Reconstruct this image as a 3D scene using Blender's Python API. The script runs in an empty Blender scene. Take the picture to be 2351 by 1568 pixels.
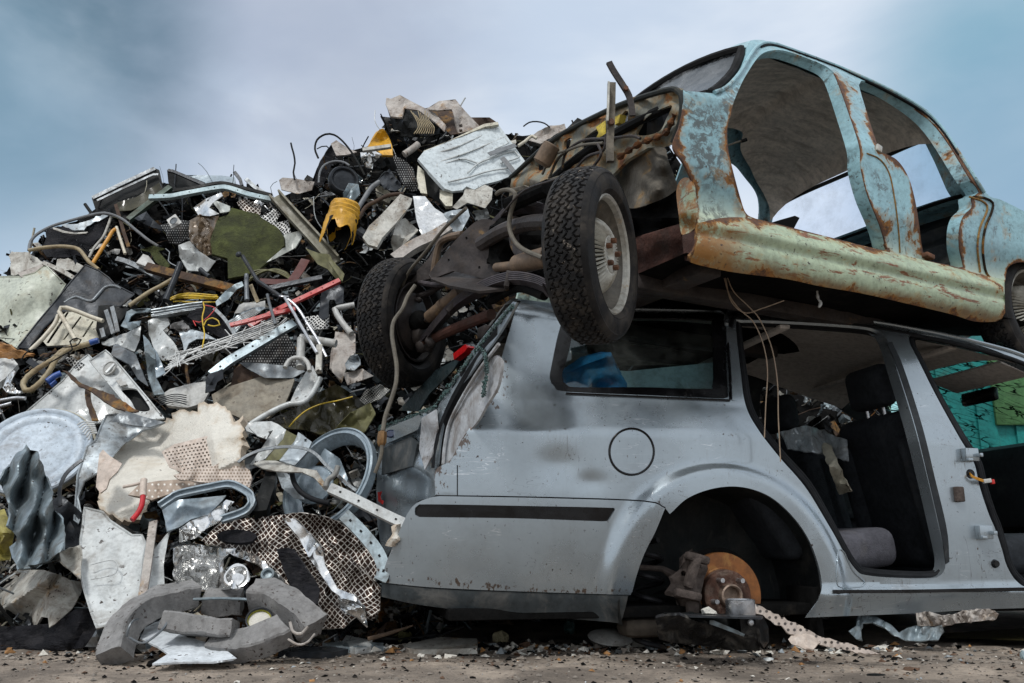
import bpy, bmesh, math, random
from mathutils import Vector as Vec, Matrix, noise, geometry, kdtree
random.seed(7)
R = math.radians
sc = bpy.context.scene
COL = sc.collection
# ---- camera geometry: pixel grid 2351 x 1568, used to measure the photograph
W, H, F = 2351., 1568., 2000.
CAMH, PIT = .384, R(13.1)
CAM = Vec((0, 0, CAMH))
def ray(u, v):
    a = (u-W/2)/F; b = (H/2-v)/F
    return Vec((a, math.cos(PIT)-b*math.sin(PIT), math.sin(PIT)+b*math.cos(PIT)))
def at(u, v, Y):
    r = ray(u, v); return CAM + r*(Y/r.y)
def ground_at(u, v, z=0.):
    r = ray(u, v); return CAM + r*((z-CAMH)/r.z)
class Frame:
    def __init__(s, o, yaw):
        y = R(yaw); s.o = Vec((o.x, o.y, 0)); s.d = Vec((math.cos(y), math.sin(y), 0)); s.n = Vec((math.sin(y), -math.cos(y), 0))
    def hit(s, u, v, off=0.):
        r = ray(u, v); p = s.o + s.n*off; t = (p-Vec((0, 0, 0))).dot(s.n)/r.dot(s.n)
        w = Vec((r.x*t, r.y*t, CAMH+r.z*t)); return ((w-s.o).dot(s.d), w.z)
    def P(s, lx, off, lz): return s.o + s.d*lx + s.n*off + Vec((0, 0, lz))
    def tr(s, u, v, S, ex=0.):
        off = 0.
        for _ in range(7):
            lx, lz = s.hit(u, v, off); off = S(lx, lz)+ex
        return lx, off, lz
    def T(s, u, v, S, ex=0.): return s.P(*s.tr(u, v, S, ex))
def sst(a, b, x):
    t = max(0., min(1., (x-a)/(b-a))); return t*t*(3-2*t)
def cr(pts, step=9., closed=False):
    """Catmull-Rom resample of a pixel (or 3-D) polyline"""
    P = [Vec(p) for p in pts]; n = len(P); out = []
    for i in range(n if closed else n-1):
        if closed: p0, p1, p2, p3 = P[i-1], P[i], P[(i+1) % n], P[(i+2) % n]
        else: p1, p2 = P[i], P[i+1]; p0 = P[i-1] if i else p1*2-p2; p3 = P[i+2] if i+2 < n else p2*2-p1
        k = max(1, int((p2-p1).length/step))
        for j in range(k):
            t = j/k
            out.append(.5*((2*p1)+(p2-p0)*t+(2*p0-5*p1+4*p2-p3)*t*t+(3*p1-p0-3*p2+p3)*t**3))
    if not closed: out.append(P[-1])
    return out
def lin(pts, step=9., closed=True):
    P = [Vec(p) for p in pts]; out = []; n = len(P)
    for i in range(n if closed else n-1):
        a, b = P[i], P[(i+1) % n]; k = max(1, int((b-a).length/step))
        out += [a.lerp(b, j/k) for j in range(k)]
    if not closed: out.append(P[-1])
    return out
def pip(x, y, poly):
    c = False; j = len(poly)-1
    for i in range(len(poly)):
        xi, yi = poly[i][0], poly[i][1]; xj, yj = poly[j][0], poly[j][1]
        if (yi > y) != (yj > y) and x < (xj-xi)*(y-yi)/(yj-yi)+xi: c = not c
        j = i
    return c
def cdt(outline, holes, step):
    """2-D triangulation of an outline with holes and interior points"""
    V = []; E = []
    for lp in [outline]+holes:
        b = len(V); V += [Vec((p[0], p[1])) for p in lp]; E += [(b+i, b+(i+1) % len(lp)) for i in range(len(lp))]
    xs = [p[0] for p in outline]; ys = [p[1] for p in outline]
    bnd = [V[i] for i in range(len(V))]
    cell = {}
    for p in bnd: cell.setdefault((int(p.x//step), int(p.y//step)), []).append(p)
    y = min(ys)+step*.5; row = 0
    while y < max(ys):
        x = min(xs)+step*(.5 if row % 2 else .0)
        while x < max(xs):
            if pip(x, y, outline) and not any(pip(x, y, h) for h in holes):
                cx, cy = int(x//step), int(y//step); q = Vec((x, y))
                if all((q-p).length > step*.5 for a in (-1, 0, 1) for b in (-1, 0, 1) for p in cell.get((cx+a, cy+b), ())): V.append(q)
            x += step
        y += step*.87; row += 1
    r = geometry.delaunay_2d_cdt(V, E, [], 0, 1e-5)
    vs, fs = r[0], r[2]; out = []
    for f in fs:
        c = sum((vs[i] for i in f), Vec((0, 0)))/len(f)
        if pip(c.x, c.y, outline) and not any(pip(c.x, c.y, h) for h in holes): out.append(list(f))
    return vs, out
def from_cdt(bm, outline, holes, step, fn, thick=0., mi=0, uvs=None, edge=None):
    """build a sheet; fn(u, v) -> world point; thick gives it real thickness (away from the viewer)"""
    vs, fs = cdt(outline, holes, step)
    pts = [fn(p.x, p.y) for p in vs]
    bv = [bm.verts.new(p) for p in pts]; nf = []
    for f in fs:
        try:
            q = bm.faces.new([bv[i] for i in f]); q.material_index = mi; q.smooth = True; nf.append(q)
        except ValueError: pass
    bm.normal_update()
    for q in nf:
        if q.normal.dot(CAM-q.calc_center_median()) < 0: q.normal_flip()
    if uvs is not None:
        L = bm.loops.layers.uv.verify(); sc_ = uvs
        m = {bv[i]: (vs[i].x*sc_, vs[i].y*sc_) for i in range(len(vs))}
        for q in nf:
            for l in q.loops: l[L].uv = m[l.vert]
    if edge:
        E_ = bm.verts.layers.float.get('edge') or bm.verts.layers.float.new('edge'); kd = kdtree.KDTree(len(edge[0]))
        for i, p in enumerate(edge[0]): kd.insert((p[0], p[1], 0), i)
        kd.balance()
        bv = [v for v in bm.verts if v.is_valid][-len(vs):]
        for v, q in zip(bv, vs): v[E_] = math.exp(-kd.find((q.x, q.y, 0))[2]/edge[1])
    if thick:
        thicken(bm, nf, thick)
    return bm
def thicken(bm, faces, thick):
    bm.normal_update()
    vset = {}
    for f in faces:
        for v in f.verts: vset.setdefault(v, Vec((0, 0, 0))); vset[v] += f.normal
    L = bm.loops.layers.uv.active
    new = {v: bm.verts.new(v.co - n.normalized()*thick) for v, n in vset.items()}
    E_ = bm.verts.layers.float.get('edge')
    if E_:
        for v in vset: new[v][E_] = v[E_]
    edge = {}
    for f in faces:
        vs = list(f.verts)
        for i in range(len(vs)):
            a, b = vs[i], vs[(i+1) % len(vs)]; edge[(a, b)] = edge.get((a, b), 0)+1
    for f in list(faces):
        vs = list(f.verts); q = bm.faces.new([new[v] for v in reversed(vs)]); q.material_index = f.material_index; q.smooth = True
        if L:
            m = {l.vert: l[L].uv.copy() for l in f.loops}
            for l, v in zip(q.loops, reversed(vs)): l[L].uv = m[v]
    for (a, b) in edge:
        if (b, a) not in edge:
            q = bm.faces.new([b, a, new[a], new[b]]); q.material_index = faces[0].material_index
def tube(bm, pts, r, seg=8, cap=True, mi=0, closed=False):
    P = [Vec(p) for p in pts]; n = len(P); rings = []; up = None
    for i in range(n):
        if closed: t = P[(i+1) % n]-P[i-1]
        else: t = P[min(i+1, n-1)]-P[max(i-1, 0)]
        if t.length < 1e-9: t = Vec((0, 0, 1))
        t.normalize()
        if up is None: up = t.orthogonal().normalized()
        up = (up-t*up.dot(t)); up = up.normalized() if up.length > 1e-6 else t.orthogonal().normalized()
        s = t.cross(up); rr = r[i] if isinstance(r, (list, tuple)) else r
        rings.append([bm.verts.new(P[i]+(up*math.cos(a)+s*math.sin(a))*rr) for a in (2*math.pi*k/seg for k in range(seg))])
    for i in range(n if closed else n-1):
        A, B = rings[i], rings[(i+1) % n]
        for k in range(seg):
            q = bm.faces.new((A[k], A[(k+1) % seg], B[(k+1) % seg], B[k])); q.smooth = True; q.material_index = mi
    if cap and not closed:
        for rg in (list(reversed(rings[0])), rings[-1]): bm.faces.new(rg).material_index = mi
def sweep(bm, pts, prof, up=None, mi=0, closed_prof=True, twist=None):
    """sweep a profile [(a, b)] along a path; b points along 'up'"""
    P = [Vec(p) for p in pts]; n = len(P); rings = []
    for i in range(n):
        t = (P[min(i+1, n-1)]-P[max(i-1, 0)]).normalized()
        u = Vec(up) if up is not None else Vec((0, -1, .4))
        u = (u-t*u.dot(t)).normalized(); s = t.cross(u)
        if twist:
            a = twist*i/(n-1); u, s = u*math.cos(a)+s*math.sin(a), s*math.cos(a)-u*math.sin(a)
        rings.append([bm.verts.new(P[i]+s*a+u*b) for a, b in prof])
    m = len(prof)
    for i in range(n-1):
        for k in range(m if closed_prof else m-1):
            q = bm.faces.new((rings[i][k], rings[i][(k+1) % m], rings[i+1][(k+1) % m], rings[i+1][k])); q.material_index = mi
    if closed_prof:
        bm.faces.new(list(reversed(rings[0]))).material_index = mi; bm.faces.new(rings[-1]).material_index = mi
def boxm(bm, c, size, rot=None, bev=0., mi=0, seg=2):
    M = Matrix.Translation(Vec(c)) @ (rot.to_4x4() if rot else Matrix.Identity(4)) @ Matrix.Diagonal((*size, 1))
    r = bmesh.ops.create_cube(bm, size=1., matrix=M)
    vs = r['verts']; fs = list({f for v in vs for f in v.link_faces})
    for f in fs: f.material_index = mi
    if bev:
        es = list({e for v in vs for e in v.link_edges})
        rr = bmesh.ops.bevel(bm, geom=es, offset=bev, segments=seg, profile=.5, affect='EDGES')
        for f in rr['faces']: f.material_index = mi; f.smooth = True
def lathe(bm, prof, M, seg=48, mi=0, fn=None, smooth=True):
    """revolve [(r, h)] about local z; fn(a, i, r, h) -> (r, h) modulates"""
    rings = []
    for i, (r, h) in enumerate(prof):
        if r < 1e-6: rings.append([bm.verts.new(M @ Vec((0, 0, h)))]); continue
        rg = []
        for k in range(seg):
            a = 2*math.pi*k/seg; rr, hh = fn(a, i, r, h) if fn else (r, h)
            rg.append(bm.verts.new(M @ Vec((rr*math.cos(a), rr*math.sin(a), hh))))
        rings.append(rg)
    for A, B in zip(rings, rings[1:]):
        for k in range(seg):
            k2 = (k+1) % seg
            if len(A) == 1 and len(B) == 1: continue
            if len(A) == 1: vs = (A[0], B[k2], B[k])
            elif len(B) == 1: vs = (A[k], A[k2], B[0])
            else: vs = (A[k], A[k2], B[k2], B[k])
            q = bm.faces.new(vs); q.smooth = smooth; q.material_index = mi
def axisM(c, ax):
    z = Vec(ax).normalized(); x = z.orthogonal().normalized()
    if abs(z.z) < .95: x = Vec((0, 0, 1)).cross(z).normalized()
    y = z.cross(x); return Matrix(((x.x, y.x, z.x, c[0]), (x.y, y.y, z.y, c[1]), (x.z, y.z, z.z, c[2]), (0, 0, 0, 1)))
ORG = {}
def tag(o, label=None, cat=None, group=None, kind=None):
    for k, x in (('label', label), ('category', cat), ('group', group), ('kind', kind)):
        if x: o[k] = x
def empty(name, loc, label, cat, group=None):
    o = bpy.data.objects.new(name, None); COL.objects.link(o); o.location = loc; o.empty_display_size = .1
    ORG[o] = Vec(loc); tag(o, label, cat, group); return o
def link(name, bm, mats, root=None, label=None, cat=None, group=None, kind=None, sharp=32):
    bmesh.ops.recalc_face_normals(bm, faces=bm.faces[:])
    if root is not None: org = ORG[root]
    else:
        c = [v.co for v in bm.verts]; lo = [min(p[i] for p in c) for i in range(3)]; hi = [max(p[i] for p in c) for i in range(3)]
        org = Vec(((lo[0]+hi[0])/2, (lo[1]+hi[1])/2, lo[2]))
    for v in bm.verts: v.co -= org
    me = bpy.data.meshes.new(name); bm.to_mesh(me); bm.free()
    for m in (mats if isinstance(mats, (list, tuple)) else [mats]): me.materials.append(m)
    if sharp:
        for p in me.polygons: p.use_smooth = True
        me.set_sharp_from_angle(angle=R(sharp))
    o = bpy.data.objects.new(name, me); COL.objects.link(o); ORG[o] = org
    if root is not None: o.parent = root
    else: o.location = org
    tag(o, label, cat, group, kind); return o
def bmn(): return bmesh.new()
# ---- materials
class NT:
    def __init__(s, m): s.t = m.node_tree; s.t.nodes.clear(); s.N = s.t.nodes; s.L = s.t.links
    def n(s, ty, **kw):
        o = s.N.new(ty)
        for k, v in kw.items():
            if k[0] == '_': o.inputs[k[1:].replace('_', ' ')].default_value = v
            else: setattr(o, k, v)
        return o
    def l(s, a, b): s.L.new(a, b)
    def noise(s, vec, scale, detail=5., rough=.6, dist=0.):
        o = s.n('ShaderNodeTexNoise'); s.l(vec, o.inputs['Vector']); o.inputs['Scale'].default_value = scale
        o.inputs['Detail'].default_value = detail; o.inputs['Roughness'].default_value = rough; o.inputs['Distortion'].default_value = dist; return o.outputs['Fac']
    def mr(s, x, a, b, c=0., d=1., smooth=True):
        o = s.n('ShaderNodeMapRange'); o.interpolation_type = 'SMOOTHSTEP' if smooth else 'LINEAR'
        s.l(x, o.inputs['Value'])
        for i, q in zip((1, 2, 3, 4), (a, b, c, d)): o.inputs[i].default_value = q
        return o.outputs[0]
    def math(s, op, a, b=None):
        o = s.n('ShaderNodeMath', operation=op)
        for i, q in enumerate((a, b)):
            if q is None: continue
            if isinstance(q, (int, float)): o.inputs[i].default_value = q
            else: s.l(q, o.inputs[i])
        return o.outputs[0]
    def mix(s, f, a, b, blend='MIX'):
        o = s.n('ShaderNodeMix', data_type='RGBA', blend_type=blend)
        for i, q in ((0, f), (6, a), (7, b)):
            if isinstance(q, (int, float)): o.inputs[i].default_value = q
            elif isinstance(q, tuple): o.inputs[i].default_value = (*q[:3], 1)
            else: s.l(q, o.inputs[i])
        return o.outputs[2]
def newmat(name):
    m = bpy.data.materials.new(name); m.use_nodes = True; return m, NT(m)
def grunge(name, col, rough=.5, metal=0., var=.25, vs=5., rust=0., rs=6., rustband=.06, spots=0., ss=40., dirt=0., ds=4., dirtcol=(.10, .075, .05), bump=.15, bs=None, coat=0.,
           stretch=(1, 1, 1), rustcol=((.30, .13, .035), (.13, .045, .02), (.04, .02, .014)), spec=None, extra=None, wear=None, streak=0., edge=0., fine=.30):
    if spec is None: spec = .06+.44*min(1., max(col)/.22)     # dull dark things hardly mirror the sky
    m, t = newmat(name)
    tc = t.n('ShaderNodeTexCoord').outputs['Object']
    if stretch != (1, 1, 1):
        mp = t.n('ShaderNodeMapping'); mp.inputs['Scale'].default_value = stretch; t.l(tc, mp.inputs['Vector']); vec = mp.outputs[0]
    else: vec = tc
    n1 = t.noise(vec, vs, 6, .62)
    lo = tuple(c*(1-var) for c in col); hi = tuple(min(1, c*(1+var*.6)) for c in col)
    c = t.mix(t.mr(n1, .3, .72), lo, hi)
    rg = t.mr(n1, .3, .7, max(.05, rough-.12), min(1, rough+.15))
    met = None
    if fine: c = t.mix(1., c, t.mr(t.noise(tc, 42., 8, .72), .32, .60, 1-fine, 1.), 'MULTIPLY')
    hgt = t.noise(vec, bs or vs*7, 6, .6)
    if extra: c = extra(t, tc, c)
    if dirt:
        d = t.mr(t.noise(vec, ds, 9, .7, .6), .62-.35*dirt, .80-.2*dirt); d = t.math('MULTIPLY', d, min(1, .45+.5*dirt)); c = t.mix(d, c, dirtcol)
        rg = t.mix(d, rg, (.85,)*3)
    if streak:
        mp = t.n('ShaderNodeMapping'); mp.inputs['Scale'].default_value = (26, 26, 2.2); t.l(tc, mp.inputs['Vector'])
        d = t.mr(t.noise(mp.outputs[0], 1.6, 6, .7), .56, .75); d = t.math('MULTIPLY', d, streak); c = t.mix(d, c, dirtcol)
    if wear:
        d = t.mr(t.noise(vec, wear[1], 10, .72, .3), .63-wear[2], .67-wear[2]); c = t.mix(d, c, wear[0])
    if spots:
        d = t.mr(t.noise(tc, ss, 3, .55), .74-.12*spots, .78-.12*spots); d2 = t.mr(t.noise(tc, ss*.16, 2, .5), .38, .6); c = t.mix(t.math('MULTIPLY', d, d2), c, (.035, .022, .016))
    if rust:
        rn = t.noise(vec, rs, 11, .68, .35)
        if edge: rn = t.math('ADD', rn, t.math('MULTIPLY', t.n('ShaderNodeAttribute', attribute_name='edge').outputs['Fac'], edge))
        th = .80-.42*rust
        msk = t.mr(rn, th, th+.012+rustband*.35); core = t.mr(rn, th+rustband*.5, th+rustband*2.2)
        rc = t.mix(core, rustcol[0], rustcol[1]); rc = t.mix(t.mr(t.noise(vec, rs*6, 5, .7), .42, .7), rc, rustcol[2])
        halo = t.mr(rn, th-rustband*1.5, th); c = t.mix(t.math('MULTIPLY', halo, .38), c, (.36, .21, .06)); c = t.mix(msk, c, rc)
        rg = t.mix(msk, rg, (.85,)*3); met = t.math('MULTIPLY', t.math('SUBTRACT', 1., msk), metal); hgt = t.math('ADD', hgt, t.math('MULTIPLY', msk, -.6))
    b = t.n('ShaderNodeBsdfPrincipled'); t.l(c, b.inputs['Base Color']); t.l(rg, b.inputs['Roughness'])
    if met is not None: t.l(met, b.inputs['Metallic'])
    else: b.inputs['Metallic'].default_value = metal
    b.inputs['Coat Weight'].default_value = coat; b.inputs['Coat Roughness'].default_value = .08; b.inputs['Specular IOR Level'].default_value = spec
    if bump:
        bp = t.n('ShaderNodeBump'); bp.inputs['Strength'].default_value = bump; bp.inputs['Distance'].default_value = .01; t.l(hgt, bp.inputs['Height']); t.l(bp.outputs[0], b.inputs['Normal'])
    o = t.n('ShaderNodeOutputMaterial'); t.l(b.outputs[0], o.inputs[0]); return m
def glassmat(name, tint, alpha, rough=.03, dirt=.1, edge=None, dirtcol=(.3, .3, .28)):
    """thin pane: mixes a tinted see-through with a glossy coat and dust"""
    m, t = newmat(name); tc = t.n('ShaderNodeTexCoord').outputs['Object']
    tr = t.n('ShaderNodeBsdfTransparent'); tr.inputs[0].default_value = (*tint, 1)
    gl = t.n('ShaderNodeBsdfGlossy'); gl.inputs['Roughness'].default_value = rough; gl.inputs[0].default_value = (.9, .95, 1, 1)
    lw = t.n('ShaderNodeLayerWeight'); lw.inputs[0].default_value = .5; frs = t.math('ADD', .035, t.math('MULTIPLY', t.math('POWER', lw.outputs['Facing'], 4.), .8))
    df = t.n('ShaderNodeBsdfDiffuse'); df.inputs[0].default_value = (*dirtcol, 1)
    m1 = t.n('ShaderNodeMixShader'); t.l(t.math('MULTIPLY', frs, alpha), m1.inputs[0]); t.l(tr.outputs[0], m1.inputs[1]); t.l(gl.outputs[0], m1.inputs[2])
    m2 = t.n('ShaderNodeMixShader'); d = t.mr(t.noise(tc, 6., 9, .75), .4, .75, 0., dirt*2.2)
    if edge: d = edge(t, tc, d)
    t.l(d, m2.inputs[0]); t.l(m1.outputs[0], m2.inputs[1]); t.l(df.outputs[0], m2.inputs[2])
    o = t.n('ShaderNodeOutputMaterial'); t.l(m2.outputs[0], o.inputs[0]); return m
# ---- camera, sky, sun
cd = bpy.data.cameras.new('camera'); cam = bpy.data.objects.new('camera', cd); COL.objects.link(cam)
cam.location = CAM; cam.rotation_euler = (R(90)+PIT, 0, 0); cd.sensor_width = 36; cd.lens = 36*F/W; cd.clip_start = .05; cd.clip_end = 2000; sc.camera = cam
SUN_AZ, SUN_EL = R(205), R(56)       # light comes from behind the camera, slightly left
sd = Vec((math.sin(SUN_AZ)*math.cos(SUN_EL), math.cos(SUN_AZ)*math.cos(SUN_EL), math.sin(SUN_EL)))
ld = bpy.data.lights.new('sun', 'SUN'); ld.energy = 1.5; ld.angle = R(10); ld.color = (1., .985, .955)
lo_ = bpy.data.objects.new('sun', ld); COL.objects.link(lo_); lo_.rotation_euler = (-sd).to_track_quat('-Z', 'Y').to_euler(); lo_.location = (0, 0, 20)
wd = bpy.data.worlds.new('World'); sc.world = wd; wd.use_nodes = True
t = NT(wd)
sky = t.n('ShaderNodeTexSky'); sky.sky_type = 'NISHITA'; sky.sun_disc = False; sky.sun_elevation = SUN_EL; sky.sun_rotation = SUN_AZ
gd = t.n('ShaderNodeTexCoord').outputs['Generated']
def blob(u, v, a0, a1):
    d = ray(u, v).normalized(); o = t.n('ShaderNodeVectorMath', operation='DOT_PRODUCT'); t.l(gd, o.inputs[0]); o.inputs[1].default_value = d
    return t.mr(o.outputs['Value'], math.cos(R(a0)), math.cos(R(a1)))
mpw = t.n('ShaderNodeMapping'); mpw.inputs['Scale'].default_value = (1., 1., 1.9); t.l(gd, mpw.inputs['Vector'])
nz = t.noise(mpw.outputs[0], 2.1, 6, .52, .5); nz2 = t.noise(mpw.outputs[0], 4.6, 5, .5, .3)
def wob(x, k=.75): return t.math('MULTIPLY', x, t.mr(nz2, .25, .62, 1-k, 1.0))
cl = t.mix(t.mr(nz, .39, .62), (.51, .60, .73), (.69, .755, .84))
cl = t.mix(t.math('MULTIPLY', wob(blob(600, 0, 18, 2), .6), .72), cl, (.33, .38, .49))
cl = t.mix(t.math('MULTIPLY', wob(blob(-10, 50, 14, 2.5), .4), .92), cl, (.05, .13, .19))
cl = t.mix(t.math('MULTIPLY', blob(-200, 330, 13, 3), .5), cl, (.24, .39, .52))
cl = t.mix(t.math('MULTIPLY', wob(blob(2440, 190, 13, 2), .3), .85), cl, (.15, .34, .46))
cl = t.mix(t.math('MULTIPLY', wob(blob(2480, 520, 13, 4), .4), .55), cl, (.28, .40, .54))
sx = t.n('ShaderNodeSeparateXYZ'); t.l(gd, sx.inputs[0])
back = t.mr(sx.outputs[1], .35, -.6); zen = t.mr(sx.outputs[2], .55, .95)
gain = t.math('ADD', 1., t.math('MULTIPLY', t.math('MAXIMUM', back, zen), .30))
cl = t.mix(t.math('MULTIPLY', t.math('MAXIMUM', back, zen), .75), cl, (.62, .64, .66)); cl = t.mix(1., cl, gain, 'MULTIPLY')
# overcast cloud layer over the clear sky (values are relative to the 0.1 background strength)
cl10 = t.mix(1., cl, (9.3, 9.3, 9.3), 'MULTIPLY')
allc = t.mix(.97, sky.outputs[0], cl10)
bg = t.n('ShaderNodeBackground'); bg.inputs['Strength'].default_value = .1; t.l(allc, bg.inputs['Color'])
ow = t.n('ShaderNodeOutputWorld'); t.l(bg.outputs[0], ow.inputs[0])
for n_ in t.N:
    if n_.type == 'MIX': n_.clamp_result = False; n_.clamp_factor = True
sc.view_settings.view_transform = 'Standard'; sc.view_settings.look = 'None'; sc.view_settings.exposure = .30; sc.view_settings.gamma = 1; sc.view_settings.use_curve_mapping = False
# ================= silver estate car =================
def scratches(t, tc, c):
    for sc_, rot, col, pat in (((3, 3, 30), 8, (.62, .65, .68), 5.), ((26, 26, 3), -14, (.10, .085, .07), 3.4), ((9, 9, 34), 38, (.07, .05, .04), 6.)):
        mp = t.n('ShaderNodeMapping'); mp.inputs['Scale'].default_value = sc_; mp.inputs['Rotation'].default_value = (0, R(rot), 0); t.l(tc, mp.inputs[0])
        n_ = t.noise(mp.outputs[0], 1.0, 3, .5, .4); l = t.mr(t.math('ABSOLUTE', t.math('SUBTRACT', n_, .5)), .0055, .0015); p_ = t.mr(t.noise(tc, pat, 4, .6), .56, .64)
        c = t.mix(t.math('MULTIPLY', t.math('MULTIPLY', l, p_), .75), c, col)
    mp = t.n('ShaderNodeMapping'); mp.inputs['Scale'].default_value = (1, 1, .55); mp.inputs['Rotation'].default_value = (0, R(35), 0); t.l(tc, mp.inputs[0])
    e_ = t.n('ShaderNodeAttribute', attribute_name='edge').outputs['Fac']
    m_ = t.mr(t.math('ADD', t.noise(mp.outputs[0], 48, 6, .72), t.math('MULTIPLY', e_, .20)), .665, .70); return t.mix(t.math('MULTIPLY', m_, .9), c, (.085, .05, .03))
m_silver = grunge('silver_paint', (.335, .385, .42), .25, .72, .04, 2.2, spots=.55, ss=80, dirt=.10, ds=2.6, dirtcol=(.17, .155, .14), bump=.015, bs=3., coat=.6, streak=.18, fine=.05, extra=scratches)
m_silver2 = grunge('inner_silver', (.50, .52, .54), .5, .1, .12, 4, dirt=.6, ds=9, dirtcol=(.12, .085, .06), bump=.05, spots=.8, ss=50)
m_skirt = grunge('grey_plastic', (.055, .065, .07), .5, 0, .3, 4, dirt=.55, ds=7, dirtcol=(.15, .145, .135), bump=.12, streak=.5)
m_blk = grunge('black_trim', (.006, .006, .007), .2, 0, .3, 8, dirt=.1, ds=12, dirtcol=(.05, .045, .04), bump=.04, spec=.35)
m_rub = grunge('rubber_seal', (.016, .017, .019), .55, 0, .3, 8, bump=.05)
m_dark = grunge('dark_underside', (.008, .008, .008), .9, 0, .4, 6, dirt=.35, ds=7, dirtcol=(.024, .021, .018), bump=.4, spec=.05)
m_liner = grunge('arch_liner', (.016, .019, .020), .7, 0, .4, 4, dirt=.5, ds=5, dirtcol=(.05, .046, .04), bump=.3, streak=.75, spec=.2)
m_seat = grunge('seat_fabric', (.030, .034, .040), .9, 0, .3, 12, bump=.3, bs=160, dirt=.2, ds=6, dirtcol=(.05, .05, .05))
m_seat2 = grunge('grey_seat_fabric', (.085, .085, .10), .9, 0, .25, 10, bump=.3, bs=160, dirt=.3, ds=6, dirtcol=(.12, .11, .1))
m_head = grunge('headliner', (.62, .58, .54), .9, 0, .08, 4, bump=.2, bs=200, dirt=.15)
m_trim = grunge('dark_trim', (.03, .034, .038), .6, 0, .2, 6, bump=.1, dirt=.25, dirtcol=(.08, .08, .075))
m_disc = grunge('rusty_disc', (.27, .10, .026), .6, .2, .45, 7, rust=.42, rs=14, bump=.15, dirt=.2)
m_hub = grunge('rusty_hub', (.10, .05, .035), .8, .1, .5, 18, dirt=.5, ds=20, dirtcol=(.2, .15, .12), bump=.5)
m_cast = grunge('cast_iron', (.085, .068, .06), .85, .1, .4, 14, dirt=.3, ds=12, dirtcol=(.19, .15, .13), bump=.6, bs=70)
m_steel = grunge('bright_steel', (.55, .56, .58), .3, .9, .25, 12, dirt=.2, ds=20, bump=.1)
def edge_glass(t, tc, d): return d
m_pane = glassmat('tinted_pane', (.66, .76, .76), 1.2, .02, .04)
m_teal = grunge('broken_glass', (.045, .13, .12), .2, 0, .7, 60, bump=.8, bs=200, spec=.9, dirt=.7, ds=40, dirtcol=(.01, .02, .02))
m_red = grunge('red_lens', (.45, .01, .012), .15, 0, .2, 10, bump=.03, spec=.8)
m_redtape = grunge('red_tape', (.55, .025, .02), .5, 0, .1, 10, bump=.02)
m_blue = grunge('blue_cloth', (.02, .22, .48), .6, 0, .5, 14, bump=.3)
m_hub_o = at(1670, 1370, 3.25)
WF = Frame(m_hub_o, 12)
def WS(lx, lz):
    o = -.022*sst(.22, .12, lz)
    o -= .30*max(0., .58-lz)**2*(1-.8*sst(.25, .34, lx))-.026*sst(.24, .205, lz)*sst(.30, .40, lx)
    o += .028*math.exp(-((lz-.80)/.035)**2)*0
    o -= max(0., min(lz, .90)-.795)*.46+.006*sst(.77, .80, lz)
    if lz > .90: o -= (lz-.90)*.40
    if lz > 1.24: o -= (lz-1.24)**2*6
    if lx < -.72: o -= .62*(lx+.72)**2
    r = math.hypot(lx, lz-.2)
    if lz > .1 and lx > -.6: o += .032*sst(.495, .435, r)*(1-sst(.9, 1.0, lz))
    o -= .009*math.exp(-(((lx+.62)/.08)**2+((lz-.66)/.055)**2))      # dent in the quarter panel
    o -= .008*math.exp(-(((lx+.50)/.05)**2+((lz-.60)/.03)**2))
    return o
def WT(u, v, ex=0.): return WF.T(u, v, WS, ex)
wag = empty('estate_car', (m_hub_o.x, m_hub_o.y, 0), 'silver estate car without doors or wheels lying under the pale blue old car', 'car')
arch = cr([(1878, 1378), (1887, 1345), (1877, 1290), (1852, 1230), (1812, 1177), (1762, 1137), (1702, 1118), (1640, 1121), (1580, 1143), (1538, 1180)], 8)
top_edge = cr([(1190, 686), (1290, 697), (1450, 703), (1650, 708), (1850, 719), (2000, 735), (2100, 752), (2200, 772), (2300, 797), (2351, 815), (2450, 855), (2600, 935), (2700, 1005)], 10)
rear_edge = cr([(1000, 1137), (1000, 1080), (1033, 1057), (1063, 1003), (1093, 964), (1111, 931), (1135, 892), (1150, 826), (1174, 745), (1190, 686)], 8)
body_out = top_edge + lin([(2700, 1005), (2760, 1030), (2900, 1080), (2900, 1385)], 14, False) + cr([(2890, 1390), (2351, 1396), (2100, 1408), (1848, 1418)], 12) + arch + cr([(1527, 1166), (1480, 1150), (1270, 1142), (1050, 1137)], 10) + rear_edge[:-1]
rdoor = cr([(1690, 745), (1705, 735), (1830, 739), (1960, 748), (2010, 757), (2035, 777), (2060, 850), (2100, 980), (2130, 1100), (2160, 1230), (2171, 1290), (2160, 1320), (2120, 1328), (2000, 1322), (1960, 1302), (1905, 1210), (1850, 1120), (1790, 1050), (1740, 985), (1712, 930), (1700, 850)], 8, True)
fdoor = cr([(2097, 765), (2180, 775), (2280, 803), (2351, 835), (2450, 882), (2560, 950), (2620, 1000), (2650, 1060), (2660, 1200), (2655, 1320), (2620, 1350), (2480, 1350), (2370, 1350), (2335, 1335), (2312, 1300), (2300, 1260), (2285, 1215), (2270, 1180), (2250, 1120), (2235, 1060), (2200, 1000), (2150, 910), (2105, 820), (2088, 785)], 8, True)
qwin = cr([(1262, 868), (1273, 887), (1300, 899), (1480, 907), (1660, 915), (1672, 912), (1671, 860), (1666, 720), (1655, 713), (1450, 708), (1315, 704), (1300, 712), (1282, 765), (1268, 830)], 8, True)
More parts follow.
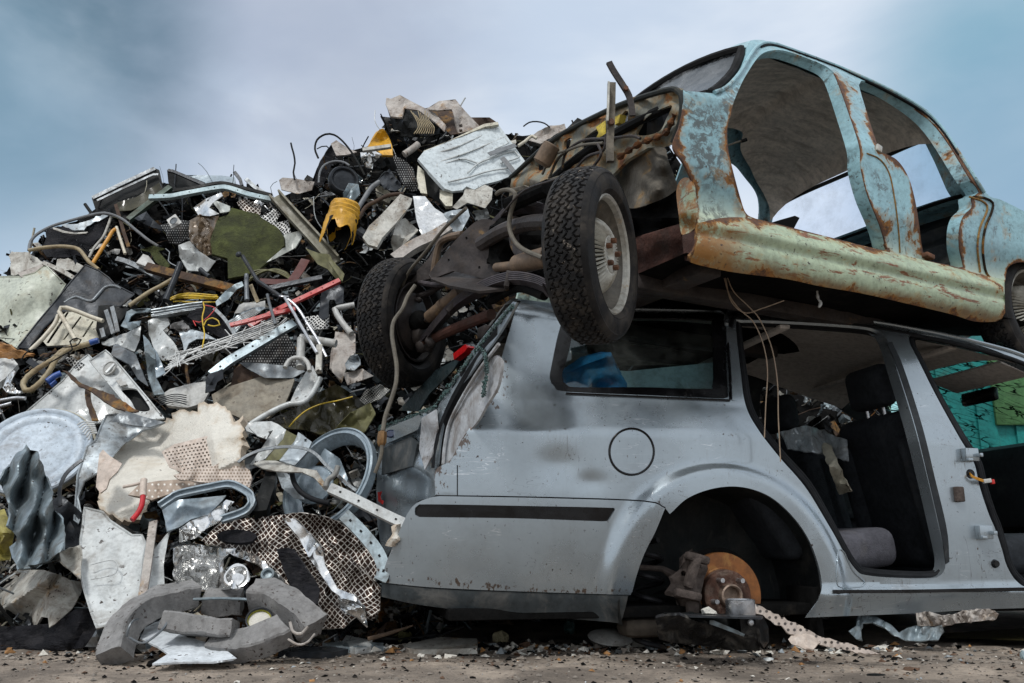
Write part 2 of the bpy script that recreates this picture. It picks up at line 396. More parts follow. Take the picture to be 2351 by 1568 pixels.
def panel(name, outline, holes, step, mat, ex=0., thick=.004, root=None, S=WS, Fm=WF, mirror=None, edge=None, **kw):
    bm = bmn()
    def fn(u, v):
        lx, off, lz = Fm.tr(u, v, S, ex)
        if mirror is not None: off = mirror-off
        return Fm.P(lx, off, lz)
    from_cdt(bm, outline, holes, step, fn, thick, edge=edge)
    return link(name, bm, mat, root, **kw)
body = panel('body_side', body_out, [rdoor, fdoor, qwin], 7, m_silver, root=wag, thick=.012, edge=([p for p in rear_edge if p.y > 840], 26.))
panel('far_body_side', body_out, [rdoor, fdoor, qwin], 26, m_trim, root=wag, thick=.02, mirror=-1.70)
# door jambs: deep returns round the openings
def jamb(name, loop, d0, d1, mat, shrink=0., S=WS, Fm=WF, root=None, rr=None, sub=None):
    c = sum(loop, Vec((0, 0)))/len(loop); bm = bmn(); A = []; B = []
    for p in loop:
        lx, off, lz = Fm.tr(p[0], p[1], S); dirv = (p-c).normalized()
        A.append(bm.verts.new(Fm.P(lx, off+d0, lz)))
        q = p-dirv*shrink; lx2, off2, lz2 = Fm.tr(q.x, q.y, S)
        B.append(bm.verts.new(Fm.P(lx2, off2+d1, lz2)))
    n = len(A)
    for i in range(n): bm.faces.new((A[i], A[(i+1) % n], B[(i+1) % n], B[i]))
    link(name, bm, mat, root)
jamb('door_jamb', rdoor, -.004, -.06, m_silver, 2, root=wag); jamb('door_jamb', fdoor, -.004, -.06, m_silver, 2, root=wag)
for lp in (rdoor, fdoor):
    bm = bmn(); c = sum(lp, Vec((0, 0)))/len(lp)
    tube(bm, [WT(*(p-(p-c).normalized()*5), -.03) for p in lp], .013, 8, closed=True)
    tube(bm, [WT(*(p-(p-c).normalized()*11), -.055) for p in lp], .012, 8, closed=True)
    link('door_seal', bm, m_rub, wag)
# roof rail gutter above the doors
bm = bmn(); tube(bm, [WT(u, v+5, .002) for u, v in cr([(1668, 740), (1668, 715), (1690, 706), (1850, 717), (2000, 733), (2100, 750), (2200, 770), (2300, 795), (2351, 812), (2450, 852), (2600, 932)], 9)], .009, 8); link('roof_moulding', bm, m_silver, wag)
bm = bmn(); tube(bm, [WT(u, v+13, -.004) for u, v in cr([(1676, 740), (1700, 713), (1850, 722), (2000, 739), (2100, 757), (2200, 778), (2300, 804), (2351, 822), (2450, 862), (2600, 942)], 9)], .010, 8); link('roof_gutter_seal', bm, m_rub, wag)
# B pillar black strip + hinges, grommet, connector
bm = bmn(); from_cdt(bm, cr([(2036, 786), (2061, 845), (2103, 978), (2133, 1100), (2162, 1228), (2172, 1295)], 8)+cr([(2180, 1290), (2174, 1215), (2146, 1095), (2118, 980), (2075, 845), (2048, 785)], 8), [], 7, lambda u, v: WT(u, v, .003), .004); link('pillar_trim', bm, m_trim, wag)
def patch(u, v, w, h, ex=.0): return [WT(u+a*w, v+b*h, ex) for a, b in ((-.5, -.5), (.5, -.5), (.5, .5), (-.5, .5))]
def pad(bm, u, v, w, h, d, bev=.004, rot=0.):
    p = WT(u, v); c = p+WF.n*(d*.5); s = p.y/F
    boxm(bm, c, (w*s, d, h*s), Matrix.Rotation(R(12), 3, 'Z') @ Matrix.Rotation(R(rot), 3, 'Y'), bev)
for (u, v) in ((2221, 1045), (2253, 1222)):
    bm = bmn(); pad(bm, u, v, 34, 30, .03); pad(bm, u+12, v+2, 9, 9, .05, .002); pad(bm, u-8, v+12, 12, 6, .04, .001); link('door_hinge', bm, m_silver, wag)
bm = bmn(); lathe(bm, [(0, .012), (.012, .012), (.016, .004), (.017, 0)], axisM(WT(2284, 1294), WF.n), 20); link('rubber_grommet', bm, m_blk, wag)
bm = bmn(); pad(bm, 2198, 1135, 22, 34, .02, .005); link('door_check', bm, m_cast, wag)
bm = bmn()
for k in range(3): tube(bm, [WT(2226, 1085+k), WT(2232, 1092+k*2, .02), WT(2246, 1098+k*2, .03), WT(2258, 1102+k*2, .035)], .0022, 6)
cable = link('pillar_cable', bm, grunge('orange_wire', (.6, .28, .03), .5), wag)
bm = bmn(); p = WT(2266, 1104, .035); boxm(bm, p, (.03, .016, .016), Matrix.Rotation(R(-8), 3, 'Y'), .002); cc = link('cable_plug', bm, grunge('white_plastic_plug', (.6, .6, .57), .5), cable)
bm = bmn(); p = WT(2278, 1106, .035); boxm(bm, p, (.012, .019, .018), Matrix.Rotation(R(-8), 3, 'Y'), .002); link('plug_end', bm, m_redtape, cable)
bm = bmn(); lathe(bm, [(0, .002), (.014, .002), (.017, .004), (.019, .001)], axisM(WT(2228, 1088), WF.n), 18); link('cable_hole', bm, m_blk, wag)
# sill trim, pressed panel
bm = bmn(); sweep(bm, [WT(u, v, .002) for u, v in cr([(1911, 1358), (2100, 1357), (2351, 1352), (2600, 1350)], 20)], [(-.006, 0), (.006, 0), (.006, .008), (-.006, .008)], up=WF.n); link('sill_trim', bm, m_blk, wag)
bm = bmn(); sweep(bm, [WT(u, v, .0) for u, v in cr([(1880, 1380), (2100, 1376), (2351, 1368), (2600, 1362)], 20)], [(-.02, -.004), (.018, -.004), (.013, .012), (-.013, .010)], up=WF.n); bm.free()
bm = bmn(); tube(bm, [WT(u, v, .001) for u, v in cr([(1923, 1285), (1926, 1262), (1938, 1268), (1958, 1310), (1986, 1338), (1980, 1346), (1930, 1348), (1922, 1330)], 6, True)], .0028, 6, closed=True); link('sill_pressing', bm, m_silver, wag)
# bumper
bump_out = cr([(1527, 1167), (1505, 1220), (1480, 1270), (1462, 1320), (1450, 1366)], 8)[:-1]+cr([(1448, 1366), (1200, 1358), (1000, 1349), (876, 1337)], 10)[:-1]+cr([(876, 1337), (884, 1300), (904, 1250), (928, 1195), (940, 1172), (955, 1156), (985, 1143), (1010, 1139)], 8)[:-1]+cr([(1010, 1139), (1270, 1144), (1480, 1152), (1527, 1167)], 10)[:-1]
def BS(lx, lz): return WS(lx, lz)+.020*sst(-.35, -.5, lx)
panel('rear_bumper', bump_out, [cr([(953, 1166), (962, 1158), (1180, 1161), (1410, 1166), (1412, 1170), (1396, 1196), (1385, 1197), (1180, 1190), (962, 1187), (953, 1182)], 7, True)], 9, m_silver, .004, .012, wag, BS, edge=(cr([(878, 1337), (940, 1330), (1200, 1352), (1442, 1360)], 10), 10.))
panel('bumper_skirt', cr([(876, 1340), (1000, 1352), (1200, 1361), (1442, 1368)], 10)+cr([(1436, 1395), (1424, 1428), (1400, 1428), (1300, 1420), (1100, 1405), (960, 1388), (876, 1370)], 8), [], 9, m_skirt, .001, .012, wag, BS)
tr = panel('bumper_strip', cr([(952, 1166), (962, 1157), (1180, 1160), (1411, 1165), (1413, 1170), (1396, 1197), (1385, 1198), (1180, 1191), (962, 1188), (952, 1182)], 7, True), [], 8, m_blk, -.004, .01, wag, BS)
# lower bumper underside
bm = bmn(); A = [WF.tr(u, v, BS) for u, v in cr([(876, 1371), (960, 1389), (1100, 1406), (1300, 1421), (1424, 1429)], 16)]
va = [bm.verts.new(WF.P(a, b-.006, c)) for a, b, c in A]; vb = [bm.verts.new(WF.P(a, -.9, c+.03)) for a, b, c in A]
for i in range(len(A)-1): bm.faces.new((va[i], va[i+1], vb[i+1], vb[i]))
link('underbody', bm, m_dark, wag)
# fuel flap: a disc with a dark gap
def flap(u0, v0, ru, rv): return [(u0+ru*math.cos(a), v0+rv*math.sin(a)) for a in (2*math.pi*k/44 for k in range(44))]
bm = bmn(); tube(bm, [WT(*p, .0) for p in flap(1450, 1037, 51, 53)], .0045, 6, closed=True); link('fuel_flap_gap', bm, m_blk, wag)
panel('fuel_flap', [Vec(p) for p in flap(1450, 1037, 48, 50)], [], 9, m_silver, .004, .006, wag)
# panel seams
bm = bmn(); tube(bm, [WT(1050, 1068, .0), WT(1050, 1100, .0), WT(1050, 1137, .0)], .0022, 6); tube(bm, [WT(u, v, .001) for u, v in cr([(1000, 1138), (1270, 1143), (1480, 1151), (1527, 1166)], 12)], .0032, 6); link('panel_seam', bm, m_blk, wag)
bm = bmn(); tube(bm, [WT(u, v, .003) for u, v in ((1668, 718), (1672, 800), (1676, 860), (1678, 916))], .006, 6); tube(bm, [WT(u, v, .004) for u, v in ((1300, 903), (1480, 911), (1676, 919))], .004, 6); link('window_moulding', bm, m_blk, wag)
panel('scratched_cap', cr([(1680, 897), (1690, 896), (1697, 903), (1697, 915), (1690, 919), (1680, 917)], 4, True), [], 6, m_silver, .003, .008, wag)
# rear side window: black border + tinted pane
panel('side_window_border', [p+(p-Vec((1470, 805))).normalized()*3 for p in qwin], [cr([(1290, 865), (1302, 884), (1330, 889), (1480, 889), (1620, 893), (1636, 885), (1638, 830), (1634, 745), (1615, 733), (1450, 730), (1335, 728), (1315, 770), (1300, 830)], 8, True)], 9, m_blk, -.012, .006, wag)
panel('side_window_pane', [p+(p-Vec((1470, 805))).normalized()*1 for p in qwin], [], 16, m_pane, -.022, .004, wag)
# wheel arch: liner, coil spring, brake, hub carrier
def arc(r, a0, a1, n): return [(r*math.cos(R(a0+(a1-a0)*i/n)), .20+r*math.sin(R(a0+(a1-a0)*i/n))) for i in range(n+1)]
bm = bmn(); pr = arc(.405, -12, 193, 40)
def linr(off, k): return [bm.verts.new(WF.P(x*k, off, .2+(z-.2)*k)) for x, z in pr]
R0, R1, R2 = linr(-.005, 1.), linr(-.16, .985), linr(-.34, .95)
for A, B in ((R0, R1), (R1, R2)):
    for i in range(len(A)-1): bm.faces.new((A[i], A[i+1], B[i+1], B[i])).smooth = True
cv = bm.verts.new(WF.P(0, -.35, .25))
for i in range(len(R2)-1): bm.faces.new((R2[i], R2[i+1], cv))
bmesh.ops.subdivide_edges(bm, edges=bm.edges[:], cuts=2, use_grid_fill=True)
for v_ in bm.verts:
    if (v_.co-WF.P(0, 0, .2)).dot(WF.n) < -.02: v_.co += WF.n*.02*noise.noise(v_.co*9)
link('wheel_arch_liner', bm, m_liner, wag)
bm = bmn(); boxm(bm, WF.P(.37, -.12, .12), (.03, .20, .22), Matrix.Rotation(R(12), 3, 'Z') @ Matrix.Rotation(R(-4), 3, 'Y'), .01); link('inner_arch_panel', bm, m_dark, wag)
bm = bmn(); sp0 = WF.hit(1486, 1360, -.16); tube(bm, [WF.P(sp0[0]+.055*math.cos(a), -.16+.055*math.sin(a), sp0[1]-.20+a*.0125) for a in (i*.3 for i in range(105))], .010, 8); link('coil_spring', bm, grunge('spring_steel', (.02, .02, .022), .35, .3, .3, 20, dirt=.3), wag)
bm = bmn(); tube(bm, [WF.P(*WF.hit(1470, 1301, -.14), 0).lerp(WF.P(*WF.hit(1470, 1301, -.14), 0), 0)+WF.n*-.14, WF.P(WF.hit(1522, 1305, -.12)[0], -.12, WF.hit(1522, 1305, -.12)[1]), WF.P(WF.hit(1560, 1330, -.10)[0], -.10, WF.hit(1560, 1330, -.1)[1])], [.008, .014, .02], 10) if False else tube(bm, [WF.P(*(lambda q: (q[0], -.14, q[1]))(WF.hit(1468, 1303, -.14))), WF.P(*(lambda q: (q[0], -.13, q[1]))(WF.hit(1520, 1306, -.13))), WF.P(*(lambda q: (q[0], -.10, q[1]))(WF.hit(1562, 1330, -.10)))], [.010, .012, .02], 10)
link('control_arm', bm, m_cast, wag)
bm = bmn(); pc = WF.hit(1470, 1425, -.12); boxm(bm, WF.P(pc[0], -.12, pc[1]-.02), (.16, .12, .07), Matrix.Rotation(R(12), 3, 'Z'), .03); link('spring_seat', bm, grunge('undercoat', (.06, .05, .04), .9, 0, .3, 6), wag)
hx, hz = WF.hit(1664, 1366, -.06); hc = WF.P(hx, -.085, hz); hm = axisM(hc, WF.n)
bm = bmn(); lathe(bm, [(.072, -.02), (.150, -.02), (.152, -.012), (.152, .004), (.150, .012), (.098, .012), (.094, .016), (.086, .016)], hm, 64); dsc = link('brake_disc', bm, m_disc, wag)
bm = bmn(); lathe(bm, [(.092, .014), (.090, .050), (.084, .056), (.045, .056), (.040, .060), (.0, .060)], hm, 48); hubo = link('hub', bm, m_hub, dsc)
bm = bmn(); lathe(bm, [(.041, .056), (.041, .088), (.036, .092), (.031, .088), (.029, .068), (0, .064)], hm, 32); link('hub_bore', bm, [grunge('worn_hub_ring', (.30, .22, .17), .5, .5, .4, 30, dirt=.4, bump=.2)], dsc)
for a in (125, 53, 197, -19, 269):
    bm = bmn(); c = hm @ Vec((.066*math.cos(R(a)), .066*math.sin(R(a)), .056)); tube(bm, [c, c+WF.n*.040], .0085, 10); link('wheel_stud', bm, m_steel, dsc)
bm = bmn(); lathe(bm, [(.165, -.045), (.170, -.03), (.160, -.028), (.06, -.028)], hm, 40); link('dust_shield', bm, m_dark, dsc)
# caliper: cast body, carrier, lumps
def cpt(zu, zv, d): u, v = 1410.6+zu*.275, 1175.5+zv*.275; q = WF.hit(u, v, d); return WF.P(q[0], d, q[1])
bm = bmn()
from_cdt(bm, [Vec((1410.6+a*.275, 1175.5+b*.275)) for a, b in ((590, 352), (720, 350), (800, 382), (822, 480), (765, 560), (745, 640), (700, 745), (560, 722), (468, 700), (458, 678), (502, 600), (482, 545), (520, 520), (560, 480), (575, 400))], [[Vec((1410.6+a*.275, 1175.5+b*.275)) for a, b in ((565, 500), (590, 488), (610, 505), (600, 535), (570, 540))]], 6, lambda u, v: WF.P(*(lambda q: (q[0], -.01+.018*noise.noise(Vec((u*.05, v*.06, 1)))-.03*((u-1590)/40)**2, q[1]))(WF.hit(u, v, -.01))), .06)
boxm(bm, cpt(650, 500, .012), (.035, .04, .12), Matrix.Rotation(R(12), 3, 'Z') @ Matrix.Rotation(R(22), 3, 'Y'), .012); boxm(bm, cpt(610, 690, .012), (.10, .04, .03), Matrix.Rotation(R(12), 3, 'Z') @ Matrix.Rotation(R(12), 3, 'Y'), .01)
boxm(bm, cpt(690, 385, .01), (.09, .04, .03), Matrix.Rotation(R(12), 3, 'Z') @ Matrix.Rotation(R(14), 3, 'Y'), .01); boxm(bm, cpt(650, 780, -.03), (.045, .03, .06), Matrix.Rotation(R(12), 3, 'Z'), .008)
link('brake_caliper', bm, m_cast, wag)
# roof, headliner
bm = bmn(); bm2 = bmn(); rows = []; rows2 = []
for u, v in [q for q in top_edge if q.x < 2345][::3]:
    lx, off, lz = WF.tr(u, v, WS); r1 = []; r2 = []
    for k in range(13):
        s = k/12; y = off+s*(-1.70-2*off); z = lz+.055*(1-(2*s-1)**4)
        r1.append(bm.verts.new(WF.P(lx, y, z))); r2.append(bm2.verts.new(WF.P(lx, y, z-.035-.02*abs(2*s-1)**3)))
    rows.append(r1); rows2.append(r2)
for b, rw in ((bm, rows), (bm2, rows2)):
    for i in range(len(rw)-1):
        for k in range(12): b.faces.new((rw[i][k], rw[i+1][k], rw[i+1][k+1], rw[i][k+1])).smooth = True
link('roof', bm, m_silver, wag); link('headliner', bm2, m_head, wag)
bm = bmn()
for (lx, o0, o1, z) in ((.45, -.25, -1.45, 1.285), (1.28, -.28, -1.42, 1.24)): boxm(bm, WF.P(lx, (o0+o1)/2, z), (.05, o0-o1, .02), Matrix.Rotation(R(12), 3, 'Z'), .008)
link('roof_crossbar', bm, m_head, wag)
bm = bmn(); boxm(bm, WF.P(1.62, -.55, 1.165), (.17, .5, .02), Matrix.Rotation(R(12), 3, 'Z') @ Matrix.Rotation(R(18), 3, 'Y'), .009); link('sun_visor', bm, m_head, wag)
# far inner trim: door trim panels, far door
def inner(name, lx0, lx1, z0, z1, off, mat, th=.05, bev=.015):
    bm = bmn(); boxm(bm, WF.P((lx0+lx1)/2, off, (z0+z1)/2), (lx1-lx0, th, z1-z0), Matrix.Rotation(R(12), 3, 'Z'), bev); return link(name, bm, mat, wag)
inner('far_door_trim', 1.14, 2.2, .22, .90, -1.58, m_trim, .10, .03); inner('arm_rest', 1.25, 1.9, .52, .58, -1.50, m_trim, .10, .02)
inner('floor', -1.0, 2.6, .13, .17, -.85, m_dark, 1.6, .005); inner('tunnel', .9, 2.3, .15, .36, -.85, m_trim, .24, .05)
inner('dashboard', 2.05, 2.6, .45, .90, -.85, m_trim, 1.45, .08); inner('rear_bulkhead', -.95, -.9, .15, .6, -.85, m_dark, 1.5, .01)
inner('far_rear_trim', -.95, .35, .2, .80, -1.58, m_trim, .06, .02)
# seats
def rbox(bm, c, size, rx=0., ry=0., bev=.05):
    boxm(bm, c, size, Matrix.Rotation(R(12), 3, 'Z') @ Matrix.Rotation(R(ry), 3, 'Y') @ Matrix.Rotation(R(rx), 3, 'X'), bev, seg=4)
def seat(lx, off, top, n=''):
    bm = bmn(); rbox(bm, WF.P(lx, off, .615), (.16, .55, .68), 0, -13, .06)
    for s in (-1, 1): rbox(bm, WF.P(lx-.02, off+s*.225, .58), (.18, .10, .54), 0, -13, .045)
    b = link('front_seat_back', bm, m_seat, wag)
    bm = bmn(); rbox(bm, WF.P(lx-.115, off, 1.065), (.10, .27, .19), 0, -8, .045); h = link('head_rest', bm, m_seat, b)
    bm = bmn()
    bm.free()
    for s in (-.06, .06): bm = bmn(); tube(bm, [WF.P(lx-.095, off+s, .92), WF.P(lx-.108, off+s, 1.0)], .007, 8); link('head_rest_post', bm, m_steel, b)
    bm = bmn(); rbox(bm, WF.P(lx+.27, off, .33), (.52, .50, .16), 0, -6, .06); link('front_seat_cushion', bm, m_seat2 if off < -1 else m_seat, wag)
seat(1.06, -.42, 1); seat(1.06, -1.24, 1)
bm = bmn(); rbox(bm, WF.P(.615, -.75, .36), (.36, 1.30, .155), 0, -6, .055); link('rear_seat_cushion', bm, m_seat2, wag)
bm = bmn(); rbox(bm, WF.P(.23, -.75, .60), (.14, 1.30, .62), 0, -34, .05); link('rear_seat_back', bm, m_seat, wag)
bm = bmn(); rbox(bm, WF.P(.58, -.20, .24), (.20, .12, .13), 0, 30, .05); link('seat_base', bm, m_seat2, wag)
# windscreen, cracked, and screen pillars
def crack(t, tc, d):
    v = t.n('ShaderNodeTexVoronoi', feature='DISTANCE_TO_EDGE'); mp = t.n('ShaderNodeMapping'); mp.inputs['Scale'].default_value = (5, 9, 5); t.l(tc, mp.inputs[0])
    nzv = t.n('ShaderNodeTexNoise'); t.l(mp.outputs[0], nzv.inputs[0]); nzv.inputs['Scale'].default_value = 1.2
    ad = t.n('ShaderNodeVectorMath', operation='ADD'); t.l(mp.outputs[0], ad.inputs[0]); t.l(nzv.outputs['Color'], ad.inputs[1])
    t.l(ad.outputs[0], v.inputs['Vector']); v.inputs['Scale'].default_value = 1.7
    e = t.mr(v.outputs['Distance'], .075, .02); g = t.mr(t.noise(tc, 2.4, 4), .40, .55); return t.math('MAXIMUM', d, t.math('MULTIPLY', e, g))
m_screen = glassmat('cracked_screen', (.55, .92, .86), 1.0, .05, .05, crack, (.015, .03, .03))
bm = bmn(); N = 14; g = []
for i in range(N+1):
    s = i/N; row = []
    for k in range(N+1):
        q = k/N; y = -.22-1.26*q; bow = .12*(1-(2*q-1)**2)
        row.append(bm.verts.new(WF.P(1.47+.88*s+bow, y, 1.262-.345*s-.01*bow)))
    g.append(row)
for i in range(N):
    for k in range(N): bm.faces.new((g[i][k], g[i+1][k], g[i+1][k+1], g[i][k+1]))
link('windscreen', bm, m_screen, wag)
bm = bmn(); boxm(bm, WF.P(1.83, -.80, 1.12), (.03, .24, .07), Matrix.Rotation(R(12), 3, 'Z'), .012); link('rear_view_mirror', bm, m_blk, wag)
# bonnet and front end (outside the frame, so that the car is whole from a step aside)
bm = bmn()
for (a, b, c, d, e) in ((2.45, 2.9, .80, .90, .02),):
    boxm(bm, WF.P(2.66, -.85, .55), (.5, 1.5, .62), Matrix.Rotation(R(12), 3, 'Z'), .08)
link('bonnet', bm, m_silver, wag)
# ---- torn tailgate and rear opening
def rearY(u, v): return 3.30+(1000-u)*.0036+(1140-v)*.0003
def RP(u, v, d=0.): return at(u, v, rearY(u, v)-d)
def rsheet(name, out, mat, d, thick=.006, step=8, amp=.0, root=wag, holes=[], sc_=1., tY=0.):
    bm = bmn(); out = lin(out, 9)
    from_cdt(bm, out, holes, step, lambda u, v: at(u, v, (rearY(u, v) if u < 1200 else 3.18)-d+amp*noise.noise(Vec((u*.02, v*.02, d*9)))+tY*(u-1100)), thick); return link(name, bm, mat, root)
rsheet('pillar_inner_panel', cr([(1141, 815), (1150, 826), (1150, 850), (1140, 892), (1116, 931), (1098, 964), (1068, 1003), (1038, 1057), (1004, 1080), (1018, 1020), (1040, 960), (1075, 880), (1110, 830)], 8), m_silver2, -.03, .01, 8, .02)
bm = bmn(); tube(bm, [RP(u, v, -.02) for u, v in cr([(1150, 760), (1120, 800), (1078, 862), (1040, 930), (1018, 985), (1007, 1036), (1003, 1075)], 8)], .022, 8); link('tailgate_seal', bm, m_rub, wag)
bm = bmn(); tube(bm, [RP(u, v, .0) for u, v in cr([(1145, 790), (1100, 850), (1060, 915), (1033, 970), (1022, 1020), (1018, 1065)], 8)], .007, 6); link('seal_lip', bm, m_silver2, wag)
rsheet('tailgate_inner_wall', [(1190, 690), (1150, 760), (1000, 1000), (1000, 1078), (985, 1080), (990, 930), (1060, 840), (1160, 700)], m_dark, -.25, .01, 14, .02)
rsheet('tailgate_window_frame', cr([(1178, 692), (1186, 694), (1150, 760), (1085, 850), (1030, 935), (1012, 1000), (1003, 1075), (996, 1078), (1000, 1000), (1006, 935), (1035, 885), (1080, 812), (1140, 735)], 8), m_silver, .02, .008, 7, .012)
bm = bmn()
random.seed(3)
for pts in ([(1178, 700), (1140, 745), (1095, 800), (1050, 862), (1012, 915), (1000, 930)], [(1000, 932), (960, 950), (925, 963), (890, 975), (870, 985)], [(1098, 795), (1112, 810), (1118, 845), (1112, 885), (1108, 910)]):
    for u, v in cr(pts, 2.4):
        for _ in range(5 if noise.noise(Vec((u*.06, v*.06, 0))) > -.2 else 1):
            p = RP(u+random.gauss(0, 2.2), v+random.gauss(0, 2.2), .03+random.uniform(-.01, .01)); boxm(bm, p, [random.uniform(.002, .0075) for _ in range(3)], Matrix.Rotation(random.uniform(0, 3), 3, Vec((random.random(), random.random(), 1)).normalized()))
link('broken_rear_window', bm, m_teal, wag, sharp=0)
tg = rsheet('tailgate', cr([(1000, 937), (1003, 975), (996, 1040), (1000, 1080)], 8)[:-1]+[Vec(p) for p in ((1000, 1080), (1002, 1138), (960, 1150), (948, 1168), (925, 1200), (905, 1250), (880, 1290), (866, 1200), (864, 1120), (868, 1040), (880, 985), (930, 962))], m_silver, -.02, .02, 7, .05)
rsheet('number_plate_recess', [(878, 1030), (944, 1002), (958, 1018), (947, 1070), (876, 1090)], m_skirt, .012, .01, 6, .02, tg)
rsheet('handle_bar', [(884, 985), (962, 952), (968, 962), (960, 985), (952, 990), (888, 1018)], m_silver, .04, .03, 6, .01, tg)
bm = bmn(); lathe(bm, [(0, .008), (.017, .007), (.020, .004), (.0225, .006), (.024, 0)], axisM(RP(898, 996, .05), (-.35, -.93, .1)) @ Matrix.Diagonal((1.1, .75, 1, 1)), 28); link('round_badge', bm, grunge('navy_badge', (.01, .02, .06), .15, 0, .3, 20, spec=.8), tg)
rsheet('torn_flap', [(968, 960), (1000, 940), (1004, 985), (990, 1050), (975, 1078), (962, 1030)], m_silver2, .05, .006, 6, .06, tg)
rsheet('red_tape', [(867, 1130), (876, 1128), (872, 1140), (874, 1147), (880, 1150), (878, 1158), (868, 1150)], m_redtape, .035, .003, 4, 0, tg)
rsheet('rear_light', [(1040, 812), (1068, 790), (1074, 797), (1066, 808), (1042, 826)], m_red, -.15, .03, 5, 0)
bm = bmn(); tube(bm, [RP(1120, 790, -.03), RP(1062, 862, -.0)], .012, 8); tube(bm, [RP(1062, 862, 0), RP(1040, 890, .01)], .006, 8); link('gas_strut', bm, m_rub, wag)
rsheet('tailgate_glass_edge', [(915, 942), (1000, 850), (1060, 818), (1040, 850), (985, 905), (960, 945)], grunge('dusty_dark_glass', (.03, .045, .05), .25, 0, .3, 6, dirt=.3), -.3, .008, 10, .03)
rsheet('light_band_panel', [(1352, 890), (1372, 846), (1440, 852), (1640, 832), (1640, 892)], grunge('pale_light_band', (.70, .75, .80), .6, 0, .1, 4, dirt=.2), -.32, .01, 12, .01)  # added pale panel; its colour imitates the light band seen in the glass
# loose load seen through the side window
bm = bmn(); from_cdt(bm, [Vec(p) for p in ((1296, 886), (1300, 858), (1340, 838), (1405, 815), (1412, 838), (1440, 880), (1440, 889), (1296, 889))], [], 8, lambda u, v: at(u, v, 3.42+.05*noise.noise(Vec((u*.02, v*.03, 0)))), .05)
link('blue_bundle', bm, m_blue, None, 'crumpled blue plastic bundle behind the side window of the silver estate car', 'bundle')
# ================= pale blue old saloon lying on top =================
DK = (.045, .035, .028)
def blu_extra(t, tc, c):
    # pale green lower paint meets pale blue upper paint at the waist, with a ragged edge
    sp = t.n('ShaderNodeSeparateXYZ'); t.l(tc, sp.inputs[0])
    h = t.math('ADD', sp.outputs[2], t.math('MULTIPLY', t.noise(tc, 5, 5), .12)); f = t.mr(h, .40, .25)
    c = t.mix(f, c, (.44, .50, .37))
    fx = t.mr(sp.outputs[0], -.18, -.42); d = t.mr(t.math('ADD', t.noise(tc, 26, 8, .75, .5), t.math('MULTIPLY', fx, .07)), .50, .62); e = t.mr(t.math('ADD', t.noise(tc, 4.5, 5, .6), t.math('MULTIPLY', fx, .08)), .44, .60)
    return t.mix(t.math('MULTIPLY', t.math('MULTIPLY', d, e), .85), c, (.05, .055, .05))
m_vblue = grunge('faded_blue_paint', (.27, .465, .52), .40, 0, .18, 4, rust=.43, rs=6.5, edge=.26, rustband=.05, spots=.7, ss=60, bump=.12, coat=.15, extra=blu_extra, rustcol=((.27, .115, .022), (.105, .042, .016), (.035, .018, .012)))
def sill_extra(t, tc, c):
    mp = t.n('ShaderNodeMapping'); mp.inputs['Scale'].default_value = (1.2, 1.2, 7); mp.inputs['Rotation'].default_value = (0, R(4), R(-29)); t.l(tc, mp.inputs[0])
    d = t.mr(t.noise(mp.outputs[0], 5, 10, .74, .4), .545, .60); c = t.mix(d, c, (.20, .07, .022))
    sp = t.n('ShaderNodeSeparateXYZ'); t.l(tc, sp.inputs[0])
    d = t.mr(t.math('ADD', sp.outputs[2], t.math('MULTIPLY', t.noise(tc, 9, 7, .7), .10)), .125, .075); c = t.mix(t.math('MULTIPLY', d, .85), c, (.17, .075, .02))
    d = t.mr(t.math('ADD', sp.outputs[0], t.math('MULTIPLY', t.noise(tc, 7, 8, .72), .45)), -.02, -.32); d2 = t.mr(t.noise(tc, 13, 9, .75), .40, .52)
    return t.mix(t.math('MULTIPLY', d, d2), c, (.26, .115, .022))
m_sill = grunge('pale_green_rusty_paint', (.41, .495, .34), .42, 0, .14, 5, rust=.40, rs=7.5, edge=.18, rustband=.05, rustcol=((.27, .115, .022), (.105, .042, .016), (.035, .018, .012)), spots=.9, ss=70, bump=.14, coat=.1, extra=sill_extra, streak=.25, dirtcol=(.16, .13, .06))
m_vhead = grunge('old_headliner', (.74, .64, .54), .9, 0, .2, 5, dirt=.5, ds=6, dirtcol=(.26, .21, .17), bump=.5, stretch=(1, 3, 1))
m_fire = grunge('rusty_bulkhead', (.20, .20, .16), .6, 0, .3, 6, rust=.60, rs=9, rustband=.07, dirt=.45, ds=9, dirtcol=(.04, .03, .02), bump=.3)
m_inner = grunge('undersealed_panel', (.17, .15, .12), .8, 0, .3, 6, rust=.36, rs=7, dirt=.5, ds=5, dirtcol=(.02, .018, .015), bump=.4)
m_redr = grunge('red_brown_member', (.085, .038, .028), .85, 0, .35, 5, dirt=.5, ds=6, dirtcol=(.05, .04, .035), bump=.5, bs=60)
m_chas = grunge('greasy_chassis', (.060, .052, .050), .5, .1, .4, 7, rust=.26, rs=9, dirt=.4, ds=10, dirtcol=(.07, .055, .045), bump=.35, rustcol=((.12, .06, .03), (.08, .035, .02), (.03, .018, .014)))
m_leaf = grunge('leaf_spring_steel', (.075, .066, .072), .55, .2, .4, 14, dirt=.4, ds=16, dirtcol=(.10, .085, .075), bump=.3)
m_shock = grunge('brown_damper', (.19, .13, .085), .6, .1, .4, 10, rust=.3, rs=12, dirt=.4, dirtcol=DK, bump=.25)
m_tyre = grunge('tyre_rubber', (.022, .022, .023), .62, 0, .35, 9, dirt=.5, ds=11, dirtcol=(.075, .065, .055), bump=.25, bs=90, spots=0, wear=((.20, .17, .14), 34, .015))
m_side = grunge('tyre_sidewall', (.022, .021, .021), .55, 0, .35, 9, dirt=.5, ds=9, dirtcol=(.075, .065, .055), bump=.15, bs=90)
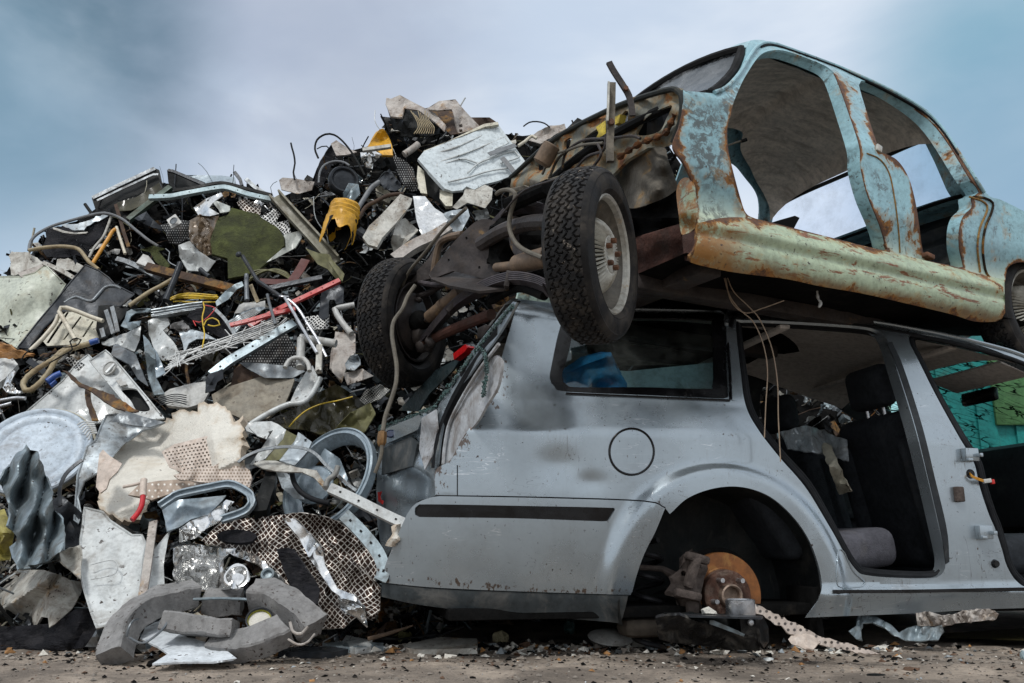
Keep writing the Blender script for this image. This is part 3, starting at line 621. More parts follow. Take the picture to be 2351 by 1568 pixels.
m_rim = grunge('white_rim', (.50, .49, .44), .35, .25, .25, 9, rust=.34, rs=13, dirt=.45, ds=9, dirtcol=(.13, .10, .06), bump=.1)
m_cap = grunge('finned_hubcap', (.60, .59, .53), .35, .2, .15, 9, dirt=.5, ds=14, dirtcol=(.16, .12, .07), bump=.1)
m_groove = grunge('shaded_groove', (.035, .03, .022), .7, 0, .3, 20, bump=.1)  # dark colour puts the shade between hubcap fins into the groove faces
m_barrel = grunge('grimy_rim_barrel', (.16, .145, .12), .5, .2, .4, 8, rust=.3, rs=12, dirt=.5, dirtcol=(.05, .04, .03), bump=.1)
m_nut = grunge('rusty_nut', (.17, .08, .045), .75, .2, .4, 30, bump=.4)
m_vrub = grunge('perished_rubber', (.010, .010, .010), .6, 0, .3, 20, bump=.2)
m_vglass = glassmat('dusty_windscreen', (.48, .50, .51), .55, .12, .26, None, (.27, .28, .29))
m_rglass = glassmat('dirty_rear_glass', (.95, .97, 1.), .15, .05, .06, None, (.30, .30, .28))
m_ribs = grunge('ribbed_dark_metal', (.030, .034, .036), .4, .4, .35, 6, dirt=.4, dirtcol=(.07, .07, .065), bump=.15)
m_yel = grunge('yellow_foam', (.55, .42, .06), .9, 0, .3, 30, bump=.6, dirt=.3)
m_pipe = grunge('grey_hose', (.14, .125, .10), .7, 0, .25, 30, dirt=.3, dirtcol=DK, bump=.2)
vo = at(1410, 590, 2.64)
VF = Frame(vo, 29)
def VS(lx, lz):
    o = -.035*sst(1.42, 1.28, lz)**2
    if lz > 1.40: o -= .035*sst(1.46, 1.54, lz)*(1-sst(1.54, 1.70, lz))
    if lz > 1.95: o -= (lz-1.95)*.40
    if lz > 2.36: o -= (lz-2.36)**2*2.2
    if lx < .55: o -= .35*(.55-lx)**2
    if lx > 2.0: o -= .22*(min(lx, 3.0)-2.0)**2
    if lx > 2.0 and lz < 1.95: o += .05*sst(2.1, 2.35, lx)
    return o
def VT(u, v, ex=0.): return VF.T(u, v, VS, ex)
VM = -1.36
vroot = VF.P(1.3, -.6, 1.29)
vin = empty('old_saloon', vroot, 'rusty pale blue vintage saloon shell, doors and bonnet gone, stacked on the silver car', 'car')
vtop = cr([(1714, 108), (1723, 93), (1745, 90), (1769, 91), (1814, 103), (1912, 137), (1961, 160), (2042, 199), (2113, 241), (2159, 283), (2204, 348), (2263, 442), (2299, 459), (2351, 485), (2430, 530), (2530, 610), (2600, 700)], 9)
v_out = cr([(1568, 207), (1600, 211), (1636, 214)], 9)[:-1]+cr([(1636, 214), (1662, 201), (1690, 172), (1703, 150), (1712, 124), (1714, 108)], 7)[:-1]+vtop+lin([(2600, 700), (2600, 790), (2480, 780)], 12, False)[1:]+cr([(2470, 740), (2455, 690), (2430, 640), (2395, 612), (2351, 602), (2328, 605), (2313, 616), (2309, 639)], 7)+cr([(2306, 650), (2290, 655), (2272, 641), (2182, 618), (2107, 600), (2032, 583), (1919, 557), (1769, 519), (1713, 503)], 9)+cr([(1700, 515), (1650, 520), (1602, 520)], 9)+cr([(1600, 500), (1595, 437), (1573, 380), (1546, 337), (1560, 290), (1568, 257), (1571, 230)], 8)
vfd = cr([(1684, 236), (1700, 197), (1717, 166), (1743, 129), (1769, 116), (1808, 117), (1880, 143), (1908, 160), (1922, 183), (1948, 254), (1974, 335), (1977, 384), (1993, 449), (2019, 514), (2032, 560), (2028, 574), (1919, 548), (1769, 510), (1730, 500), (1712, 488), (1700, 455), (1683, 392), (1672, 342), (1670, 292), (1679, 260)], 7, True)
vrd = cr([(1972, 195), (1978, 185), (1990, 186), (2042, 209), (2107, 251), (2146, 287), (2182, 336), (2221, 400), (2248, 441), (2231, 451), (2232, 475), (2214, 494), (2204, 523), (2203, 568), (2212, 612), (2200, 614), (2182, 609), (2130, 596), (2117, 566), (2110, 514), (2100, 455), (2084, 403), (2058, 366), (2019, 346), (2012, 325), (1993, 267)], 7, True)
def vpanel(name, outline, holes, step, mat, ex=0., thick=.006, root=vin, mirror=None, S=VS, **kw): return panel(name, outline, holes, step, mat, ex, thick, root, S, VF, mirror, **kw)
EB = [p for p in v_out+vfd+vrd if p.y > 250 and not (p.x > 2255 and p.y < 560)]+[p for p in vfd if p.x > 1915]
vbody = vpanel('body_side', v_out, [vfd, vrd], 7, m_vblue, thick=.010, edge=(EB, 9.))
i0 = min(range(len(v_out)), key=lambda i: (v_out[i]-Vec((2250, 425))).length); i1 = min(range(len(v_out)), key=lambda i: (v_out[i]-Vec((2272, 641))).length)
fvd2 = [p for p in vrd if True]
vpanel('far_body_side', v_out[:i0]+[Vec((2256, 445)), Vec((2262, 560))]+v_out[i1:], [vfd, vrd], 20, m_vblue, thick=.012, mirror=VM)
jamb('door_jamb', vfd, -.004, -.055, m_vblue, 5, VS, VF, vin); jamb('door_jamb', vrd, -.004, -.055, m_vblue, 5, VS, VF, vin)
m_rustlip = grunge('rusty_edge', (.26, .15, .035), .85, 0, .6, 40, rust=.6, rs=30, bump=.5)
bm = bmn(); tube(bm, [VT(u, v, -.05) for u, v in cr([(1926, 192), (1950, 254), (1976, 335), (1980, 384), (1996, 449), (2021, 514), (2034, 562)], 8)], .006, 6); link('pillar_flange', bm, m_rustlip, vin)
bm = bmn(); tube(bm, [VT(u, v, .001) for u, v in cr([(1990, 352), (2020, 366), (2042, 400), (2055, 465), (2063, 530), (2066, 580)], 8)], .0035, 6); link('pillar_seam', bm, m_rustlip, vin)
bm = bmn(); tube(bm, [VT(u, v, .002) for u, v in cr([(2236, 452), (2262, 455), (2279, 466), (2276, 488), (2262, 523), (2256, 568), (2262, 620), (2274, 640)], 7)], .006, 6); link('fender_seam', bm, grunge('black_seam', (.03, .02, .012), .9, 0, .5, 30, rust=.5, rs=20), vin)
bm = bmn(); tube(bm, [VT(u, v, .002) for u, v in cr([(2226, 452), (2252, 460), (2266, 472), (2264, 490), (2250, 523), (2244, 568), (2250, 625)], 7)], .005, 6); link('fender_seam', bm, m_rustlip, vin)
bm = bmn(); pad_p = VT(2015, 342); boxm(bm, pad_p+VF.n*.006, (.03, .012, .03), Matrix.Rotation(R(29), 3, 'Z') @ Matrix.Rotation(R(15), 3, 'Y'), .003); link('striker_plate', bm, m_rim, vin)
bm = bmn(); boxm(bm, VT(2125, 590)+VF.n*.012, (.05, .03, .02), Matrix.Rotation(R(29), 3, 'Z') @ Matrix.Rotation(R(10), 3, 'Y'), .004); link('hinge_stub', bm, m_nut, vin)
# drip rail over the doors
bm = bmn(); tube(bm, [VT(u, v, .006) for u, v in cr([(1640, 212), (1668, 200), (1698, 168), (1722, 128), (1742, 104), (1769, 98), (1814, 109), (1912, 143), (1961, 166), (2042, 205), (2113, 247), (2159, 289), (2204, 354), (2260, 442)], 8)], .008, 8); link('drip_rail', bm, m_vblue, vin)
bm = bmn(); tube(bm, [VT(u, v, .000) for u, v in cr([(1745, 108), (1769, 103), (1814, 113), (1912, 148), (1961, 172), (2042, 212), (2113, 254), (2159, 297), (2200, 356)], 8)], .007, 8); link('drip_rail_gutter', bm, m_vrub, vin)
# sill
s_top = [(1602, 512), (1660, 500), (1713, 500), (1769, 513), (1919, 551), (2032, 577), (2107, 594), (2182, 612), (2272, 635), (2306, 641)]
s_bot = [(2308, 718), (2300, 732), (2287, 738), (2238, 738), (2182, 721), (2069, 694), (1975, 673), (1882, 657), (1807, 641), (1720, 630), (1657, 620), (1582, 600), (1592, 575), (1600, 545)]
def SS(lx, lz):
    b = 1.30
    o = VS(lx, lz)+.022-.018*sst(1.345, 1.28, lz)
    zc = 1.432+.0*lx
    o += .009*math.exp(-((lz-zc-.016)/.020)**2)-.008*math.exp(-((lz-zc+.018)/.016)**2)
    return o
vpanel('sill', cr(s_top, 9)+cr(s_bot, 9), [], 5, m_sill, .004, .012, S=SS, edge=(cr(s_top, 5)+cr(s_bot, 5), 13.))
# roof, headliner, screens: sections between this side's rail and the mirrored one
def section(k0, k1, crown, bow, fr0=0., fr1=1., n=16, dz=0., pts=None):
    rows = []
    for u, v in (pts or vtop)[k0:k1]:
        lx, off, lz = VF.tr(u, v, VS); r = []
        for k in range(n+1):
            s = fr0+(fr1-fr0)*k/n; y = off+s*(VM-2*off); b = 1-(2*s-1)**2; b4 = 1-(2*s-1)**4
            r.append((lx+bow*b, y, lz+crown*b4+dz*(1 if True else 0)))
        rows.append(r)
    return rows
def skin(name, rows, mat, ox=0., oz=0., thick=0., sub=None, root=vin):
    bm = bmn(); R_ = [[bm.verts.new(VF.P(x+ox, y, z+oz)) for x, y, z in r] for r in rows]; fs = []
    for i in range(len(R_)-1):
        for k in range(len(R_[0])-1): f = bm.faces.new((R_[i][k], R_[i+1][k], R_[i+1][k+1], R_[i][k+1])); f.smooth = True; fs.append(f)
    if thick: thicken(bm, fs, thick)
    return link(name, bm, mat, root)
iu = lambda u: min(range(len(vtop)), key=lambda i: abs(vtop[i].x-u))
ka, kb, kc = 0, iu(2168), iu(2260)
skin('roof', section(ka, kb+1, .05, 0), m_vblue, 0, 0)
hl = section(ka+3, kb+1, .045, 0)
for i, r in enumerate(hl):
    for k, (x, y, z) in enumerate(r): r[k] = (x, y, z-.028-.006*abs(math.sin(i*.30))-.05*abs(2*k/16-1)**4)
skin('headliner', hl, m_vhead)
skin('rear_screen', section(kb+1, kc, .05, .06, .11, .975), m_rglass, 0, -.012, .004)
for a, b in ((0., .12), (.965, 1.)): skin('rear_quarter', section(kb, kc+1, .05, .06, a, b, 4), m_vblue, 0, .0, .01)
skin('rear_screen_rail', section(kb, kb+2, .05, .05, .08, .98), m_vrub, 0, -.02, .012); skin('rear_screen_rail', section(kc-1, kc+1, .05, .06, .08, .98), m_vrub, 0, -.01, .012)
skin('boot_lid', section(kc, len(vtop), .05, .03), m_vblue)
# windscreen between the A pillars
apil = cr([(1640, 214), (1662, 201), (1690, 172), (1703, 150), (1712, 124), (1714, 112)], 7)
ws = section(0, len(apil), .03, -.10, .02, .98, pts=apil); skin('windscreen', ws, m_vglass, -.004, 0, .004)
bm = bmn(); ring = [VF.P(*p) for p in ws[0]]+[VF.P(*r[-1]) for r in ws[1:]]+[VF.P(*p) for p in reversed(ws[-1])]+[VF.P(*r[0]) for r in reversed(ws[1:-1])]
tube(bm, ring, .020, 8, closed=True); link('windscreen_rubber', bm, m_vrub, vin)
top = section(0, 2, .05, 0)[0]; wt = ws[-1]
bm = bmn(); a = [bm.verts.new(VF.P(*p)) for p in top]; b = [bm.verts.new(VF.P(*p)) for p in wt]
for i in range(16): bm.faces.new((a[i], a[i+1], b[i+1], b[i]))
link('roof_front_edge', bm, m_vblue, vin)
# rear bulkhead with ribs, parcel shelf
bm = bmn(); g = []
for i in range(30):
    z = 1.38+.60*i/29; g.append([bm.verts.new(VF.P(2.02+.20*i/29+.012*math.sin(i*1.25), -.16-k*1.04/6, z)) for k in range(7)])
for i in range(29):
    for k in range(6): bm.faces.new((g[i][k], g[i+1][k], g[i+1][k+1], g[i][k+1])).smooth = True
link('rear_bulkhead', bm, m_ribs, vin)
bm = bmn(); boxm(bm, VF.P(2.30, -.68, 1.97), (.20, 1.05, .02), Matrix.Rotation(R(29), 3, 'Z'), .006); link('parcel_shelf', bm, m_ribs, vin)
bm = bmn(); p0 = VT(2188, 425, -.22); boxm(bm, p0, (.03, .04, .09), Matrix.Rotation(R(29), 3, 'Z') @ Matrix.Rotation(R(-20), 3, 'Y'), .008); link('interior_lamp', bm, m_redr, vin)
# floor seen from below, cross members
bm = bmn(); g = []
for i in range(14):
    x = .34+i*.16; g.append([bm.verts.new(VF.P(x, -.05-k*1.26/8, 1.36+.02*math.sin(k*2.1)*math.sin(i*.9)+(.05 if k in (3, 4, 5) else 0))) for k in range(9)])
for i in range(13):
    for k in range(8): bm.faces.new((g[i][k], g[i+1][k], g[i+1][k+1], g[i][k+1])).smooth = True
link('floor_pan', bm, m_dark, vin)
bm = bmn()
for o in (-.36, -1.0, -1.33): boxm(bm, VF.P(.95, o, 1.335), (1.5, .08, .06), Matrix.Rotation(R(29), 3, 'Z'), .008)
boxm(bm, VF.P(.5, -.68, 1.345), (.10, 1.15, .05), Matrix.Rotation(R(29), 3, 'Z'), .008); link('chassis_rail', bm, m_chas, vin)
# ---- the stripped front: bulkhead across the car (plane square to the car's length)
FX = .40
class FFrame:
    pass
def FT(u, v, back=0.):
    o = VF.P(FX+back, 0, 0); r = ray(u, v); t_ = (o-Vec((0, 0, 0))).dot(VF.d)/r.dot(VF.d); return Vec((r.x*t_, r.y*t_, CAMH+r.z*t_))
def fsheet(name, out, mat, back=0., thick=.01, step=7, amp=0., holes=[], root=vin, fn=None, crv=False, **kw):
    bm = bmn(); out = cr(out, 7, True) if crv else [Vec(p) for p in out]
    from_cdt(bm, out, [[Vec(p) for p in h] for h in holes], step, lambda u, v: FT(u, v, back+amp*noise.noise(Vec((u*.025, v*.025, back*7)))+(fn(u, v) if fn else 0)), thick); return link(name, bm, mat, root, **kw)
hol = [cr([(1488, 266), (1525, 247), (1543, 243), (1530, 272), (1515, 300), (1482, 311), (1460, 306)], 6, True), cr([(1553, 263), (1549, 277), (1535, 306), (1520, 311), (1526, 290)], 6, True), cr([(1340, 320), (1370, 296), (1388, 283), (1389, 318), (1342, 343)], 6, True), cr([(1295, 326), (1312, 317), (1300, 354)], 6, True), cr([(1232, 372), (1258, 350), (1264, 372), (1240, 392)], 6, True), cr([(1428, 262), (1442, 255), (1438, 290), (1424, 300)], 6, True)]
fire = fsheet('bulkhead', lin([(1568, 207), (1550, 207), (1415, 248), (1275, 320), (1175, 405), (1165, 470), (1230, 455), (1320, 440), (1410, 398), (1440, 367), (1488, 339), (1525, 338), (1552, 328), (1560, 290), (1568, 257)], 7), m_fire, 0, .012, 6, .04, hol)
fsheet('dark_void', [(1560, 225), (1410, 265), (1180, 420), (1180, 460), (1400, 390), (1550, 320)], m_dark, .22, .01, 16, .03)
bm = bmn(); tube(bm, [FT(u, v, -.012) for u, v in cr([(1172, 408), (1275, 318), (1393, 255), (1460, 228), (1530, 207), (1552, 206), (1563, 216), (1567, 245), (1560, 290), (1545, 328)], 8)], .012, 8); link('bulkhead_flange', bm, grunge('black_flange', (.03, .033, .03), .5, 0, .3, 10, rust=.3, rs=20), vin)
bm = bmn(); tube(bm, [FT(u, v, -.03) for u, v in cr([(1420, 362), (1455, 338), (1480, 325), (1515, 312), (1532, 300), (1548, 262)], 6)], [.010+.006*math.sin(i*1.7) for i in range(len(cr([(1420, 362), (1455, 338), (1480, 325), (1515, 312), (1532, 300), (1548, 262)], 6)))], 7); link('rust_flake_strip', bm, grunge('deep_rust', (.15, .06, .02), .9, 0, .7, 30, bump=1., bs=80), vin)
fsheet('foam_lump', [(1368, 292), (1390, 276), (1392, 318), (1380, 330), (1368, 318), (1374, 305)], m_yel, -.01, .04, 5, .06)
fsheet('foam_lump', [(1412, 268), (1424, 262), (1420, 282), (1412, 286)], m_yel, -.01, .03, 5, .05)
fsheet('heater_box', [(1486, 280), (1520, 262), (1526, 290), (1505, 306), (1484, 312)], grunge('black_box', (.05, .05, .055), .4, 0, .3, 10, dirt=.3), .10, .05, 6, .02)
# inner wing, member, corner flange
fsheet('inner_wing', cr([(1408, 394), (1440, 366), (1488, 338), (1525, 338), (1534, 367), (1550, 410), (1553, 435), (1508, 462), (1443, 477), (1425, 430)], 7, True), m_inner, .02, .012, 7, .04, fn=lambda u, v: -.12*((v-400)/70.)**2*0+.10*((u-1490)/70.)**2)
fsheet('wing_underside', [(1443, 474), (1508, 459), (1553, 433), (1562, 515), (1460, 545), (1440, 500)], m_dark, .14, .02, 9, .05, fn=lambda u, v: -.06*math.exp(-((v-500)/16.)**2))
fsheet('outrigger', [(1445, 548), (1560, 514), (1566, 545), (1570, 575), (1600, 590), (1560, 606), (1464, 640), (1440, 640)], m_redr, -.02, .05, 8, .015, fn=lambda u, v: .05*sst(545, 640, v+.25*(u-1460)))
fsheet('corner_flange', cr([(1553, 437), (1566, 410), (1586, 413), (1596, 457), (1597, 523), (1582, 536), (1565, 538), (1558, 493)], 6, True), m_sill, -.03, .012, 6, .02)
fsheet('rust_corner', [(1566, 540), (1584, 534), (1600, 520), (1603, 560), (1590, 600), (1572, 598), (1568, 570)], m_redr, -.035, .03, 6, .02)
# bonnet hinge arms standing up
def plate(name, pts, wpx, Y, th, mat, root, n=(-.6, -.8, 0), **kw):
    bm = bmn(); pts = cr([Vec((*p, 0)) for p in pts], 8); Ps = [at(p.x, p.y, Y) for p in pts]; w = wpx*Y/F
    sweep(bm, Ps, [(-w/2, -th), (w/2, -th), (w/2, th), (-w/2, th)], up=(0, -1, .2)); return link(name, bm, mat, root, **kw)
HY = FT(1402, 330, -.06).y-.14
hb = plate('hinge_post', [(1405, 192), (1404, 240), (1402, 290), (1400, 340), (1401, 372)], 18, HY, .012, m_inner, vin)
plate('hinge_post_lip', [(1397, 190), (1396, 240), (1394, 280)], 5, HY-.03, .012, m_rim, hb)
plate('hinge_arm', [(1398, 143), (1407, 160), (1421, 182), (1434, 202), (1444, 220), (1450, 245), (1452, 266)], 15, HY-.02, .006, m_chas, vin)
bm = bmn(); lathe(bm, [(0, .01), (.012, .01), (.014, 0)], axisM(at(1403, 281, HY-.02), (0, -1, 0)), 14); lathe(bm, [(0, .01), (.009, .01), (.010, 0)], axisM(at(1437, 204, HY-.03), (0, -1, 0)), 14); link('hinge_bolt', bm, m_nut, hb)
bm = bmn(); c = FT(1255, 355, -.12); lathe(bm, [(0, .05), (.035, .05), (.04, .045), (.042, -.04), (.03, -.05), (0, -.05)], axisM(c, (.5, -.3, .8)), 22); link('fluid_reservoir', bm, m_shock, vin)
# ---- wheels
def wheel(name, c, ax, root, outer=True, spin=0.):
    M_ = axisM(c, ax) @ Matrix.Rotation(spin, 4, 'Z')
    NZ = 58; seg = NZ*8
    nt = 34; tw = .057
    tread = [(.289-.010*(abs(h)/tw)**3.2, h) for h in (tw-2*tw*i/nt for i in range(nt+1))]
    def zig(x): x = x % 1.; return 4*abs(x-.5)-1
    def fn(a, i, r, h):
        x = a/(2*math.pi)*NZ; d = 0.
        for j, h0 in enumerate((-.040, -.0125, .0145, .042)):
            if abs(h-(h0+.0055*zig(x+.25*j))) < .0026: d = 1.
        for j, (h0, h1) in enumerate(((-.07, -.040), (-.040, -.0125), (-.0125, .0145), (.0145, .042), (.042, .07))):
            if h0 <= h < h1:
                xx = (x+.25*j+(h-h0)*9.) % 1.
                if xx < .15 and (j in (0, 4) or abs((h-h0)/(h1-h0)-.5) > .18 or True): d = max(d, 1. if (j in (0, 4) or (h-h0)/(h1-h0) < .62) else 0)
        return (r-.0065*d, h)
    tb = bmn(); lathe(tb, tread, M_, seg, fn=fn, smooth=False)
    w = bpy.data.objects.new(name, None); COL.objects.link(w); w.parent = root; ORG[w] = ORG[root]
    ty = link('tyre', tb, m_tyre, w, sharp=0)
    sb = bmn()
    for sg in (1, -1):
        lathe(sb, [(.2785, sg*.0565), (.272, sg*.067), (.262, sg*.0735), (.258, sg*.0725), (.240, sg*.079), (.222, sg*.080), (.212, sg*.077), (.210, sg*.078), (.206, sg*.075), (.199, sg*.066), (.190, sg*.056), (.186, sg*.045)], M_, 96)
    link('sidewall', sb, m_side, w)
    rb = bmn(); lathe(rb, [(.186, .046), (.193, .056), (.196, .063), (.191, .066), (.183, .060), (.178, .044)], M_, 72); lathe(rb, [(.178, .044), (.172, .028), (.165, .022), (.152, -.012), (.124, -.030), (.108, -.028)], M_, 72, mi=1); lathe(rb, [(.168, -.048), (.176, -.058), (.177, -.064), (.170, -.064), (.160, -.045), (.146, -.03), (.140, -.012)], M_, 72)
    link('rim', rb, [m_rim, m_barrel] if outer else [m_chas, m_chas], w)
    if outer:
        NR = 42
        hb_ = bmn(); lathe(hb_, [(.124, -.026), (.122, .000), (.118, .016), (.107, .031), (.092, .044), (.076, .053), (.064, .058), (.060, .058)], M_, NR*6, fn=lambda a, i, r, h: (r+(.0045*math.cos(a*NR) if i < 7 else 0), h+(.006*math.cos(a*NR) if 1 < i < 7 else 0)))
        hc_ = link('hub_cap', hb_, [m_cap, m_groove], w)
        for p_ in hc_.data.polygons:
            if p_.index < NR*36 and (p_.index % 6) in (2, 3) and p_.index < NR*36: p_.material_index = 1
        cb = bmn(); lathe(cb, [(.061, .058), (.059, .061), (.030, .061), (.027, .055), (.020, .039), (0, .039)], M_, 40); link('wheel_centre', cb, m_cap, hc_)
        for k in range(5):
            a = 2*math.pi*k/5+.3; nb = bmn(); lathe(nb, [(0, .078), (.0075, .078), (.0095, .074), (.0095, .060)], M_ @ Matrix.Translation((.046*math.cos(a), .046*math.sin(a), 0)), 6, smooth=False); link('wheel_nut', nb, m_nut, hc_, sharp=20)
    else:
        db = bmn(); lathe(db, [(.132, .02), (.136, -.02), (.130, -.05), (.110, -.062), (.05, -.068), (.03, -.09), (0, -.09)], M_, 40); link('brake_drum', db, m_chas, w)
    return w
ax1 = Vec((.90, -.41, -.04))
c1 = at(1362, 588, 2.70)
wheel('front_wheel', c1, ax1, vin)
c2 = at(928, 741, 3.74)
wheel('far_front_wheel', c2, Vec((-.90, .40, .03)), vin, outer=False)
c3 = VF.P(2.43, -.13, 1.44); wheel('rear_wheel', c3, VF.n, vin)
# ---- front suspension and cross member
def mid(f): return 2.75+(3.7-2.75)*f          # depth along the axle, 0 = this side, 1 = far side
def axY(u): return 2.78+(1290-u)*.0029
def vp(u, v, d=0.): return at(u, v, axY(u)-d)
def vsheet(name, out, mat, d=0., thick=.008, step=7, amp=.0, holes=[], crv=False, tY=0., root=vin, tV=0.):
    bm = bmn(); out = cr(out, 6, True) if crv else lin(out, 8)
    cu = sum(p[0] for p in out)/len(out); cvv = sum(p[1] for p in out)/len(out)
    from_cdt(bm, out, [cr(h, 5, True) for h in holes], step, lambda u, v: at(u, v, axY(cu)-d+tY*(u-cu)+tV*(v-cvv)+amp*noise.noise(Vec((u*.03, v*.03, d*5)))), thick); return link(name, bm, mat, root)
vsheet('subframe_plate', cr([(985, 628), (1010, 595), (1045, 552), (1078, 520), (1100, 505), (1125, 504), (1150, 516), (1166, 545)], 6)+cr([(1145, 547), (1132, 560), (1126, 582), (1130, 606), (1145, 626), (1163, 640)], 6)+[Vec(p) for p in ((1110, 640), (1040, 622), (992, 640))], m_chas, .05, .012, 6, .01, [[(1068, 545), (1072, 543), (1074, 548), (1070, 551)], [(1028, 594), (1033, 594), (1033, 600), (1028, 600)], [(1098, 611), (1103, 611), (1103, 617), (1098, 617)]], tY=-.0012)
vsheet('subframe_plate', [(931, 650), (985, 592), (1006, 552), (1048, 540), (1030, 562), (1012, 580), (1004, 612), (1000, 636), (985, 640), (950, 648)], m_chas, .02, .012, 6, .01, [[(1012, 575), (1018, 552), (1042, 546), (1026, 564)]], tY=-.001)
vsheet('subframe_shelf', [(985, 630), (1008, 612), (1040, 620), (1120, 634), (1165, 640), (1165, 662), (1100, 668), (1030, 655), (990, 640)], m_chas, .09, .01, 7, .01, [[(1008, 625), (1018, 623), (1020, 627), (1010, 628)]], tY=-.001, tV=-.006)
bm = bmn(); tube(bm, [vp(u, v, .06) for u, v in cr([(952, 646), (980, 652), (1005, 655), (1020, 652), (1033, 643)], 6)], .012, 8); link('subframe_lip', bm, m_leaf, vin)
bm = bmn(); tube(bm, [vp(u, v, .04) for u, v in cr([(995, 640), (1000, 600), (1010, 560), (1030, 545), (1062, 538)], 6)], .016, 8); link('subframe_brace', bm, m_shock, vin)
leafp = cr([(1275, 672), (1235, 652), (1195, 643), (1160, 645), (1120, 657), (1075, 680), (1040, 705), (1005, 742), (975, 780)], 7)
bm = bmn()
for k in range(5):
    L0 = 0 if k < 3 else 3; sweep(bm, [vp(p.x, p.y+k*4.1-8, .05) for p in leafp[L0:len(leafp)-L0]], [(-.0026, -.028), (.0026, -.028), (.0026, .028), (-.0026, .028)], up=(0, -1, 0))
link('leaf_spring', bm, m_leaf, vin)
bm = bmn()
for u, v, a in ((1166, 645, 80), (1040, 706, 50)): boxm(bm, vp(u, v, .07), (.02, .07, .062), Matrix.Rotation(R(90-a), 3, 'Y'), .004)
link('spring_clamp', bm, m_chas, vin)
leaf2 = cr([(1255, 486), (1220, 476), (1190, 478), (1165, 490), (1140, 512)], 7); bm = bmn()
for k in range(4): sweep(bm, [vp(p.x, p.y+k*3.6-6, -.10) for p in leaf2], [(-.0024, -.025), (.0024, -.025), (.0024, .025), (-.0024, .025)], up=(0, -1, 0))
link('upper_leaf_spring', bm, m_leaf, vin)
bm = bmn(); tube(bm, [vp(1178, 611, .02), vp(1196, 606, .02)], [.022, .03], 14); tube(bm, [vp(1190, 607, .02), vp(1262, 588, .02)], .037, 18); tube(bm, [vp(1140, 614, .0), vp(1180, 610, .02)], .018, 12); link('damper', bm, m_shock, vin)
bm = bmn(); tube(bm, [vp(1058, 668, .02), vp(985, 728, .06)], .027, 16); tube(bm, [vp(1022, 697, .04), vp(1014, 704, .04)], .030, 16); link('damper', bm, m_shock, vin)
bm = bmn(); lathe(bm, [(0, .045), (.03, .04), (.045, .02), (.045, -.02), (.03, -.04), (0, -.045)], axisM(vp(962, 738, .06), (.7, -.4, .5)), 18); link('joint', bm, m_dark, vin)
random.seed(5)
bm = bmn()
for k in range(26):
    u = random.uniform(915, 990); v = random.uniform(672, 800); bmesh.ops.create_icosphere(bm, subdivisions=2, radius=random.uniform(.018, .04), matrix=Matrix.Translation(vp(u, v, random.uniform(-.02, .05))) @ Matrix.Diagonal((1, random.uniform(.6, 1.4), random.uniform(.6, 1.5), 1)))
for v_ in bm.verts: v_.co += Vec((1, -.5, .3))*.012*noise.noise(v_.co*40)
link('greasy_hub', bm, m_chas, vin)
for nm, pts, r, mt in (('lower_arm', [(968, 792), (1010, 770), (1060, 748), (1128, 722)], .022, m_redr), ('lower_arm', [(950, 815), (975, 785), (1000, 745)], .022, m_dark), ('steering_rod', [(1128, 690), (1190, 662), (1250, 680)], .016, m_dark), ('steering_rod', [(930, 690), (985, 672), (1020, 650)], .014, m_chas), ('cross_tube', [(1105, 560), (1160, 528), (1220, 512), (1262, 510)], .03, m_chas), ('cross_tube', [(1170, 470), (1210, 452), (1260, 430)], .03, m_dark)):
    bm = bmn(); tube(bm, [vp(u, v, .02) for u, v in cr(pts, 8)], r, 10); link(nm, bm, mt, vin)
vsheet('dark_backing_panel', [(1128, 520), (1170, 475), (1265, 440), (1275, 600), (1240, 640), (1165, 640), (1120, 600)], m_dark, -.22, .02, 12, .08)  # dark panel added as a backdrop behind the suspension tubes
bm = bmn(); tube(bm, [vp(u, v, -.02) for u, v in cr([(1180, 500), (1182, 560), (1205, 590), (1238, 590)], 8)], .020, 10); link('dark_pipe', bm, m_chas, vin)
# hoses and cables
def hose(name, pts, r, mat, yf, root=vin): bm = bmn(); tube(bm, [at(p.x, p.y, yf(p.x, p.y)) for p in cr([Vec((*q, 0)) for q in pts], 6)], r, 8); return link(name, bm, mat, root)
hose('grey_pipe', [(1140, 446), (1151, 438), (1170, 436), (1183, 446), (1180, 465), (1174, 483), (1169, 516), (1177, 546), (1199, 571), (1246, 592)], .0085, m_pipe, lambda u, v: axY(u)-.12)
hose('cable', [(1070, 478), (1040, 505), (1016, 529), (976, 579), (939, 624), (919, 669), (905, 700), (901, 736)], .007, m_pipe, lambda u, v: axY(u)-.22)
hose('brake_hose', [(953, 655), (936, 680), (924, 709), (905, 736), (900, 766), (906, 809), (911, 841), (909, 880), (897, 921), (885, 955), (879, 990)], .0085, m_pipe, lambda u, v: 3.42-.0008*(v-655))
bm = bmn(); p = at(877, 1008, 3.13); lathe(bm, [(.006, .03), (.014, .026), (.016, .01), (.016, -.012), (.011, -.024), (.006, -.028)], axisM(p, (.05, 0, 1)), 14, fn=lambda a, i, r, h: (r*(1+.08*math.cos(7*a)), h)); link('hose_fitting', bm, grunge('brass', (.28, .16, .07), .45, .6, .3, 30, dirt=.3), vin)
hose('hose_tail', [(877, 1022), (876, 1040), (870, 1062), (861, 1086)], .007, m_pipe, lambda u, v: 3.12)
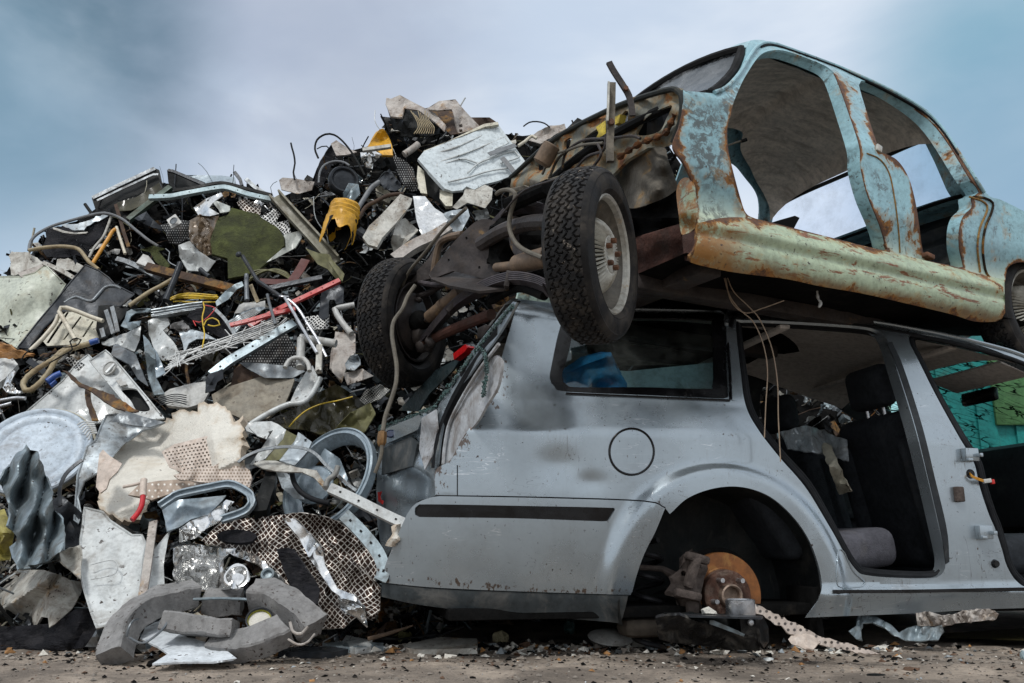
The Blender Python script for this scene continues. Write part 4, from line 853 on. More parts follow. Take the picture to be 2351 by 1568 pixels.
for i, pts in enumerate(([(1290, 390), (1300, 350), (1340, 322), (1400, 318), (1450, 312), (1470, 318)], [(1260, 410), (1285, 360), (1330, 335), (1385, 328)], [(1300, 415), (1345, 362), (1385, 345), (1392, 310), (1405, 300)], [(1245, 400), (1265, 360), (1300, 345)], [(1330, 420), (1370, 372), (1380, 350), (1372, 330)], [(1225, 440), (1262, 414), (1300, 402)])):
    bm = bmn(); tube(bm, [FT(p.x, p.y, -.05-.012*i) for p in cr([Vec((*q, 0)) for q in pts], 6)], .006, 7); link('loom_wire', bm, [m_chas, m_pipe][i % 2], vin)
random.seed(11)
for i in range(16):
    u = random.uniform(1185, 1340); v = 470-(u-1185)*.35+random.uniform(-35, 40); w = random.uniform(14, 34); h = random.uniform(10, 30); a = random.uniform(0, 3)
    q = [(u+math.cos(a+k*1.57)*w*(1 if k % 2 else .5), v+math.sin(a+k*1.57)*h*(1 if k % 2 else .6)) for k in range(4)]
    fsheet('rusty_bracket', q, [m_fire, m_redr, m_chas, m_inner][i % 4], random.uniform(-.10, .03), .01, 7, .05)
hose('stalk', [(1671, 334), (1690, 327), (1704, 323)], .004, m_pipe, lambda u, v: 3.25); hose('stalk_knob', [(1702, 324), (1709, 322), (1714, 320)], .008, m_vrub, lambda u, v: 3.25)
hose('wiper_wire', [(1150, 495), (1200, 440), (1265, 415), (1310, 403)], .004, m_chas, lambda u, v: axY(u)-.15)
bm = bmn(); from_cdt(bm, [Vec(p) for p in ((1755, 518), (1790, 505), (1825, 495), (1836, 500), (1822, 526), (1800, 522))], [], 8, lambda u, v: at(u, v, 3.5+.0015*(u-1790)), .05); link('steering_column_cover', bm, m_vrub, vin)
# ================= scrap heap =================
RUSTW = ((.22, .11, .04), (.10, .05, .03), (.05, .03, .02))
m_white = grunge('white_enamel', (.56, .585, .58), .34, 0, .12, 3, rust=.24, rs=8, rustband=.03, spots=1.0, ss=40, dirt=.5, ds=5, dirtcol=(.16, .13, .10), bump=.06, coat=.2, rustcol=RUSTW)
m_dirtyw = grunge('dirty_white_sheet', (.52, .51, .46), .55, 0, .2, 5, rust=.36, rs=10, rustband=.05, spots=1.0, ss=55, dirt=.65, ds=8, dirtcol=(.11, .075, .05), bump=.2, rustcol=RUSTW)
m_cream = grunge('cream_paint', (.56, .53, .42), .5, 0, .15, 5, rust=.28, rs=8, spots=.9, ss=50, dirt=.45, ds=7, dirtcol=(.16, .10, .05), bump=.12)
m_creamd = grunge('dented_cream_panel', (.52, .55, .46), .4, 0, .12, 3, rust=.30, rs=5.5, rustband=.06, spots=.9, ss=40, dirt=.35, ds=4, dirtcol=(.2, .14, .06), bump=.1)
m_zinc = grunge('zinc_sheet', (.27, .33, .36), .42, .5, .3, 6, dirt=.55, ds=8, dirtcol=(.09, .075, .06), bump=.1, spots=.6, ss=60)
m_zincl = grunge('pale_zinc', (.44, .49, .52), .38, .4, .22, 6, dirt=.55, ds=9, dirtcol=(.12, .10, .08), bump=.1, spots=.8, ss=55)
m_bluegrey = grunge('blue_grey_enamel', (.30, .37, .42), .3, .15, .2, 5, dirt=.4, ds=7, dirtcol=(.07, .06, .05), bump=.08, coat=.3)
m_foil = grunge('bright_foil', (.82, .82, .81), .17, .95, .12, 9, dirt=.25, ds=9, dirtcol=(.10, .075, .055), bump=.10, bs=14)
m_steel2 = grunge('grey_steel', (.165, .182, .195), .38, .5, .3, 9, dirt=.45, ds=9, dirtcol=(.08, .06, .045), bump=.15, rust=.14, rs=10)
m_steel3 = grunge('crushed_steel', (.19, .225, .235), .42, .35, .25, 6, dirt=.45, ds=7, dirtcol=(.07, .06, .045), bump=.12, rust=.2, rs=6, spots=.8, ss=50)
m_darkst = grunge('dark_steel', (.038, .042, .048), .34, .3, .4, 7, dirt=.35, ds=9, dirtcol=(.07, .06, .05), bump=.15, rust=.12, rs=9)
m_black = grunge('black_scrap', (.009, .010, .010), .45, .0, .5, 8, dirt=.35, ds=10, dirtcol=(.035, .031, .026), bump=.2, spec=.1)
m_blackt = grunge('bitumen_sheet', (.013, .013, .016), .5, 0, .5, 7, dirt=.45, ds=12, dirtcol=(.05, .047, .05), bump=.9, bs=45, stretch=(1, 1, 2.5))
m_brown = grunge('brown_rusty_steel', (.085, .055, .04), .75, .1, .45, 7, rust=.5, rs=8, dirt=.4, dirtcol=(.03, .02, .015), bump=.4)
m_wrust = grunge('white_flaking_strip', (.46, .42, .38), .6, 0, .25, 8, rust=.42, rs=9, rustband=.05, spots=1., ss=60, dirt=.6, ds=10, dirtcol=(.10, .06, .04), bump=.3, rustcol=((.20, .10, .05), (.11, .055, .035), (.05, .03, .02)))
m_maroon = grunge('maroon_bar', (.12, .035, .03), .6, 0, .3, 8, rust=.2, rs=8, dirt=.4, spots=.6, bump=.2)
m_red = grunge('red_angle', (.50, .022, .018), .42, 0, .2, 6, dirt=.3, ds=8, dirtcol=(.10, .02, .015), bump=.08)
m_yellow = grunge('yellow_tin', (.66, .34, .012), .42, .05, .2, 6, rust=.2, rs=9, dirt=.4, ds=7, dirtcol=(.10, .05, .01), bump=.15, spots=.5)
m_orange = grunge('orange_tube', (.66, .30, .03), .5, 0, .15, 8, dirt=.3, dirtcol=(.2, .08, .02), bump=.05)
m_ywire = grunge('yellow_wire', (.62, .42, .02), .5, 0, .3, 20, dirt=.3, bump=.05)
m_olive = grunge('mossy_board', (.075, .085, .030), .9, 0, .55, 6, dirt=.6, ds=7, dirtcol=(.018, .018, .010), bump=.9, bs=90)
m_olive2 = grunge('olive_sheet', (.125, .12, .05), .5, .1, .35, 5, dirt=.5, ds=7, dirtcol=(.04, .032, .016), bump=.15)
m_dolive = grunge('dark_olive_plastic', (.042, .038, .018), .28, 0, .5, 6, dirt=.4, dirtcol=(.09, .07, .03), bump=.15, coat=.3)
m_felt = grunge('white_felt', (.70, .67, .60), .95, 0, .10, 4, dirt=.30, ds=5, dirtcol=(.40, .29, .17), bump=.6, bs=120, spots=.4, ss=45, fine=.12, extra=lambda t, tc, c: t.mix(t.math('MULTIPLY', t.mr(t.math('ADD', t.n('ShaderNodeAttribute', attribute_name='edge').outputs['Fac'], t.math('MULTIPLY', t.noise(tc, 12, 6, .7), .8)), .66, 1.15), .55), c, (.36, .24, .13)))
m_beige = grunge('beige_plastic', (.56, .47, .40), .5, 0, .10, 6, dirt=.45, ds=9, dirtcol=(.22, .13, .08), bump=.06, spots=.6, ss=60)
m_board = grunge('mottled_board', (.30, .27, .215), .75, 0, .3, 9, dirt=.6, ds=8, dirtcol=(.12, .09, .06), bump=.2, spots=.7)
m_conc = grunge('cast_concrete', (.25, .245, .24), .85, 0, .3, 7, dirt=.45, ds=8, dirtcol=(.085, .075, .07), bump=.35, bs=80, spots=1.1, ss=75)
m_hose = grunge('grey_rubber_hose', (.17, .18, .19), .5, 0, .2, 6, dirt=.4, dirtcol=(.06, .05, .04), bump=.05)
m_bhose = grunge('beige_hose', (.36, .29, .17), .6, 0, .25, 12, dirt=.55, ds=12, dirtcol=(.12, .07, .03), bump=.2)
m_wtube = grunge('cream_tube', (.58, .53, .42), .4, 0, .12, 8, rust=.2, rs=14, dirt=.35, ds=10, dirtcol=(.22, .14, .07), bump=.05)
m_pvc = grunge('grey_white_pipe', (.46, .46, .44), .45, 0, .15, 8, dirt=.5, ds=9, dirtcol=(.14, .11, .08), bump=.08, spots=.5)
m_wirec = grunge('white_wire', (.62, .63, .62), .4, 0, .15, 10, dirt=.3, bump=0)
m_blueh = grunge('blue_plastic', (.015, .07, .30), .4, 0, .2, 10, dirt=.35, dirtcol=(.03, .03, .05), bump=.1)
m_trans = grunge('cloudy_plastic', (.52, .54, .50), .35, 0, .2, 5, dirt=.4, dirtcol=(.2, .17, .1), bump=.1)
m_wood = grunge('split_wood', (.40, .20, .07), .8, 0, .4, 9, dirt=.4, dirtcol=(.12, .06, .02), bump=.4, stretch=(1, 1, 5))
m_paleb = grunge('pale_blue_strip', (.36, .47, .50), .5, .1, .15, 7, dirt=.45, dirtcol=(.08, .07, .06), bump=.08, spots=.8)
def uvm(t): return t.n('ShaderNodeUVMap').outputs[0]
def lattice_mat(name, back, fore, pitch=.019, width=.17, metal=.5):
    def ex(t, tc, c):
        mp = t.n('ShaderNodeMapping'); mp.inputs['Rotation'].default_value = (0, 0, R(43)); mp.inputs['Scale'].default_value = (1/pitch,)*3; t.l(uvm(t), mp.inputs[0])
        nz = t.n('ShaderNodeTexNoise'); t.l(mp.outputs[0], nz.inputs[0]); nz.inputs['Scale'].default_value = .14
        ad = t.n('ShaderNodeVectorMath', operation='MULTIPLY_ADD'); t.l(nz.outputs['Color'], ad.inputs[0]); ad.inputs[1].default_value = (3.5, 3.5, 0); t.l(mp.outputs[0], ad.inputs[2])
        sp = t.n('ShaderNodeSeparateXYZ'); t.l(ad.outputs[0], sp.inputs[0]); o = None
        for i in (0, 1):
            x = t.math('ABSOLUTE', t.math('SUBTRACT', t.math('FRACT', sp.outputs[i]), .5)); k = t.mr(x, .5-width*.62, .5-width*.42); o = k if o is None else t.math('MAXIMUM', o, k)
        w = t.mr(t.noise(tc, 9, 5, .7), .30, .5); o = t.math('MULTIPLY', o, w)
        return t.mix(o, c, fore)
    return grunge(name, back, .4, metal, .5, 9, dirt=.3, dirtcol=(.02, .012, .008), bump=.25, extra=ex)
m_latt = lattice_mat('lattice_sheet', (.035, .018, .012), (.56, .52, .47))
m_lattw = lattice_mat('white_grating', (.012, .012, .012), (.62, .62, .60), .016, .30, .1)
m_lattg = lattice_mat('fine_net', (.03, .03, .03), (.32, .32, .30), .010, .26, .2)
def dots_mat(name, base, hole, pitch=.013, r=.30, rough=.5, metal=0.):
    def ex(t, tc, c):
        mp = t.n('ShaderNodeMapping'); mp.inputs['Scale'].default_value = (1/pitch,)*3; t.l(uvm(t), mp.inputs[0])
        sp = t.n('ShaderNodeSeparateXYZ'); t.l(mp.outputs[0], sp.inputs[0])
        row = t.math('FLOOR', sp.outputs[1]); sh = t.math('MULTIPLY', t.math('MODULO', row, 2.), .5)
        fx = t.math('SUBTRACT', t.math('FRACT', t.math('ADD', sp.outputs[0], sh)), .5); fy = t.math('SUBTRACT', t.math('FRACT', sp.outputs[1]), .5)
        d = t.math('SQRT', t.math('ADD', t.math('MULTIPLY', fx, fx), t.math('MULTIPLY', fy, fy)))
        return t.mix(t.mr(d, r+.06, r-.06), c, hole)
    return grunge(name, base, rough, metal, .15, 6, dirt=.35, dirtcol=(.2, .13, .09), bump=.05, extra=ex)
m_perf = dots_mat('perforated_beige', (.56, .47, .40), (.20, .145, .10), .016)
m_perfb = dots_mat('perforated_black', (.02, .02, .02), (.30, .30, .29), .015, .2, .4, .1)
m_perfw = dots_mat('perforated_pale', (.44, .41, .37), (.05, .04, .035), .012, .28)
# depth of the heap face behind each pixel row
def HYv(v): return 3.60+(1480-v)/1230*2.35
ZK = {'V': (0, 0, 1), 'A': (0, 352.7, .2002), 'B': (411.4, 352.7, .2002), 'C': (646.5, 194, .2512), 'D': (0, 587.8, .2002), 'E': (411.4, 587.8, .2002), 'F': (0, 881.6, .2002), 'G': (411.4, 881.6, .225), 'H': (0, 1175.5, .2504), 'I': (411.4, 1175.5, .2504), 'K': (1410.6, 1175.5, .275), 'L': (1763, 999, .3628), 'M': (1351.8, 1058, .3253)}
def zz(k, pts): a, b, s = ZK[k]; return [(a+p[0]*s, b+p[1]*s)+tuple(p[2:]) for p in pts]
def zs(k): return ZK[k][2]
def fold(x, y, s): q = Vec((x, y*.6+.25*math.sin(s)*x, s)); return 1-2*abs(noise.noise(q))-.4*abs(noise.noise(q*2.3))*2+.35*noise.noise(q*.6)
SEED = [0]
def S(name, label, cat, k, pts, mat, off, amp=.035, th=.006, tu=0., tv=0., fr=.02, holes=(), step=9, crv=False, follow=.75, root=None, Yf=None, hem=0., group=None, kind=None, jag=0., aniso=(1, 1)):
    SEED[0] += 1; sd_ = SEED[0]*3.7
    P = zz(k, pts); P = cr(P, 8, True) if crv else lin(P, 8)
    uc = sum(p[0] for p in P)/len(P); vc = sum(p[1] for p in P)/len(P); Yc = HYv(vc); sl = -2.35/1230*follow
    if jag: P = [p+Vec((noise.noise(Vec((p.x*.21, p.y*.21, sd_))), noise.noise(Vec((p.y*.23, p.x*.23, sd_)))))*jag for p in P]
    if Yf is None:
        def fY(u, v): return Yc-off+sl*(v-vc)+(tu*(u-uc)+tv*(v-vc))*Yc/F+amp*fold(u*fr*aniso[0], v*fr*aniso[1], sd_)
    else:
        def fY(u, v): return Yf(u, v)+amp*fold(u*fr*aniso[0], v*fr*aniso[1], sd_)
    if amp >= .03:   # straight creases, as in bent sheet metal
        rs_ = random.Random(SEED[0]*13+5); L_ = max(max(p[0] for p in P)-min(p[0] for p in P), max(p[1] for p in P)-min(p[1] for p in P))*.5
        base = rs_.uniform(0, 3.14); K_ = [(math.cos(a), math.sin(a), uc+rs_.uniform(-.55, .55)*L_, vc+rs_.uniform(-.55, .55)*L_, rs_.choice((-1, 1))*rs_.uniform(.5, 1.)) for a in [base+rs_.gauss(0, .5) if j % 3 else base+1.57+rs_.gauss(0, .4) for j in range(max(3, min(9, int(L_*.09))))]]
        f0 = fY; cs_ = amp*1.7/math.sqrt(len(K_))
        def fY(u, v): return .42*f0(u, v)+.58*(f0(u, v)-amp*fold(u*fr*aniso[0], v*fr*aniso[1], sd_))+cs_*sum(k_[4]*(min(1., abs((u-k_[2])*k_[0]+(v-k_[3])*k_[1])/L_*1.5)-.45) for k_ in K_)
    bm = bmn(); from_cdt(bm, P, [cr(zz(k, h), 5, True) for h in holes], step, lambda u, v: at(u, v, fY(u, v)), th, uvs=Yc/F, edge=(P, 9.) if mat.name == 'white_felt' else None)
    if hem:   # folded edge bead round the sheet
        tube(bm, [at(p.x, p.y, fY(p.x, p.y)-th*.3) for p in P], hem, 5, closed=True)
    return link(name, bm, mat, root, label, cat, group, kind)
def T(name, label, cat, k, pts, mat, off, r, root=None, follow=.75, Y=None, crv=True, step=7, group=None, rings=0.):
    """tube of radius r (in pixels of its zoom) along a path; optional third coordinate is extra nearness in metres"""
    P = [Vec((p[0], p[1], (p[2] if len(p) > 2 else 0.)*400)) for p in zz(k, pts)]; P = cr(P, step) if crv else P
    vc = sum(p.y for p in P)/len(P); Yc = HYv(vc); rr = r*zs(k)*(Y if isinstance(Y, float) else Yc-off)/F
    fY = (lambda u, v: Y(u, v) if callable(Y) else Y) if Y is not None else (lambda u, v: Yc-off-2.35/1230*follow*(v-vc))
    bm = bmn(); Q = [at(p.x, p.y, fY(p.x, p.y)-p.z/400) for p in P]
    tube(bm, Q, [rr*(1+rings*((i % 2)*2-1)) for i in range(len(Q))] if rings else rr, 8 if r*zs(k) < 4 else 12); return link(name, bm, mat, root, label, cat, group)
PROF = {'flat': lambda w, h: [(-w/2, -h/2), (w/2, -h/2), (w/2, h/2), (-w/2, h/2)], 'box': lambda w, h: [(-w/2, -w*.42), (w/2, -w*.42), (w/2, w*.42), (-w/2, w*.42)],
        'L': lambda w, h: [(-w/2, 0), (w/2, 0), (w/2, -w*.8), (w/2-h, -w*.8), (w/2-h, -h), (-w/2, -h)], 'U': lambda w, h: [(-w/2, -w*.5), (-w/2, 0), (w/2, 0), (w/2, -w*.5), (w/2-h, -w*.5), (w/2-h, -h), (-w/2+h, -h), (-w/2+h, -w*.5)],
        'V': lambda w, h: [(-w/2, 0), (-w/2+h, 0), (-w/2+h, -w*.55), (w/2-h, -w*.55), (w/2-h, 0), (w/2, 0), (w/2, -w*.55-h), (-w/2, -w*.55-h)]}
def B(name, label, cat, k, pts, mat, off, w, prof='L', h=.006, up=(0, -1, .3), root=None, follow=.75, Y=None, crv=True, twist=None, group=None, slots=None, slotmat=None):
    P = [Vec((p[0], p[1], (p[2] if len(p) > 2 else 0.)*400)) for p in zz(k, pts)]; P = cr(P, 9) if crv else lin(P, 30, False)
    vc = sum(p.y for p in P)/len(P); Yc = HYv(vc); ww = w*zs(k)*(Y if isinstance(Y, float) else Yc-off)/F
    fY = (lambda u, v: Y(u, v) if callable(Y) else Y) if Y is not None else (lambda u, v: Yc-off-2.35/1230*follow*(v-vc))
    Q = [at(p.x, p.y, fY(p.x, p.y)-p.z/400) for p in P]; bm = bmn(); sweep(bm, Q, PROF[prof](ww, h), up=up, twist=twist); mats = [mat]
    if slots:  # punched slots along the face
        mats.append(slotmat or m_black); L_ = [0.]
        for a, b in zip(Q, Q[1:]): L_.append(L_[-1]+(b-a).length)
        for j in range(slots):
            d = L_[-1]*(j+.6)/(slots+.2); i = max(x for x in range(len(Q)-1) if L_[x] <= d); tt = (Q[i+1]-Q[i]).normalized(); u_ = Vec(up); u_ = (u_-tt*u_.dot(tt)).normalized(); s_ = tt.cross(u_)
            p = Q[i]+tt*(d-L_[i]); rot = Matrix((tt, s_, u_)).transposed(); boxm(bm, p+u_*.0005, (ww*.20, ww*.17, .004), rot, 0, 1)
    return link(name, bm, mats, root, label, cat, group)
def Dk(name, label, cat, k, c, off, axis, rpx, prof, mat, root=None, Y=None, seg=48, fn=None):
    (u, v), = zz(k, [c]); Yc = Y if Y else HYv(v)-off; s = rpx*zs(k)*Yc/F; bm = bmn()
    lathe(bm, [(a*s, b*s) for a, b in prof], axisM(at(u, v, Yc), axis), seg, fn=fn); return link(name, bm, mat, root, label, cat)
# ---- the mass of small tangled scrap between the larger pieces (nobody could count it)
sil = [(-420, 780), (-200, 690), (-60, 640), (0, 632), (60, 590), (115, 530), (200, 482), (225, 462), (350, 408), (470, 412), (545, 418), (620, 452), (715, 410), (762, 345), (868, 318), (900, 245), (1010, 245), (1110, 290), (1200, 300), (1330, 285), (1420, 270), (1520, 300), (1640, 480), (1700, 720), (1850, 820), (2120, 900), (2300, 960)]
def silv(u):
    for (a, b), (c, d) in zip(sil, sil[1:]):
        if a <= u <= c: return b+(d-b)*(u-a)/(c-a)
    return sil[-1][1]
random.seed(21)
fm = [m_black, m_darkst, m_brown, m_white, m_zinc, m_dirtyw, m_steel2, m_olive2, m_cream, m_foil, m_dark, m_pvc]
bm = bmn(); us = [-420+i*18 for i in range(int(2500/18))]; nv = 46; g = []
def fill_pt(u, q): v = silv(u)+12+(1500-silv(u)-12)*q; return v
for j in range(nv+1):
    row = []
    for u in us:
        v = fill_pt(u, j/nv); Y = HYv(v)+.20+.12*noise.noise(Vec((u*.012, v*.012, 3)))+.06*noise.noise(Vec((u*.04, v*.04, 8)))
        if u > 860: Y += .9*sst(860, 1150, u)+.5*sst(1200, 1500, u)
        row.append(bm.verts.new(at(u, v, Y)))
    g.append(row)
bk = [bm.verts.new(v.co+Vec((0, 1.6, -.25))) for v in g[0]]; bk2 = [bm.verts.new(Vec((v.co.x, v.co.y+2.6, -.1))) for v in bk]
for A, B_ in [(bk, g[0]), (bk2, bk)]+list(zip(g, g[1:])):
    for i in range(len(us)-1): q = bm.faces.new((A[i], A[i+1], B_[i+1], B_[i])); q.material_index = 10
def frag(p, sz, mi):
    k = random.random(); rot = Matrix.Rotation(random.uniform(0, 6.3), 3, 'Z') @ Matrix.Rotation(random.uniform(-1.2, 1.2), 3, 'X') @ Matrix.Rotation(random.uniform(-1.2, 1.2), 3, 'Y')
    if k < .52:   # bent sheet scrap
        a, b = sz, sz*random.uniform(.35, .9); n = 4; f1 = random.uniform(-.5, .5); f2 = random.uniform(-.4, .4); vs = []
        for i in range(n+1):
            for j in range(n+1):
                x = (i/n-.5)*2*a*random.uniform(.85, 1.1); y = (j/n-.5)*2*b*random.uniform(.8, 1.1); z = f1*abs(x)+f2*abs(y)+random.uniform(-.24, .24)*sz; vs.append(bm.verts.new(p+rot @ Vec((x, y, z))))
        for i in range(n):
            for j in range(n): q = bm.faces.new((vs[i*(n+1)+j], vs[(i+1)*(n+1)+j], vs[(i+1)*(n+1)+j+1], vs[i*(n+1)+j+1])); q.material_index = mi
    elif k < .78:  # bar or angle
        L = sz*random.uniform(1.2, 2.6); w = sz*random.uniform(.10, .25); q0 = p-rot @ Vec((L, 0, 0)); q1 = p+rot @ Vec((0, 0, random.uniform(-.2, .2)*L)); q2 = p+rot @ Vec((L, 0, 0)); sweep(bm, [q0, q1, q2], random.choice([PROF['L'](w, .004), PROF['flat'](w, .005), PROF['U'](w, .004)]), up=rot @ Vec((0, 0, 1)), mi=mi)
    elif k < .93:  # wire or tube
        L = sz*random.uniform(1.5, 3.4); r_ = sz*random.choice([.02, .03, .05, .09]); c = [p+rot @ Vec((t_*L, random.uniform(-.3, .3)*L, random.uniform(-.3, .3)*L)) for t_ in (-1, -.4, .3, 1)]; tube(bm, cr(c, L/4), r_, 6, mi=mi)
    else: boxm(bm, p, (sz*random.uniform(.5, 1.1), sz*random.uniform(.4, .9), sz*random.uniform(.3, .8)), rot, 0, mi)
for i in range(8200):
    u = random.uniform(-400, 1600) if i % 12 else random.uniform(1600, 2060); q = random.random(); v = fill_pt(u, q)
    Y = HYv(v)+random.uniform(-.02, .18)
    if u > 860: Y += .9*sst(860, 1150, u)+.5*sst(1200, 1500, u)
    hi = sst(900, 600, v)
    wts = [8+9*hi, 5+3*hi, 4, 2.6-2.0*hi, 2.6-1.5*hi, 2.6-1.2*hi, 2.4, 1.2, 1-.4*hi, .6-.2*hi, 5, .8]
    frag(at(u, v, Y), random.choice([.018, .025, .03, .04, .05, .07, .095]), random.choices(range(12), wts)[0])
for i in range(4200):   # finer crushed bits nearer the surface
    u = random.uniform(-380, 1120); v = fill_pt(u, random.random()**.9); hi = sst(900, 600, v); Y = HYv(v)-random.uniform(-.03, .17)
    if u > 860: Y += .9*sst(860, 1150, u)
    frag(at(u, v, Y), random.choice([.014, .02, .026, .034, .045, .06]), random.choices(range(12), [6+7*hi, 5+2*hi, 4, 2.2-1.3*hi, 2.6-1.2*hi, 2.4-.9*hi, 2.4, 1.2, 1-.3*hi, 1., 2, .8])[0])
for i in range(330):   # long thin wires and rods
    u = random.uniform(-380, 1180); v = fill_pt(u, random.random()); Y = HYv(v)-random.uniform(.0, .14)
    if u > 860: Y += .9*sst(860, 1150, u)
    p = at(u, v, Y); L = random.uniform(.12, .38); a = random.uniform(0, 6.3); dr = Vec((math.cos(a), random.uniform(-.3, .3), math.sin(a)*.8)); c = [p+dr*(t_*L)+Vec((random.uniform(-.3, .3), random.uniform(-.2, .2), random.uniform(-.3, .3)))*L*.5 for t_ in (-1, -.5, 0, .5, 1)]
    tube(bm, cr(c, .03), random.choice([.0022, .003, .004, .007]), 5, mi=random.choices([0, 1, 3, 4, 6, 8], [6, 3, 1, 1.5, 3, 1])[0])
link('tangled_scrap', bm, fm, None, 'mass of small tangled metal scrap filling the heap between the larger pieces', 'scrap heap', kind='stuff', sharp=20)
def creased(Y0, slope, v0, lines):
    def f(u, v):
        y = Y0+slope*(v-v0)+.016*noise.noise(Vec((u*.03, v*.03, Y0)))
        for (a, b), (c, d), k in lines:
            L = math.hypot(c-a, d-b); y += k*(abs(((u-a)*(d-b)-(v-b)*(c-a))/L)-22)
        return y
    return f
# ---- upper left
o = S('oven_housing', 'black open metal housing with a tilted top rail, highest piece on the left skyline', 'housing', 'A', [(1052, 510), (1100, 480), (1770, 165), (1825, 185), (1870, 380), (1950, 365), (1800, 560), (1450, 760), (1110, 690)], m_black, .16, .03, .012)
S('inner_panel', None, None, 'A', [(1340, 560), (1560, 500), (1830, 330), (1860, 400), (1700, 560), (1500, 650), (1360, 660)], m_dolive, .22, .02, root=o)
B('top_rail', None, None, 'A', [(1058, 505), (1400, 340), (1775, 165)], m_steel2, .24, 55, 'L', root=o); B('lower_rail', None, None, 'A', [(1465, 745), (1700, 560), (1950, 370)], grunge('dark_green_rail', (.05, .075, .062), .4, .2, .3, 7, dirt=.4), .24, 70, 'L', root=o)
B('trim_strip', None, None, 'A', [(1115, 540), (1300, 450), (1560, 330), (1760, 240), (1815, 240)], m_steel2, .25, 30, 'flat', root=o)
T('grey_hose', 'long grey rubber hose arching over the left shoulder of the heap', 'hose', 'A', [(330, 1110), (350, 1010), (430, 920), (600, 830), (800, 770), (1000, 715), (1150, 685), (1250, 690), (1400, 750), (1550, 870), (1700, 990), (1815, 1062)], m_hose, .34, 18)
T('beige_hose', 'beige tube drooping below the arching grey hose', 'hose', 'A', [(330, 1110), (450, 1085), (650, 1065), (800, 1070), (900, 1095), (960, 1160), (1020, 1240), (1130, 1330)], m_bhose, .38, 23)
T('orange_tube', 'short orange plastic tube standing slanted under the grey hose', 'tube', 'A', [(1325, 865), (1290, 890), (1250, 960), (1150, 1120), (1060, 1262)], m_orange, .36, 23)
T('bent_pipe_stub', 'thin cream stick leaning right beside the orange tube', 'stick', 'A', [(1335, 840), (1370, 950), (1400, 1040), (1435, 1150)], m_wtube, .36, 18)
B('rust_bar', 'narrow rusty flat bar leaning beside the cream stick', 'bar', 'A', [(1325, 580), (1380, 760), (1420, 900), (1475, 1070)], m_brown, .33, 40, 'flat')
S('bitumen_sheet', 'black tar-covered sheet sagging under the grey hose', 'sheet', 'A', [(540, 870), (700, 830), (870, 885), (1010, 860), (1250, 740), (1230, 850), (1170, 950), (1030, 1060), (1000, 1180), (800, 1190), (540, 1190), (480, 1100), (530, 960)], m_blackt, .16, .06, jag=4)
S('torn_white_strip', 'torn pale strip hanging on the black tar sheet', 'strip', 'A', [(600, 845), (640, 850), (740, 885), (850, 905), (1010, 895), (990, 912), (850, 922), (720, 905), (610, 865)], m_dirtyw, .26, .02, step=6)
S('torn_sheet', 'torn grey-white sheet with ragged edge against the sky', 'sheet', 'A', [(700, 815), (800, 808), (870, 800), (1060, 745), (1150, 700), (1230, 715), (1180, 755), (1080, 790), (960, 870), (830, 872)], m_zincl, .20, .03, step=6, jag=4)
T('frayed_rope', 'frayed white cord draped beside the orange tube', 'cord', 'A', [(1275, 720), (1230, 850), (1180, 960), (1080, 1080), (1020, 1195)], m_dirtyw, .30, 16)
T('post_stub', 'short black post sticking up left of the black housing', 'post', 'A', [(975, 580), (1010, 630), (1060, 700)], m_black, .2, 20)
S('tattered_panel', 'cream panel with tattered rust-holed edge at the far left skyline', 'panel', 'A', [(95, 1165), (130, 1125), (290, 1120), (400, 1180), (500, 1250), (380, 1320), (200, 1390), (120, 1385), (125, 1250)], m_dirtyw, .26, .05, jag=5)
S('dented_panel', 'large dented cream-white panel with rust cracks at the left edge', 'panel', 'D', [(-500, 330), (-200, 250), (0, 235), (230, 235), (400, 190), (520, 100), (750, 325), (640, 510), (440, 745), (200, 1055), (0, 940), (-400, 960)], m_creamd, .22, .07, .008, fr=.012, hem=.0045)
S('folded_flange', 'folded dirty white flange lying on the large dented panel', 'flange', 'D', [(200, 195), (490, 90), (590, 130), (745, 320), (650, 250), (560, 268), (400, 250), (240, 240)], m_wrust, .30, .03)
B('perforated_strip', 'white punched strip crossing below the tattered panel', 'strip', 'A', [(490, 1245), (620, 1300), (760, 1370), (875, 1440)], m_dirtyw, .34, 48, 'L', slots=4)
S('white_torn_plate', 'white torn plate with a round rust spot behind the dark pressed pan', 'plate', 'A', [(660, 1215), (780, 1200), (960, 1280), (890, 1370), (800, 1330), (700, 1340), (640, 1290)], m_dirtyw, .18, .04, jag=3)
o = S('pressed_pan', 'dark grey pressed metal pan with wavy embossing', 'pan', 'D', [(980, 100), (1140, 170), (1250, 250), (1310, 320), (1540, 440), (1390, 570), (1120, 700), (860, 640), (690, 640), (500, 830), (330, 1065), (205, 1045), (440, 745), (640, 510), (800, 310)], m_darkst, .34, .02, .008, fr=.01, hem=.0045)
T('embossed_rib', None, None, 'D', [(820, 410), (950, 290), (1050, 200), (1110, 190), (1190, 260), (1300, 320)], m_steel2, .345, 16, root=o); T('embossed_rib', None, None, 'D', [(740, 540), (800, 500), (880, 470), (960, 500), (1050, 520), (1130, 440), (1210, 360), (1310, 345), (1400, 380)], m_steel2, .345, 22, root=o)
S('slatted_tray', 'cream slatted tray behind the bent cream tube', 'tray', 'D', [(560, 830), (760, 640), (960, 640), (1130, 730), (1150, 930), (900, 1010), (540, 1030), (480, 960)], m_cream, .40, .015, holes=[[(770, 640), (790, 648), (560, 1000), (530, 1000)], [(920, 690), (935, 700), (740, 960), (720, 960)], [(1060, 745), (1075, 750), (960, 930), (940, 930)]], step=7)
T('bent_tube', 'bent cream steel tube like a chair leg', 'tube', 'D', [(868, 962), (790, 830), (715, 700), (680, 640), (700, 592), (760, 592), (900, 640), (1050, 700), (1180, 745)], m_wtube, .52, 26)
